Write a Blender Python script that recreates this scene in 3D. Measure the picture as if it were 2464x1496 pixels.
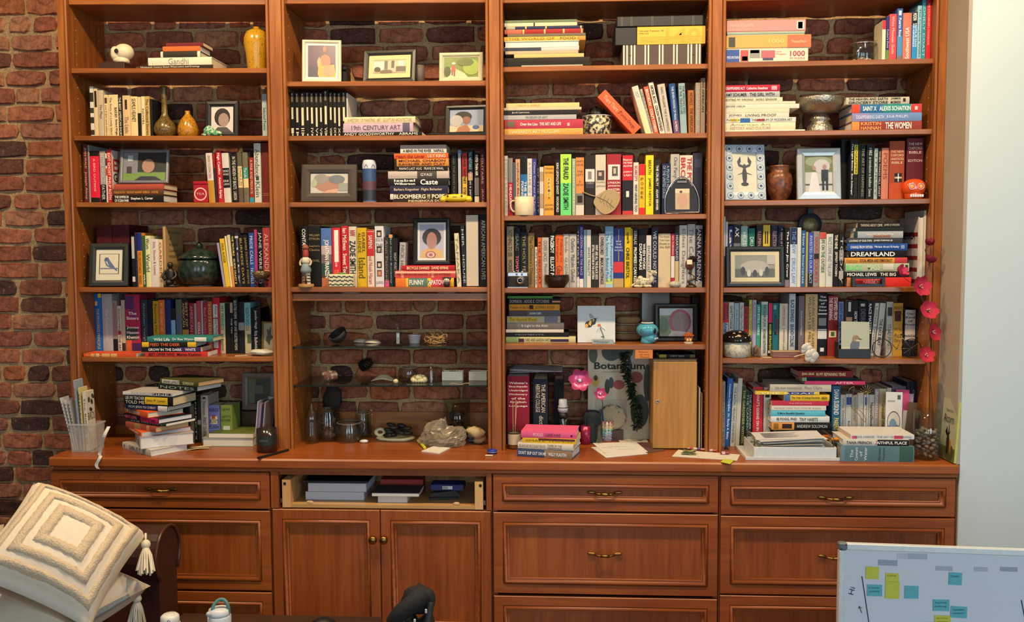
import bpy, math, random
import numpy as np
from mathutils import Matrix, Vector, Euler, noise as mnoise
random.seed(7); rng = np.random.default_rng(7)
for o in list(bpy.data.objects): bpy.data.objects.remove(o)
SC = bpy.context.scene; COL = SC.collection
# ---------------------------------------------------------------- camera
F = 2170.0; CAM = Vector((0.0, -3.5, 1.56))
YAW, PIT, ROL = (math.radians(a) for a in (3.367, 3.79, -0.30))
fw = Vector((-math.sin(YAW)*math.cos(PIT), math.cos(YAW)*math.cos(PIT), -math.sin(PIT)))
r0 = Vector((math.cos(YAW), math.sin(YAW), 0)); u0 = r0.cross(fw)
rt = r0*math.cos(ROL)+u0*math.sin(ROL); up = u0*math.cos(ROL)-r0*math.sin(ROL)
cd = bpy.data.cameras.new('camera'); cam = bpy.data.objects.new('camera', cd); COL.objects.link(cam)
cam.matrix_world = Matrix(((rt.x, up.x, -fw.x, CAM.x), (rt.y, up.y, -fw.y, CAM.y), (rt.z, up.z, -fw.z, CAM.z), (0, 0, 0, 1)))
cd.sensor_width = 36; cd.lens = 36*F/2464; cd.clip_start = .05; cd.clip_end = 50
SC.camera = cam
SC.cycles.transparent_max_bounces = 24
def ray(px, py): return rt*((px-1232)/F)+up*((748-py)/F)+fw
def P(px, py, Y=0.0):
    d = ray(px, py); return CAM+d*((Y-CAM.y)/d.y)
def PZ(px, py, Z):
    d = ray(px, py); return CAM+d*((Z-CAM.z)/d.z)
def proj(p):
    v = Vector(p)-CAM; k = v.dot(fw); return 1232+F*v.dot(rt)/k, 748-F*v.dot(up)/k
# ---------------------------------------------------------------- light
SC.view_settings.view_transform = 'Standard'; SC.view_settings.look = 'None'
SC.view_settings.gamma = 1; SC.view_settings.exposure = 0.3; SC.view_settings.use_curve_mapping = False
w = bpy.data.worlds.new('world'); SC.world = w; w.use_nodes = True
w.node_tree.nodes['Background'].inputs[0].default_value = (.92, .95, 1.0, 1)
w.node_tree.nodes['Background'].inputs[1].default_value = 0.13
def area(name, loc, target, size, power, color):
    L = bpy.data.lights.new(name, 'AREA'); L.energy = power; L.color = color; L.shape = 'RECTANGLE'; L.size, L.size_y = size
    o = bpy.data.objects.new(name, L); COL.objects.link(o); o.location = loc
    o.rotation_euler = (Vector(target)-Vector(loc)).to_track_quat('-Z', 'Y').to_euler(); return o
area('daylight_window', (-1.6, -6.6, 1.9), (-.6, 0, 1.2), (1.1, 1.9), 26, (.78, .9, 1))
area('daylight_window', (.4, -6.6, 1.9), (.3, 0, 1.2), (1.1, 1.9), 30, (.78, .9, 1))
area('daylight_window', (2.5, -4.6, 1.8), (2.1, 0, 1.3), (1.1, 1.9), 50, (.62, .86, 1))
LAMPS = [(-1.75, -1.05), (-.75, -1.05), (.25, -1.05), (1.2, -1.05)]
CEIL = 3.25
for x, y in LAMPS:
    L = bpy.data.lights.new('ceiling_downlight', 'SPOT'); L.energy = 98; L.color = (1, .74, .44); L.spot_size = math.radians(150); L.spot_blend = .8; L.shadow_soft_size = .07
    o = bpy.data.objects.new('ceiling_downlight', L); COL.objects.link(o); o.location = (x, y, CEIL-.03); o.rotation_euler = (math.radians(20), 0, 0)
# ---------------------------------------------------------------- materials
def lin(h):
    h = h.lstrip('#')
    if len(h) == 3: h = ''.join(c*2 for c in h)
    return tuple(((v/12.92) if v <= .04045 else ((v+.055)/1.055)**2.4) for v in (int(h[i:i+2], 16)/255 for i in (0, 2, 4)))+(1,)
MC = {}
def newmat(name):
    m = bpy.data.materials.new(name); m.use_nodes = True; nt = m.node_tree
    return m, nt, nt.nodes['Principled BSDF']
def M(h, rough=.55, metal=0., vary=.12, spec=.5, trans=0., bump=0., scale=60., emit=0.):
    k = (h, rough, metal, vary, spec, trans, bump, scale, emit)
    if k in MC: return MC[k]
    m, nt, b = newmat('paint_'+h.strip('#')); c = lin(h)
    b.inputs['Roughness'].default_value = rough; b.inputs['Metallic'].default_value = metal
    b.inputs['Specular IOR Level'].default_value = spec; b.inputs['Base Color'].default_value = c
    if trans: b.inputs['Transmission Weight'].default_value = trans
    if vary or bump:
        tc = nt.nodes.new('ShaderNodeTexCoord'); n = nt.nodes.new('ShaderNodeTexNoise'); n.inputs['Scale'].default_value = scale; n.inputs['Detail'].default_value = 3
        nt.links.new(tc.outputs['Object'], n.inputs['Vector'])
        if vary:
            mx = nt.nodes.new('ShaderNodeMix'); mx.data_type = 'RGBA'
            mx.inputs[6].default_value = tuple(v*(1-vary) for v in c[:3])+(1,); mx.inputs[7].default_value = tuple(min(1, v*(1+vary)) for v in c[:3])+(1,)
            nt.links.new(n.outputs['Fac'], mx.inputs[0]); nt.links.new(mx.outputs[2], b.inputs['Base Color'])
        if bump:
            bp = nt.nodes.new('ShaderNodeBump'); bp.inputs['Strength'].default_value = bump; bp.inputs['Distance'].default_value = .004
            nt.links.new(n.outputs['Fac'], bp.inputs['Height']); nt.links.new(bp.outputs[0], b.inputs['Normal'])
    MC[k] = m; return m
def ramp(nt, stops):
    r = nt.nodes.new('ShaderNodeValToRGB'); e = r.color_ramp.elements
    while len(e) < len(stops): e.new(.5)
    for i, (p, c) in enumerate(stops): e[i].position = p; e[i].color = lin(c)
    return r
def wood(name, axis, c0='8d5021', c1='ab6a2c', c2='6e3a15', rough=.34, grain=1.0):
    m, nt, b = newmat(name); L = nt.links.new
    tc = nt.nodes.new('ShaderNodeTexCoord'); mp = nt.nodes.new('ShaderNodeMapping'); L(tc.outputs['Object'], mp.inputs[0])
    s = [26, 26, 26]; s['xyz'.index(axis)] = 1.6; mp.inputs['Scale'].default_value = s
    n = nt.nodes.new('ShaderNodeTexNoise'); n.inputs['Scale'].default_value = 1.7; n.inputs['Detail'].default_value = 7; n.inputs['Roughness'].default_value = .62; n.inputs['Distortion'].default_value = .6
    L(mp.outputs[0], n.inputs['Vector'])
    n2 = nt.nodes.new('ShaderNodeTexNoise'); n2.inputs['Scale'].default_value = 2.3; n2.inputs['Detail'].default_value = 2; L(tc.outputs['Object'], n2.inputs['Vector'])
    ad = nt.nodes.new('ShaderNodeMath'); ad.operation = 'MULTIPLY_ADD'; ad.inputs[1].default_value = .35; L(n2.outputs['Fac'], ad.inputs[0]); 
    sb = nt.nodes.new('ShaderNodeMath'); sb.operation = 'MULTIPLY'; sb.inputs[1].default_value = .72; L(n.outputs['Fac'], sb.inputs[0]); L(sb.outputs[0], ad.inputs[2])
    r = ramp(nt, [(.30, c2), (.5, c0), (.72, c1)]); L(ad.outputs[0], r.inputs[0]); L(r.outputs[0], b.inputs['Base Color'])
    b.inputs['Roughness'].default_value = rough; b.inputs['Coat Weight'].default_value = .12; b.inputs['Coat Roughness'].default_value = .25
    bp = nt.nodes.new('ShaderNodeBump'); bp.inputs['Strength'].default_value = .12; bp.inputs['Distance'].default_value = .002; L(n.outputs['Fac'], bp.inputs['Height']); L(bp.outputs[0], b.inputs['Normal'])
    return m
WV, WH = wood('cherry_vertical', 'z'), wood('cherry_horizontal', 'x')
WDV, WDH = wood('cabinet_vertical', 'z', '8f4718', 'a25a22', '6f330e', .36), wood('cabinet_horizontal', 'x', '8f4718', 'a25a22', '6f330e', .36)
MAPLE = wood('maple', 'z', 'cf9f62', 'ddb67c', 'bd8a4d', .45)
OAK = wood('golden_oak', 'z', 'a9752f', 'bd8a41', '8e5e22', .4)
DKW = wood('dark_wood', 'x', '3a2216', '4a2d1d', '2a170e', .4)
def glass(name, tint='f4f8f6', rough=.02, base=.05, edge=.3):
    m, nt, b = newmat(name); nt.nodes.remove(b); L = nt.links.new
    out = nt.nodes['Material Output']; t = nt.nodes.new('ShaderNodeBsdfTransparent'); t.inputs[0].default_value = lin(tint)
    g = nt.nodes.new('ShaderNodeBsdfGlossy'); g.inputs['Roughness'].default_value = rough
    lw = nt.nodes.new('ShaderNodeLayerWeight'); lw.inputs[0].default_value = .5
    pw = nt.nodes.new('ShaderNodeMath'); pw.operation = 'POWER'; pw.inputs[1].default_value = 3.5; L(lw.outputs['Facing'], pw.inputs[0])
    ad = nt.nodes.new('ShaderNodeMath'); ad.operation = 'MULTIPLY_ADD'; ad.inputs[1].default_value = edge; ad.inputs[2].default_value = base
    L(pw.outputs[0], ad.inputs[0]); mx = nt.nodes.new('ShaderNodeMixShader'); L(ad.outputs[0], mx.inputs[0]); L(t.outputs[0], mx.inputs[1]); L(g.outputs[0], mx.inputs[2]); L(mx.outputs[0], out.inputs[0])
    return m
GLASS = glass('clear_glass'); GLASSD = glass('shelf_glass', 'c8d0c8', .03, .06, .7); PANE = glass('frame_glass', 'ffffff', .05, .008, .3); GEDGE = M('1c2620', .15)
def milky(name, h, op=.5):
    m, nt, b = newmat(name); L = nt.links.new; out = nt.nodes['Material Output']
    b.inputs['Base Color'].default_value = lin(h); b.inputs['Roughness'].default_value = .3
    t = nt.nodes.new('ShaderNodeBsdfTransparent'); mx = nt.nodes.new('ShaderNodeMixShader'); mx.inputs[0].default_value = op
    L(t.outputs[0], mx.inputs[1]); L(b.outputs[0], mx.inputs[2]); L(mx.outputs[0], out.inputs[0]); return m
BRASS = M('8a6c38', .3, 1, .15); CHROME = M('c8c8c6', .15, 1, 0)
PAGE = M('d9c9a6', .85, vary=.1, scale=300); PAGEW = M('dcdad2', .8, vary=.06, scale=300)
# ---------------------------------------------------------------- geometry
def tr(g, loc=(0, 0, 0), rot=(0, 0, 0), sc=(1, 1, 1)):
    if isinstance(sc, (int, float)): sc = (sc,)*3
    m = Matrix.LocRotScale(Vector(loc), Euler(rot), Vector(sc)); return [tuple(m @ Vector(v)) for v in g[0]], g[1]
def join(*gs):
    V, Fc = [], []
    for g in gs:
        k = len(V); V += list(g[0]); Fc += [tuple(i+k for i in f) for f in g[1]]
    return V, Fc
def box(x0, x1, y0, y1, z0, z1, b=0.0):
    b = min(b, .45*(x1-x0), .45*(y1-y0), .45*(z1-z0))
    if b <= 0:
        V = [(x, y, z) for x in (x0, x1) for y in (y0, y1) for z in (z0, z1)]
        return V, [(0, 1, 3, 2), (4, 6, 7, 5), (0, 4, 5, 1), (2, 3, 7, 6), (0, 2, 6, 4), (1, 5, 7, 3)]
    V = []; ix = {}
    for i in (0, 1):
        for j in (0, 1):
            for k in (0, 1):
                c = ((x0, x1)[i], (y0, y1)[j], (z0, z1)[k]); s = (1-2*i, 1-2*j, 1-2*k)
                for a in range(3):
                    v = [c[q]+(s[q]*b if q != a else 0) for q in range(3)]; ix[i, j, k, a] = len(V); V.append(tuple(v))
    Fc = []
    q4 = [(0, 0), (1, 0), (1, 1), (0, 1)]
    for s in (0, 1):
        Fc.append(tuple(ix[s, p, q, 0] for p, q in (q4 if s else q4[::-1])))
        Fc.append(tuple(ix[p, s, q, 1] for p, q in (q4[::-1] if s else q4)))
        Fc.append(tuple(ix[p, q, s, 2] for p, q in (q4 if s else q4[::-1])))
    for p in (0, 1):
        for q in (0, 1):
            Fc.append((ix[0, p, q, 1], ix[1, p, q, 1], ix[1, p, q, 2], ix[0, p, q, 2]))
            Fc.append((ix[p, 0, q, 0], ix[p, 1, q, 0], ix[p, 1, q, 2], ix[p, 0, q, 2]))
            Fc.append((ix[p, q, 0, 0], ix[p, q, 1, 0], ix[p, q, 1, 1], ix[p, q, 0, 1]))
    for i in (0, 1):
        for j in (0, 1):
            for k in (0, 1): Fc.append(tuple(ix[i, j, k, a] for a in range(3)))
    return V, Fc
def lathe(pr, n=24, cap=True):
    V = []; Fc = []
    for r, z in pr: V += [(r*math.cos(2*math.pi*i/n), r*math.sin(2*math.pi*i/n), z) for i in range(n)]
    for k in range(len(pr)-1):
        for i in range(n): Fc.append((k*n+i, k*n+(i+1) % n, (k+1)*n+(i+1) % n, (k+1)*n+i))
    if cap:
        Fc.append(tuple(range(n-1, -1, -1))); k = (len(pr)-1)*n; Fc.append(tuple(range(k, k+n)))
    return V, Fc
def spl(pts, n=8):
    p = [Vector(q) for q in pts]; out = []
    for i in range(len(p)-1):
        a, b, c, d = p[max(i-1, 0)], p[i], p[i+1], p[min(i+2, len(p)-1)]
        for k in range(n):
            t = k/n; out.append(.5*((2*b)+(c-a)*t+(2*a-5*b+4*c-d)*t*t+(3*b-a-3*c+d)*t**3))
    out.append(p[-1]); return out
def tube(pts, r, n=8, closed=False):
    p = [Vector(q) for q in pts]; V = []; Fc = []; m = len(p); R = r if isinstance(r, (list, tuple)) else [r]*m
    prev = None
    for i in range(m):
        t = ((p[(i+1) % m] if closed or i < m-1 else p[i])-(p[i-1] if closed or i > 0 else p[i]))
        t = t.normalized() if t.length > 1e-9 else Vector((0, 0, 1))
        a = prev if prev is not None else (Vector((0, 0, 1)) if abs(t.z) < .9 else Vector((1, 0, 0)))
        u = (a-t*a.dot(t)); u = u.normalized() if u.length > 1e-6 else t.orthogonal().normalized(); prev = u; v = t.cross(u)
        V += [tuple(p[i]+(u*math.cos(2*math.pi*k/n)+v*math.sin(2*math.pi*k/n))*R[i]) for k in range(n)]
    for i in range(m if closed else m-1):
        j = (i+1) % m
        for k in range(n): Fc.append((i*n+k, i*n+(k+1) % n, j*n+(k+1) % n, j*n+k))
    if not closed: Fc.append(tuple(range(n-1, -1, -1))); Fc.append(tuple(range((m-1)*n, m*n)))
    return V, Fc
def prism(poly, y0, y1, plane='xz'):
    n = len(poly); f = {'xz': lambda a, b, c: (a, c, b), 'xy': lambda a, b, c: (a, b, c), 'yz': lambda a, b, c: (c, a, b)}[plane]
    V = [f(a, b, y0) for a, b in poly]+[f(a, b, y1) for a, b in poly]
    return V, [tuple(range(n)), tuple(range(2*n-1, n-1, -1))]+[(i, n+i, n+(i+1) % n, (i+1) % n) for i in range(n)]
def ball(rx, ry=None, rz=None, n=16, m=10, jit=0., fr=3., seed=0, sq=1.0):
    ry = ry or rx; rz = rz or rx; pr = []
    V = []; Fc = []
    for j in range(m+1):
        a = math.pi*j/m
        for i in range(n):
            b = 2*math.pi*i/n; d = Vector((math.sin(a)*math.cos(b), math.sin(a)*math.sin(b), -math.cos(a)))
            if sq != 1: d = Vector([math.copysign(abs(c)**sq, c) for c in d])
            k = 1+(jit*mnoise.noise(d*fr+Vector((seed*3.7, seed, 1.3))) if jit else 0)
            V.append((d.x*rx*k, d.y*ry*k, d.z*rz*k))
    for j in range(m):
        for i in range(n): Fc.append((j*n+i, j*n+(i+1) % n, (j+1)*n+(i+1) % n, (j+1)*n+i))
    return V, Fc
def sheet(w, d, nx=12, ny=8, fn=None, t=.0006):
    V = []; Fc = []
    for s in (1, 0):
        for j in range(ny+1):
            for i in range(nx+1):
                u, v = i/nx, j/ny; z = fn(u, v) if fn else 0
                V.append(((u-.5)*w, (v-.5)*d, z+s*t))
    n = (nx+1)*(ny+1)
    for j in range(ny):
        for i in range(nx):
            a = j*(nx+1)+i; Fc.append((a, a+1, a+nx+2, a+nx+1)); Fc.append((n+a, n+a+nx+1, n+a+nx+2, n+a+1))
    rim = [i for i in range(nx)]+[nx+(nx+1)*j for j in range(ny)]+[n-1-i for i in range(nx)]+[(nx+1)*(ny-j) for j in range(ny)]
    for i in range(len(rim)): a, b = rim[i], rim[(i+1) % len(rim)]; Fc.append((a, n+a, n+b, b))
    return V, Fc
def mk(name, g, mat, parent=None, smooth=False):
    me = bpy.data.meshes.new(name); me.from_pydata(g[0], [], g[1])
    if mat: me.materials.append(mat)
    if smooth: me.polygons.foreach_set('use_smooth', [True]*len(me.polygons))
    o = bpy.data.objects.new(name, me); COL.objects.link(o)
    if parent is not None: o.parent = parent
    return o
def tag(o, label=None, cat=None, group=None, kind=None):
    if label: o['label'] = label
    if cat: o['category'] = cat
    if group: o['group'] = group
    if kind: o['kind'] = kind
    return o
def thing(name, label, cat, loc=(0, 0, 0), rot=(0, 0, 0), group=None):
    o = bpy.data.objects.new(name, None); o.empty_display_size = .03; COL.objects.link(o); o.location = loc; o.rotation_euler = rot
    return tag(o, label, cat, group)
def single(name, label, cat, g, mat, loc=(0, 0, 0), rot=(0, 0, 0), group=None, smooth=False):
    o = mk(name, g, mat, None, smooth); o.location = loc; o.rotation_euler = rot; return tag(o, label, cat, group)
def smoothsub(o, lv=2):
    m = o.modifiers.new('subdivision', 'SUBSURF'); m.levels = m.render_levels = lv
    o.data.polygons.foreach_set('use_smooth', [True]*len(o.data.polygons)); return o
# lettering: meshes are filled at the very end, all fonts converted at once
TEXTS = []
def text(s, col, parent, org, dx, dz, w, h, name='lettering', bold=False, keep=False):
    """lettering fitted into w x h, lower left corner org, running along dx with letters up along dz (parent space)"""
    me = bpy.data.meshes.new(name); o = bpy.data.objects.new(name, me); COL.objects.link(o); o.parent = parent
    me.materials.append(M(col, .6, vary=0)); TEXTS.append((me, s, Vector(org), Vector(dx), Vector(dz), w, h, bold, keep)); return o
def fill_texts():
    fonts = {}
    for t in TEXTS:
        k = (t[1], t[7])
        if k not in fonts:
            c = bpy.data.curves.new('glyphs', 'FONT'); c.body = t[1]; c.resolution_u = 2; c.fill_mode = 'FRONT'
            c.offset = .018 if t[7] else 0; o = bpy.data.objects.new('glyphs', c); COL.objects.link(o); fonts[k] = o
    dg = bpy.context.evaluated_depsgraph_get(); dg.update(); data = {}
    for k, o in fonts.items():
        e = o.evaluated_get(dg); m = e.to_mesh(); n = len(m.vertices)
        V = np.zeros(n*3); m.vertices.foreach_get('co', V); V = V.reshape(-1, 3) if n else np.zeros((0, 3))
        data[k] = (V, [tuple(p.vertices) for p in m.polygons]); e.to_mesh_clear()
    for o in fonts.values():
        c = o.data; bpy.data.objects.remove(o); bpy.data.curves.remove(c)
    for me, s, org, dx, dz, w, h, b, keep in TEXTS:
        V, Fc = data[s, b]
        if not len(V): continue
        lo, hi = V.min(0), V.max(0); sx, sy = w/max(hi[0]-lo[0], 1e-6), h/max(hi[1]-lo[1], 1e-6)
        ox = oy = 0
        if keep: k = min(sx, sy); ox = (w-k*(hi[0]-lo[0]))/2; oy = (h-k*(hi[1]-lo[1]))/2; sx = sy = k
        X = (V[:, 0]-lo[0])*sx+ox; Y = (V[:, 1]-lo[1])*sy+oy
        pts = np.array(org)[None]+X[:, None]*np.array(dx)[None]+Y[:, None]*np.array(dz)[None]
        me.from_pydata([tuple(p) for p in pts], [], Fc)
# ---------------------------------------------------------------- the setting
YB = .305                                    # brick face
def st(name, g, m, parent=None): 
    o = mk(name, g, m, parent); 
    if parent is None: o['kind'] = 'structure'
    return o
def xav(*pts): return sum(P(x, y, 0).x for x, y in pts)/len(pts)
ZC = P(1196, 1083, 0).z                       # counter height
YC = PZ(1196, 1109, ZC).y                     # counter front
XR = xav((2286, 0), (2264, 930))+.004         # return wall
YR = CAM.y+(ray(2339, 60).y)*((XR-CAM.x)/ray(2339, 60).x)
PLAST = M('ccd6d6', .75, vary=.03, scale=3, bump=.05); BEIGE = M('aa9e8e', .8, vary=.1, scale=5, bump=.05)
st('floor', box(-4, 4.5, -8, .7, -.05, 0), wood('floor_boards', 'x', '6d4424', '83562f', '543218', .4))
st('ceiling', box(-4, 4.5, -8, .7, CEIL, CEIL+.05), M('d8d2c6', .9, vary=.03))
st('wall_right', box(XR+.0005, 4.5, YR, .7, 0, CEIL), PLAST)
st('trim_1', box(XR-.012, XR, YR+.001, YB-.02, ZC+.0005, CEIL), BEIGE)
def brick_mat(name, src):
    m, nt, b = newmat(name); L = nt.links.new
    if src == 'obj': s = nt.nodes.new('ShaderNodeObjectInfo').outputs['Random']
    else:
        a = nt.nodes.new('ShaderNodeAttribute'); a.attribute_name = 'tone'; s = a.outputs['Fac']
    r = ramp(nt, [(0, '4a332c'), (.06, '5c3c32'), (.12, '85503c'), (.4, 'ba6e50'), (.6, 'c67e5c'), (.75, 'bd7040'), (.88, 'ac6e5c'), (1, 'cc906a')]); L(s, r.inputs[0])
    tc = nt.nodes.new('ShaderNodeTexCoord'); n = nt.nodes.new('ShaderNodeTexNoise'); n.inputs['Scale'].default_value = 38; n.inputs['Detail'].default_value = 6; n.inputs['Roughness'].default_value = .7
    L(tc.outputs['Object'], n.inputs['Vector'])
    mx = nt.nodes.new('ShaderNodeMix'); mx.data_type = 'RGBA'; mx.blend_type = 'MULTIPLY'; mx.inputs[0].default_value = 1
    r2 = ramp(nt, [(.32, '6f625c'), (.5, 'd8cfc8'), (.72, 'ffffff')]); L(n.outputs['Fac'], r2.inputs[0]); L(r.outputs[0], mx.inputs[6]); L(r2.outputs[0], mx.inputs[7])
    n3 = nt.nodes.new('ShaderNodeTexNoise'); n3.inputs['Scale'].default_value = 90; n3.inputs['Detail'].default_value = 2; L(tc.outputs['Object'], n3.inputs['Vector'])
    r3 = ramp(nt, [(.66, '000000'), (.74, 'ffffff')]); L(n3.outputs['Fac'], r3.inputs[0])
    m2 = nt.nodes.new('ShaderNodeMix'); m2.data_type = 'RGBA'; m2.inputs[7].default_value = lin('b39a80'); 
    mm = nt.nodes.new('ShaderNodeMath'); mm.operation = 'MULTIPLY'; mm.inputs[1].default_value = .5; L(r3.outputs[0], mm.inputs[0]); L(mm.outputs[0], m2.inputs[0]); L(mx.outputs[2], m2.inputs[6])
    L(m2.outputs[2], b.inputs['Base Color']); b.inputs['Roughness'].default_value = .82
    bp = nt.nodes.new('ShaderNodeBump'); bp.inputs['Strength'].default_value = .55; bp.inputs['Distance'].default_value = .006; L(n.outputs['Fac'], bp.inputs['Height']); L(bp.outputs[0], b.inputs['Normal'])
    return m
def mortar_mat():
    m, nt, b = newmat('mortar'); L = nt.links.new; tc = nt.nodes.new('ShaderNodeTexCoord')
    n = nt.nodes.new('ShaderNodeTexNoise'); n.inputs['Scale'].default_value = 120; n.inputs['Detail'].default_value = 5; n.inputs['Roughness'].default_value = .75; L(tc.outputs['Object'], n.inputs['Vector'])
    r = ramp(nt, [(.3, '8a6f50'), (.5, 'b8986c'), (.7, 'd8bc8e')]); L(n.outputs['Fac'], r.inputs[0]); L(r.outputs[0], b.inputs['Base Color']); b.inputs['Roughness'].default_value = .9
    bp = nt.nodes.new('ShaderNodeBump'); bp.inputs['Strength'].default_value = .8; bp.inputs['Distance'].default_value = .006; L(n.outputs['Fac'], bp.inputs['Height']); L(bp.outputs[0], b.inputs['Normal'])
    return m
# mortar bed
nx, nz = 150, 108; X0, X1 = -3.0, XR; V = []; Fc = []
for j in range(nz+1):
    for i in range(nx+1):
        x = X0+(X1-X0)*i/nx; z = CEIL*j/nz; V.append((x, YB+.011+.007*mnoise.noise(Vector((x*14, z*18, 0)))+.004*mnoise.noise(Vector((x*45, z*50, 4))), z))
for j in range(nz):
    for i in range(nx): a = j*(nx+1)+i; Fc.append((a, a+1, a+nx+2, a+nx+1))
WB = st('wall_back', join((V, Fc), box(X0, X1, YB+.03, YB+.25, 0, CEIL)), mortar_mat())
BRK, BRKT = brick_mat('brick_single', 'obj'), brick_mat('brick_field', 'tone')
def brick_geo(w, h, sd):
    R = random.Random(sd); n = 10; o = []; e = min(.12*h, .0065)
    pts = [(-.5, -.5), (-.18, -.5), (.2, -.5), (.5, -.5), (.5, 0), (.5, .5), (.22, .5), (-.2, .5), (-.5, .5), (-.5, 0)]
    A, B, C = [], [], []
    for (a, b) in pts:
        c = abs(a) == .5 and abs(b) == .5; k = R.uniform(.4, 2.6) if c else R.uniform(-.7, .9)
        x = a*w-math.copysign(1, a)*(k*e*.6 if abs(a) == .5 else 0); z = b*h-(math.copysign(1, b)*k*e*.45 if b else 0)
        f = R.uniform(.0, .006)
        A.append((x, .05, z)); B.append((x, .006+f, z)); C.append((x-math.copysign(e*.8, a) if abs(a) == .5 else x, R.uniform(-.003, .0035), z-math.copysign(e*.7, b) if b else z))
    V = A+B+C; Fc = [tuple(range(20, 30))]
    for s in (0, 10): Fc += [(s+i, s+(i+1) % 10, s+10+(i+1) % 10, s+10+i) for i in range(10)]
    return V, Fc
OPEN = [(-40, 165, -40, 1215), (745, 1172, 715, 1055), (250, 640, 50, 165), (395, 640, 200, 326), (395, 505, 345, 487), (240, 658, 497, 575), (735, 1168, 45, 196), (850, 1090, 210, 330), (735, 945, 340, 487), (740, 1010, 498, 560),
        (1390, 1505, 40, 160), (1215, 1520, 175, 320), (1330, 1600, 706, 828), (1218, 1430, 841, 1010), (1745, 2140, 25, 150), (1870, 2200, 165, 312), (1740, 2190, 490, 555), (480, 660, 870, 1060), (290, 480, 872, 920), (1215, 1700, 335, 372), (1740, 1960, 870, 905)]
cells = []; CH = .0752; rr = random.Random(11)
zrow = 0.02; k = 0
while zrow < CEIL-.1:
    x = X0+.01+rr.uniform(0, .2); hdr = (k % 5 == 3)
    while x < X1-.06:
        wd = rr.choice([.105, .11, .115]) if (rr.random() < (.55 if hdr else .14)) else rr.uniform(.185, .215)
        wd = min(wd, X1-.01-x)
        if wd > .05: cells.append((x+wd/2, zrow+CH/2+rr.uniform(-.002, .002), wd-rr.uniform(.006, .012), CH-rr.uniform(.006, .012)))
        x += wd
    zrow += CH; k += 1
cells = [c for c in cells if c[0]+c[2]/2 < XR-.004]
def openness(c):
    px, py = proj((c[0], YB, c[1])); return 1 if any(a <= px <= b and s <= py <= t for a, b, s, t in OPEN) else 0
sel = [c for c in cells if openness(c)]
if len(sel) > 300: sel = sorted(sel, key=lambda c: -c[2]*c[3]*(3 if proj((c[0], YB, c[1]))[0] < 170 else 1))[:300]
ss = set(sel); VAR = {}
for c in sel:
    key = (round(c[2]/.012)*.012, round(c[3]/.002)*.002, rr.randrange(4))
    if key not in VAR:
        me = bpy.data.meshes.new('brick'); g = brick_geo(key[0], key[1], hash(key) % 9999); me.from_pydata(g[0], [], g[1]); me.materials.append(BRK); VAR[key] = me
    o = bpy.data.objects.new('brick', VAR[key]); COL.objects.link(o); o.parent = WB; o.location = (c[0], YB-.002+rr.uniform(-.004, .004), c[1]); o.rotation_euler = (rr.uniform(-.02, .02), rr.uniform(-.012, .012), rr.uniform(-.012, .012))
gs = []; tone = []
for i, c in enumerate(cells):
    if c in ss: continue
    g = tr(brick_geo(c[2], c[3], i), (c[0], YB+rr.uniform(-.004, .004), c[1])); gs.append(g); tone += [rr.random()]*len(g[1])
bf = mk('brick_field', join(*gs), BRKT, WB); bf['kind'] = 'stuff'
at = bf.data.attributes.new('tone', 'FLOAT', 'FACE'); at.data.foreach_set('value', tone)
# ---------------------------------------------------------------- bookcase
TOP = 2.78; BK = .285
STX = [(xav((139, 0), (171, 1040)), xav((165.4, 0), (193, 1040))), (xav((637.5, 0), (662, 1040)), xav((685, 0), (706, 1080))),
       (xav((1165, 0), (1177, 1080)), xav((1209.5, 0), (1216.8, 1080))), (xav((1704.5, 0), (1697.6, 1080)), xav((1745.5, 0), (1739, 1040))),
       (xav((2250, 0), (2232, 930)), XR-.0125)]
BC = thing('bookcase', 'tall built-in cherry wood bookcase with four bays against the brick wall', 'bookcase', (0, 0, ZC))
def stile_geo(x0, x1, z0, z1, bl, brr):
    pr = []; r = .0055
    def bead(xa, sgn):
        s = [(xa+sgn*(r-r*math.cos(t)), -.001-r*math.sin(t)) for t in [math.pi*q/5 for q in range(6)]]
        return s
    L = bead(x0, 1)+[(x0+2*r+.002, .005), (x0+2*r+.004, 0)] if bl else [(x0, .002), (x0+.002, 0)]
    Rr = [(x1-2*r-.004, 0), (x1-2*r-.002, .005)]+bead(x1, -1)[::-1] if brr else [(x1-.002, 0), (x1, .002)]
    poly = [(x0, .021)]+L+Rr+[(x1, .021)]
    return prism(poly, z0, z1, 'xy')
for i, (a, b) in enumerate(STX):
    mk('stile', stile_geo(a, b, 0, TOP-ZC, i > 0, i < 4), WV, BC)
SIDE = []
for i in range(4):
    xl = STX[i][1]+(-.004 if i else .0); xr_ = STX[i+1][0]+.004
    SIDE.append((xl, xr_))
    for s, xa, xb in ((0, xl-.018, xl), (1, xr_, xr_+.018)):
        p = mk('side_panel', box(xa, xb, .0215, BK, 0, TOP-ZC), WV, BC)
        xs = xl if s == 0 else xr_; pins = []
        for yy in (.06, .24):
            for q in range(40):
                z = .05+q*.045
                if z > TOP-ZC-.1: break
                pins.append(tr(lathe([(.0022, -.0012), (.0022, .0012)], 6), (xs, yy, z), (0, math.pi/2, 0)))
        h = mk('shelf_pin_holes', join(*pins), M('c79a6c', .5, vary=0), p); h['kind'] = 'stuff'
mk('top_board', box(STX[0][0], STX[4][1], .0, BK, TOP-ZC, TOP-ZC+.02), WH, BC)
SH = {}
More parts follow.
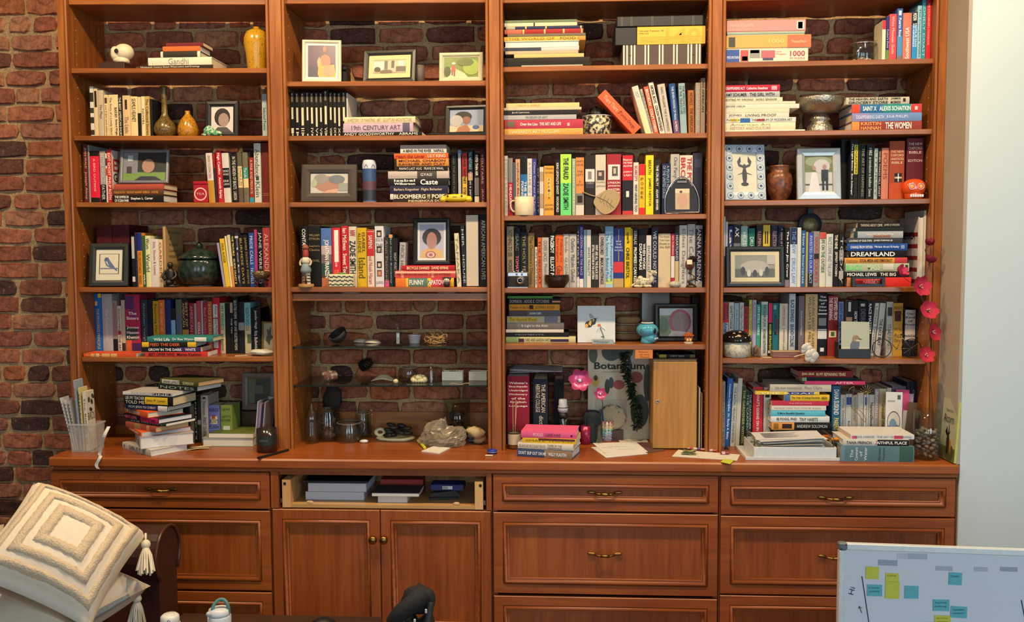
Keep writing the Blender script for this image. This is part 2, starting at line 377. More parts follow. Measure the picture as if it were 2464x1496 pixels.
def shelf(col, row, yl, yr, xl, xr, thick=.0195, glass=False):
    yf = .012
    a, b = P(xl, yl, yf), P(xr, yr, yf); k = (b.z-a.z)/(b.x-a.x)
    SH[col, row] = (a.x, a.z, k)
    x0, x1 = SIDE[col-1]; x0 += .001; x1 -= .001
    if glass:
        g = box(x0, x1, .014, BK-.01, -.006, 0); m = GLASSD
    else: g = box(x0, x1, yf, BK-.005, -thick, 0, .002); m = WH
    V = [(x, y, z+a.z+k*(x-a.x)-ZC) for x, y, z in g[0]]
    if glass:
        o = mk('glass_shelf', (V, g[1]), m, BC)
        e = box(x0, x1, .0105, .0138, -.006, 0); mk('glass_edge', ([(x, y, z+a.z+k*(x-a.x)-ZC) for x, y, z in e[0]], e[1]), GEDGE, o)
        for sx in (x0+.006, x1-.006):
            for sy in (.03, .24): mk('support_pin', tr(lathe([(.003, -.006), (.003, .006)], 8), (sx, sy, a.z-ZC-.010), (0, math.pi/2, 0)), CHROME, o)
    else: mk('shelf', (V, g[1]), m, BC)
for c, r, yl, yr, xl, xr in [(1, 0, -1, -1, 170, 640), (1, 1, 164, 163.6, 175, 641), (1, 2, 326.4, 326.6, 181, 645), (1, 3, 486.6, 487, 187, 650), (1, 4, 691.4, 691.6, 195, 657), (1, 5, 859, 858, 201, 660),
        (2, 0, -3, -6, 690, 1165), (2, 1, 196, 194.4, 692, 1167), (2, 2, 327, 324.6, 696, 1169), (2, 3, 486.6, 486.2, 700, 1171), (2, 4, 691, 691, 706, 1174),
        (3, 0, -5, -13, 1213, 1700), (3, 1, 161, 153, 1213, 1697), (3, 2, 324.4, 319.6, 1214, 1696), (3, 3, 519, 514.5, 1216, 1694), (3, 4, 693, 692, 1217, 1693), (3, 5, 829, 829, 1218, 1692),
        (4, 0, -10, -22, 1746, 2252), (4, 1, 150.5, 140, 1745, 2250), (4, 2, 316.5, 310, 1743, 2246), (4, 3, 483, 477.5, 1741, 2242), (4, 4, 692, 689.7, 1740, 2238), (4, 5, 862, 864, 1740, 2236)]: shelf(c, r, yl, yr, xl, xr)
shelf(2, 'g1', 833.5, 833.5, 706, 1176, glass=True); shelf(2, 'g2', 926.5, 926.5, 706, 1176, glass=True)
SH[1, 6] = SH[2, 6] = SH[3, 6] = SH[4, 6] = (0, ZC, 0)
def zs(key, x): a = SH[key]; return a[1]+a[2]*(x-a[0])
va = P(900, 704, .03).z; vb = P(900, 723, .03).z
mk('valance', box(SIDE[1][0]+.0005, SIDE[1][1]-.0005, .03, .05, vb-ZC, va-ZC-.004), WH, BC)
mk('back_rail', box(SIDE[1][0]+.0005, SIDE[1][1]-.0005, BK-.007, BK+.006, .0, P(900, 990, BK).z-ZC), WH, BC)
mk('back_rail', box(SIDE[0][0]+.0005, SIDE[0][1]-.0005, BK-.02, BK, .0, .04), WH, BC)
# ---------------------------------------------------------------- worktop and cabinets
xl = PZ(101, 1105.5, ZC).x
WT = single('worktop', 'long cherry wood worktop running under the whole bookcase', 'worktop', join(box(xl, XR-.0005, YC, YB-.02, -.038, 0, .006), box(xl+.012, XR-.0005, YC+.014, YB-.03, -.05, -.038)), WDH, (0, 0, ZC))
YF = YC+.03                                    # cabinet front face
def pf(px, py): return P(px, py, YF)
def loft(x0, x1, z0, z1, lv, close=True):
    V = []; Fc = []
    for ins, y in lv: V += [(x0+ins, y, z0+ins), (x1-ins, y, z0+ins), (x1-ins, y, z1-ins), (x0+ins, y, z1-ins)]
    for k in range(len(lv)-1):
        for i in range(4): Fc.append((k*4+i, k*4+(i+1) % 4, k*4+4+(i+1) % 4, k*4+4+i))
    if close: Fc.append((len(V)-4, len(V)-3, len(V)-2, len(V)-1))
    return V, Fc
def handle(parent, x, z, y):
    h = mk('handle', join(tube(spl([(-.038, 0, 0), (-.034, -.014, 0), (-.02, -.023, 0), (0, -.025, 0), (.02, -.023, 0), (.034, -.014, 0), (.038, 0, 0)], 5), .0042, 8),
        tr(ball(.017, .0045, .006, 12, 6), (-.049, -.004, .002), (0, .06, 0)), tr(ball(.017, .0045, .006, 12, 6), (.049, -.004, .002), (0, -.06, 0)),
        tr(lathe([(.0055, -.018), (.0065, 0), (.0055, .018)], 8), (0, -.025, 0), (0, math.pi/2, 0))), BRASS, parent, True); h.location = (x, y, z); return h
def front(cab, name, x0, x1, z0, z1, fr, hd=None, knob=None):
    dy = -.019
    d = mk(name, loft(x0, x1, z0, z1, [(0, 0), (0, dy+.002), (.002, dy), (fr-.003, dy), (fr-.0015, dy+.005), (fr, dy+.005)], False), WDH if x1-x0 > z1-z0 else WDV, cab)
    mk('moulding', loft(x0, x1, z0, z1, [(fr, dy+.005), (fr+.0012, dy-.003), (fr+.006, dy-.006), (fr+.011, dy-.003), (fr+.0125, dy+.005), (fr+.0145, dy+.006), (fr+.0175, dy+.004), (fr+.0205, dy+.007), (fr+.021, dy+.012)], False), WDH, d, True)
    mk('panel', loft(x0, x1, z0, z1, [(fr+.0205, dy+.0125), (fr+.0205, dy+.0124)]), WDV, d)
    if hd: handle(d, hd[0], hd[1], dy+.011)
    if knob:
        k = mk('knob', tr(lathe([(.006, 0), (.005, .008), (.012, .013), (.0165, .02), (.0155, .028), (.009, .033), (.001, .034)], 16), (0, 0, 0), (math.pi/2, 0, 0)), BRASS, d, True); k.location = (knob[0], dy, knob[1])
    return d
UX = [pf(127, 1180).x, pf(655, 1180).x, pf(1184.5, 1180).x, pf(1729.5, 1180).x, pf(2310, 1190).x]; UX[4] = min(UX[4], XR-.003)
ZT = ZC-.0505
def zz(px, py): return pf(px, py).z
def cabinet(i, label, cat, kind):
    c = thing(kind, label, cat, (0, YF, 0)); x0, x1 = UX[i]+.001, UX[i+1]-.001; d = YB-.02-YF
    mk('carcass', join(box(x0, x0+.018, .001, d, 0, ZT), box(x1-.018, x1, .001, d, 0, ZT), box(x0+.0181, x1-.0181, d-.012, d, 0, ZT), box(x0+.0181, x1-.0181, .05, d-.013, .08, .1),
        box(x0+.0181, x1-.0181, .06, .078, 0, .079), box(x0+.0181, x1-.0181, .001, d-.013, ZT-.016, ZT)), WDV, c)
    return c, x0, x1
CBS = []
for i, ys, hs in [(0, (1131, 1219, 1222, 1413, 1416, 1610), [(390, 1176), (390, 1316), (390, 1510)]), (2, (1139, 1228, 1231, 1427, 1432, 1632), [(1455, 1184), (1455, 1331), (1455, 1530)]), (3, (1145, 1238, 1240, 1429, 1431, 1632), [(2009, 1196), (2009, 1337), (2009, 1530)])]:
    c, x0, x1 = cabinet(i, ['cherry drawer cabinet beside the bare brick wall and sofa arm', '', 'cherry drawer cabinet with three wide drawers between the doors and the whiteboard', 'cherry drawer cabinet partly behind the whiteboard'][i], 'cabinet', 'drawer_cabinet')
    xm = (UX[i]+UX[i+1])/2; px = {0: 390, 2: 1455, 3: 2009}[i]; xe = x1-.004 if i < 3 else pf(2294, 1190).x
    if i == 3: mk('end_stile', box(xe+.004, x1, -.012, .0005, .08, ZT), WDV, c)
    for q in range(3):
        z1, z0 = zz(px, ys[2*q]), max(zz(px, ys[2*q+1]), .09)
        front(c, 'drawer', x0+.004, xe, z0+.0015, z1-.0015, .036 if q == 0 else .038, hd=(pf(*hs[q]).x, max(zz(*hs[q]), z0+.05)))
c, x0, x1 = cabinet(1, 'cherry two-door cabinet with brass knobs below the frontless drawer', 'cabinet', 'door_cabinet')
zm = zz(920, 1224); xm = pf(918, 1300).x
front(c, 'door', x0+.004, xm-.0015, .09, zm, .04, knob=(pf(902, 1291).x, zz(902, 1291)))
front(c, 'door', xm+.0015, x1-.004, .09, zm, .04, knob=(pf(928, 1291).x, zz(928, 1291)))
mk('face_stile', box(x0, pf(674, 1180).x, -.018, .0005, zm+.004, ZT), WDV, c); mk('face_stile', box(pf(1171, 1180).x, x1, -.018, .0005, zm+.004, ZT), WDV, c)
mk('divider', box(x0+.0182, x1-.0182, .002, .38, zm-.012, zm+.002), WDH, c)
# open drawer box without its front
xa, xb = pf(682, 1190).x, pf(1163, 1190).x; z0 = zm+.006; zt = zz(700, 1152)
D = thing('drawer_box', 'pale maple drawer box missing its front, holding papers', 'drawer', (0, YF, 0)); t = .034
for s, a, b in ((0, xa, xa+.033), (1, xb-.031, xb)):
    p = mk('drawer_side', box(a, b, -.014, .36, z0, zt), MAPLE, D)
    mk('screw', tr(lathe([(.0055, -.001), (.006, .001), (.003, .0015)], 10), ((a+b)/2+(-.006 if s == 0 else .006), -.0145, zt-.014), (math.pi/2, 0, 0)), M('3c3a36', .4, .8), p)
    mk('slide_rail', box(a-.009 if s == 0 else b+.001, a-.001 if s == 0 else b+.009, -.01, .35, z0+.016, z0+.034), CHROME, D)
mk('drawer_bottom', box(xa+.0331, xb-.0311, -.012, .36, z0, z0+.012), wood('maple_board', 'x', 'b98f58', 'c79f68', 'a87b45', .35), D)
mk('drawer_back', box(xa+.0331, xb-.0311, .345, .36, z0+.0121, zt), MAPLE, D)
ZD = z0+.0121
for x, y in LAMPS:
    t = thing('ceiling_lamp', 'round white recessed ceiling downlight in front of the bookcase', 'lamp', (x, y, CEIL-.012), group='recessed ceiling downlights')
    mk('trim_ring', lathe([(.05, .006), (.05, 0), (.075, 0), (.075, .0118), (.05, .0118)], 24, False), M('e8e6e0', .5), t)
    mk('lamp_disc', lathe([(.049, .004), (.049, .006)], 20), M('ffe0b0', .5, vary=0), t)
# ---------------------------------------------------------------- books
NAMES = {'black': '1a1817', 'charcoal': '37363a', 'dark brown': '3f2a1e', 'brown': '6a4526', 'tan': 'b59a70', 'cream': 'd8cba4', 'white': 'd6d2c8', 'light grey': 'b3b0ac', 'grey': '8a8783', 'dark grey': '5c5a58', 'red': 'b8282e',
  'dark red': '7a1f26', 'maroon': '4c1719', 'orange': 'd0682e', 'light orange': 'd29a4a', 'yellow': 'd6b52c', 'mustard': 'b08c30', 'green': '4a8a4c', 'dark green': '223a2e', 'olive': '75784c', 'lime green': 'a8dc58', 'teal': '2a7a78',
  'light blue': '93b6c4', 'blue': '2f5ea6', 'navy blue': '20284e', 'slate blue': '5f7ea4', 'purple': '5a3c78', 'lavender': '9a94b4', 'pink': 'd45a80', 'crimson': 'a01f44', 'salmon': 'c8745e', 'rust': '9c4a30', 'beige': 'bfb29c', 'pale green': 'a4b498', 'turquoise': '5ab0c4'}
NL = {k: np.array(lin(v)[:3])**(1/2.2) for k, v in NAMES.items()}
def cname(h): c = np.array(lin(h)[:3])**(1/2.2); return min(NL, key=lambda k: float(((NL[k]-c)**2).sum()))
ORD = 'first second third fourth fifth sixth seventh eighth ninth tenth eleventh twelfth thirteenth fourteenth fifteenth sixteenth seventeenth eighteenth nineteenth twentieth twenty-first twenty-second twenty-third twenty-fourth twenty-fifth twenty-sixth twenty-seventh twenty-eighth twenty-ninth thirtieth thirty-first thirty-second'.split()
class Opt:
    def __init__(s, t):
        s.bands = []; s.pics = []; s.lean = 0; s.d = None; s.y = None; s.hard = None; s.pg = False; s.t = (.06, .94); s.rot = 0; s.tilt = 0; s.u = .58; s.bold = False; s.side = None; s.pcol = None; s.dx = 0
        for k in t.split():
            c, v = k[0], k[1:]
            if c == 'b': r, h = v.split(':'); a, b = r.split('-'); s.bands.append((float(a), float(b), h))
            elif c == 'p': r, h = v.split(':'); a = [float(q) for q in r.split(',')]; s.pics.append((*a, h))
            elif c == 'l': s.lean = float(v)
            elif c == 'd': s.d = float(v)
            elif c == 'y': s.y = float(v)
            elif c == 'h': s.hard = True
            elif c == 's': s.hard = False
            elif c == 'F': s.pg = True
            elif c == 't': s.t = tuple(float(q) for q in v.split('-'))
            elif c == 'r': s.rot = float(v)
            elif c == 'i': s.tilt = float(v)
            elif c == 'u': s.u = float(v)
            elif c == 'B': s.bold = True
            elif c == 'g': s.pcol = v
            elif c == 'S': s.side = v
def book(w, h, d, col, title, tcol, op, flat, loc, rot, label, group, cat='book'):
    hard = op.hard if op.hard is not None else (w > .02)
    tb = .0024 if hard else .0007; ov = .003 if hard else .0; bl = .0018 if hard else .0005
    w = max(w, tb*2+.002)
    mp = (lambda t, y, s: (h/2-s, y, t+w/2)) if flat else (lambda t, y, s: (t, y, s))
    if op.pg:                                                       # fore-edge towards the room: spine at the back
        m0 = mp; mp = lambda t, y, s: m0(-t, d-y, s)
    n = 6; arc = [(-w/2+w*i/n, bl-bl*(1-(2*i/n-1)**2)*1.0) for i in range(n+1)]
    O = [(-w/2, d)]+[(-w/2, .002)]*0+arc+[(w/2, d)]; I = [(-w/2+tb, d)]+[(max(-w/2+tb, min(w/2-tb, t)), .0035) for t, y in arc]+[(w/2-tb, d)]
    V = []
    for L in (O, I):
        for s in (0, h): V += [mp(t, y, s) for t, y in L]
    k = len(O); Fc = []
    for i in range(k-1):
        Fc += [(i, i+1, k+i+1, k+i), (2*k+i, 3*k+i, 3*k+i+1, 2*k+i+1), (i, 2*k+i, 2*k+i+1, i+1), (k+i, k+i+1, 3*k+i+1, 3*k+i)]
    for i in (0, k-1): Fc.append((i, k+i, 3*k+i, 2*k+i))
    o = mk('hardcover_book' if hard else 'paperback_book', (V, Fc), M(col, .62, vary=.1, scale=40, spec=.22)); o.location = loc; o.rotation_euler = rot
    tag(o, label, cat, group)
    a = mp(-w/2+tb, .004, ov); b = mp(w/2-tb, d-ov-.0005, h-ov)
    mk('pages', box(*[v for i in range(3) for v in (min(a[i], b[i]), max(a[i], b[i]))]), M(op.pcol, .8, vary=.08, scale=300) if op.pcol else (PAGE if random.Random(label).random() < .55 else PAGEW), o)
    def strip(f0, f1, u0, u1, hx, nm, off):
        aa = [(u0*w-w/2+(u1-u0)*w*i/n) for i in range(n+1)]; V = []; 
        for s in (h*(1-f1), h*(1-f0)):
            V += [mp(t, bl-bl*(1-(2*t/w)**2)-off, s) for t in aa]
        for s in (h*(1-f1), h*(1-f0)): V += [mp(t, bl-bl*(1-(2*t/w)**2)-off+.0003, s) for t in aa]
        q = n+1; Fc = [(i, i+1, q+i+1, q+i) for i in range(n)]+[(0, q, 3*q, 2*q), (n, 2*q+n, 3*q+n, q+n)]+[(i, 2*q+i, 2*q+i+1, i+1) for i in range(n)]+[(q+i, q+i+1, 3*q+i+1, 3*q+i) for i in range(n)]
        mk(nm, (V, Fc), M(hx, .62, vary=.08, scale=40, spec=.22), o)
    for f0, f1, hx in op.bands: strip(max(f0, .002), min(f1, .998), .012, .988, hx, 'spine_band', .0003)
    for f0, f1, u0, u1, hx in op.pics: strip(f0, f1, u0, u1, hx, 'spine_print', .0006)
    if op.side == 'x': text('EX', 'b03028', o, (w/2+.0006, .012, h*.6), (0, 1, 0), (0, 0, 1), .09, .05, bold=True); text('G', '2a2624', o, (w/2+.0006, .012, h*.4), (0, 1, 0), (0, 0, 1), .03, .035, bold=True)
    if op.side == 'p':
        for i_, s_ in enumerate(('Portraits', 'of', 'Artists', 'Customs', 'notes')): text(s_, '4a3a22', o, (w/2+.0006, .03, h*(.88-.1*i_)), (0, 1, 0), (0, 0, 1), .012*len(s_), .012)
    def vec(a, b): return (Vector(b)-Vector(a))
    if title:
        yt = -bl-.0008 if bl < .001 else -.0011; f0, f1 = op.t; L = h*(f1-f0)
        A, B = mp(0, 0, 0), mp(1, 0, 0); dt = vec(A, B); ds = vec(A, mp(0, 0, 1))
        if title[0] == '^':
            ln = title[1:].split('/'); q = len(ln); lh = L/q
            for i, s in enumerate(ln):
                c = tcol
                if '~' in s: c, s = s.split('~')
                if not s: continue
                hh = lh*.62; ww = w*.84; k_ = min(1, len(s)*hh*.95/ww) if hh*len(s)*.95 < ww else 1
                text(s, c, o, mp(-ww*k_/2, yt, h-h*f0-lh*(i+1)+lh*.19), dt, ds, ww*k_, hh, bold=op.bold)
        else:
            rev = title[0] == '<'; title = title.lstrip('<'); ch = title.split('/'); tot = sum(len(c.split('~')[-1].split('+')[0]) for c in ch)+1.5*(len(ch)-1); s0 = h*(1-f0)
            for c in ch:
                cc = tcol
                if '~' in c: cc, c = c.split('~')
                ln = c.split('+'); l = L*len(ln[0])/tot; m = len(ln)
                for i, s in enumerate(ln):
                    if not s.strip(): continue
                    uw = w*op.u/m*(1 if m == 1 else 1.1); hh = uw*(.95 if m == 1 else .78); hh = min(hh, l*.9/len(s)*2.6, .03)
                    cu = 0 if m == 1 else (.25-.5*i)*w*op.u*1.15
                    if rev: text(s, cc, o, mp(cu+hh/2, yt, s0-l), ds, -dt, l, hh, bold=op.bold)
                    else: text(s, cc, o, mp(cu-hh/2, yt, s0), -ds, dt, l, hh, bold=op.bold)
                s0 -= l+L*1.5/tot
    return o
LAST = {}
def parse(txt):
    for ln in txt.strip().split('\n'):
        f = [q.strip() for q in ln.split('|')]; f += ['']*(4-len(f)); a = f[0].split(); yield [float(v) for v in a[:-1]], a[-1], f[1], f[2] or 'e8e2d4', Opt(f[3])
def lab(col, title, tcol, tail):
    s = cname(col)+' book'; t = s+' with '+(cname(tcol).split()[-1] if tcol else '')+' lettering, '+tail
    return t if title and len(t.split()) <= 16 else s+', '+tail
def row(crop, key, Y, anchor, group, txt, start=1, zb=None):
    ox, oy, sc = crop; i = start-1; pr = None
    for a, col, title, tcol, op in parse(txt):
        x0, x1, yt = a; y = op.y if op.y is not None else Y
        xm = ox+(x0+x1)/2/sc; top = oy+yt/sc
        zt = P(xm, top, y).z; xw = P(xm, top, y).x
        zb_ = zb if zb is not None else zs(key, xw); my = (proj((xw, y, zb_))[1]+top)/2
        p0, p1 = P(ox+x0/sc, my, y), P(ox+x1/sc, my, y); w = p1.x-p0.x-.0006; X = (p0.x+p1.x)/2; h = zt-zb_; ang = 0
        if op.lean:
            dx = op.lean/sc/F*3.55; ang = math.atan2(dx, h); X -= 0; L = math.hypot(dx, h); h = (L-w*abs(math.sin(ang))*.5); X = X-dx/2; w *= math.cos(ang)
            zb_ += abs(math.sin(ang))*w/2
        d = op.d or min(max(.6*h, .09), .165); d = min(d, BK-.004-y)
        lo, hi = SIDE[key[0]-1]; e = .0016; sx = h*math.sin(ang); xm_ = X+sx/2
        if (key[0], key[1]-1) in SH and key[1] != 6: h = min(h, zs((key[0], key[1]-1), X)-.0195-zb_-.0035)
        l_, r_ = xm_-w/2/math.cos(ang), xm_+w/2/math.cos(ang); m_ = .0007+(.0012 if op.lean else 0)
        if pr is not None: l_ = max(l_, pr+m_)
        l_ = max(l_, lo+e+max(-sx/2, 0)); r_ = min(max(r_, l_+.005), hi-e-max(sx/2, 0)); l_ = min(l_, r_-.005)
        pr = r_; w = (r_-l_)*math.cos(ang); X = (l_+r_)/2-sx/2
        book(w, h, d, col, title, tcol, op, False, (X, y, zb_+.0003), (0, ang, math.radians(op.rot)), lab(col, title, tcol, f'standing {ORD[i]} from {anchor}'), group); i += 1
def stack(crop, key, Y, anchor, group, txt, zb=None, cx=None):
    """listed from the top down, as seen; built from the bottom up"""
    ox, oy, sc = crop; it = list(parse(txt)); z = zb; n = len(it)
    for i in range(n-1, -1, -1):
        a, col, title, tcol, op = it[i]; x0, x1, y0, y1 = a; y = op.y if op.y is not None else Y
        ym = oy+(y0+y1)/2/sc; p0, p1 = P(ox+x0/sc, ym, y), P(ox+x1/sc, ym, y); X = (p0.x+p1.x)/2
        if z is None: z = max(zs(key, p0.x), zs(key, p1.x))+.0004
        w = (y1-y0)/sc/F*(y-CAM.y); r = math.radians(op.rot); h = (p1.x-p0.x)/math.cos(r)
        d = op.d or min(.66*h, .2)
        if not op.d: d = min(d, BK-.004-y)
        tail = ('lying on top of ' if i == 0 else 'lying at the bottom of ' if i == n-1 else f'lying {ORD[i]} from the top of ')+anchor
        ti = math.radians(op.tilt); zz_ = z+(abs(math.sin(ti))*h/2)
        rt_ = Euler((0, ti, r)); k = w
        # keep the spine's left/right ends where they are seen
        book(w-.0004, h, d, col, title, tcol, op, True, (X, y, zz_), (0, ti, -r), lab(col, title, tcol, tail), group)
        z += w if not ti else w+.004
    return z
A1, A2, A3, A4, A5, A6, A7 = (160, 0, 4.998), (160, 299, 4.998), (180, 500, 4.998), (180, 650, 4.998), (130, 850, 8.079), (200, 960, 8.079), (430, 860, 8.079)
B1, B2, B3, B4, B5, B6 = (685, 0, 4.998), (690, 299, 4.998), (695, 500, 4.998), (700, 750, 4.998), (700, 930, 8.079), (900, 930, 8.079)
C1, C2, C3, C4, C5, C6, C34 = (1205, 0, 4.998), (1205, 200, 4.998), (1205, 350, 2.84), (1205, 520, 2.84), (1205, 690, 2.84), (1205, 830, 2.84), (1180, 320, 3.7397)
D1, D1b, D2, D3, D34, D4, D4b, D5, D5b, D6, D6b, D6c, D6d, D56 = (1735, 0, 2.84), (1960, 0, 4.59), (1700, 0, 3.85), (1735, 310, 2.569), (1700, 310, 3.74), (1735, 500, 2.84), (1990, 500, 4.59), (1735, 690, 4.59), (1990, 690, 4.59), (1735, 860, 4.59), (2000, 860, 4.118), (1700, 950, 4.268), (1990, 950, 3.944), (1700, 680, 3.325)
L3 = (100, 850, 4.107)
# ---- bay 1
stack(A1, (1, 1), .04, 'the stack between skull and yellow vase', 'books stacked beside the skull', '''
1195 1640 490 530 6d1f22
1155 1605 531 590 c4632e
1130 1610 596 668 2f2c22|||b0-.06:d8cfb6 b.92-1:d8cfb6
980 1745 675 768 d8cfb6|Gandhi|8d8a80|t.32-.64 u.8 h
875 1760 770 815 2a2018|Nineteenth Century Dutch Watercolors and Drawings|e8dcc0|t.02-.82''')
row(A1, (1, 2), .07, 'the panel, before the long-necked vase', 'paperbacks beside the long-necked vase', '''
285 330 1040 c9cabd|||b.12-.3:2a2c26 b.42-.52:33352c b.6-.72:2a2c26 b.85-.95:2f312a
332 378 1065 d2b98a|||p.05,.38,.2,.8:2a1c12
379 448 1085 b9a98f|The Plays|6a5a48|t.3-.6
455 502 1140 d8bf8d|Lord Jim and others|5a4424|p.07,.2,.2,.8:4a2c16 t.25-.95
502 568 1140 d9c493|The Story of a Lovely Island|6a5a34|
568 625 1138 dcc592|BLACK BOY/Richard Wright|2a1c10|t.3-.95 B
625 672 1140 1d1a17|THE BEST AMERICAN SHORT|e8dcc0|t.06-.98
676 768 1148 d0b283|The Little|8a7448|p.1,.33,.32,.62:3a2416 t.5-.9
770 855 1160 dfc68f|SEAMUS HEANEY|4a3a22|t.05-.62 u.8
856 900 1165 cdb98a|||b.4-1:17130f
903 945 1160 e0cc9c|NOVEL|3a2a18|t.3-.7
945 1003 1158 b89a5c|The Collected Stories|4a3418|
1006 1034 1190 1b1a18|||d.15''')
row(A1, (1, 2), .12, 'the post, behind the black portrait frame', 'paperbacks beside the long-necked vase', '2352 2412 1130 a9b8b8|Selected Poems|3c444a|t.3-.8')
row(A2, (1, 3), .05, 'the panel, before the silver frame', 'books beside the silver photo frame', '''
205 262 240 5a2019|JEAN WALD/Joseph Alsop|cdb79a|
263 282 250 8d928e|||d.2
283 396 320 d81f3a|A BIRD OUTSIDE|f0c8c4|b0-.1:141110 b.9-1:1d1512 t.15-.78 u.22 h
405 474 320 9b948a|BETTER WORLD/FATHER|dcd6cc|b.65-1:141210 s
475 488 350 d8d4cc|||b.1-.25:1a1817 b.3-.45:b8342c
489 548 310 d6d0c6|EXIT GHOST PHILIP ROTH|e8d8c4|b0-1:c2261e Sx B''')
stack(A2, (1, 3), .035, 'the stack under the silver frame', 'books stacked under the silver frame', '''
568 1170 702 770 a84a3a|||h
562 1165 772 838 5f3a1e|PHILIP ROTH/d88e3a~THE PLOT AGAINST AMERICA/A NOVEL|c98a3c|t.02-.9 B
550 1165 840 930 17130f|THE EMPEROR+OF OCEAN PARK/Stephen L. Carter|ece6da|t.05-.8 u.85 B''')
row(A2, (1, 3), .05, 'the red tin', 'books beside the red tin', '''
1692 1768 345 cfc6bd|DRIVEN TO DISTRACTION|b03a34|l-30 b.55-1:b5862c t.05-.5
1772 1800 350 8e1f22|||l-28 b.3-1:2b2430
1808 1872 315 b3202a|High Conflict/Amanda Ripley|f0e0d4|l-26 t.05-.92 B
1880 1962 345 c8c2b8|^DEAD/WAKE//ERIK/LARSON|d8d4c8|l-24 b.3-.7:161412 t.33-.66
1985 2058 355 15120f|IN THE GARDEN OF BEASTS/LARSON|d8d0c0|l-14 t.06-.94
2042 2116 335 5a5040|Travels in the+Scriptorium|2c2416|l-14 b.28-.7:d8c08a t.3-.66 u.8
2122 2186 335 6b6450|The Life|dfe8dc|l-14 b.3-.52:2f8a72 b.52-.7:d8c08a t.31-.5
2200 2252 400 8e2a1c|A FINE AND PRIVATE|e0b898|b.88-1:2a8ea0 t.05-.8
2256 2338 228 cfcabb|Abundance/Klein|4c5a54|p.55,.62,.25,.7:3f4a44 t.1-.9 u.7
2350 2440 225 6e2418|||h b.84-.845:c08a5c b.87-.875:c08a5c''')
row(A3, (1, 4), .1, 'the panel, behind the bird print', 'maroon albums behind the bird print', '''
268 452 215 4a1518|The Times|b08a6a|h d.17 t.28-.34
456 662 205 4a1519|The Times|b08a6a|h d.17 t.28-.34''')
row(A3, (1, 4), .06, 'the bird print', 'books between bird print and green pot', '''
686 722 330 181614|||b.03-.45:b8b4ac b.8-.9:cfc9bd
726 748 295 1d2744|||
751 812 300 d98a2e|THE CIRCUMSTANCES/REVISED|3a2414|b0-.33:1f2a6e t.35-.95
815 850 335 2f5a2c|WILD|f0ead8|t.75-.95 B
851 912 335 dcd6a0|Wom/World|3c4a34|t.05-.7 u.8
913 1010 375 d8cfc2|Eats, Shoots & Leaves|a85a50|t.06-.75 u.4
1011 1060 380 d9c08f|GARDENS|b04a34|t.06-.9
1062 1096 225 b08e5c||| d.165 h Sp''')
row(A3, (1, 4), .06, 'the green lidded pot', 'books beside the green lidded pot', '''
1745 1772 420 9a92b0|||l-72
1776 1832 370 d8b52a|PAUL AUSTER|4a3810|l-66 t.1-.5
1834 1858 340 d9cfae|||l-60
1848 1894 325 cfc3a0|||l-50 b.6-1:d08a3c
1895 1938 300 16140f|THE TROUBLE/GUIDE CRAZY II|e0c86a|l-40 B
1940 1984 300 2a2830|Moby|c9c4dc|l-34 b.06-.1:d8d4cc
1986 2038 330 191613|BURMESE DAYS|b89a4c|l-34
2040 2094 320 171512|JAMES DICKEY POEMS|a88c50|l-34
2096 2160 300 2a4a8e|PRIDE CALLS/NOVELS|c8d2e8|l-10
2162 2196 260 b03a6e|||
2197 2260 252 161412|JANE WERE/PO|dcd6ca|u.7
2262 2352 240 b2403c|ALEXANDRIA|e8b8a8|t.1-.9''')
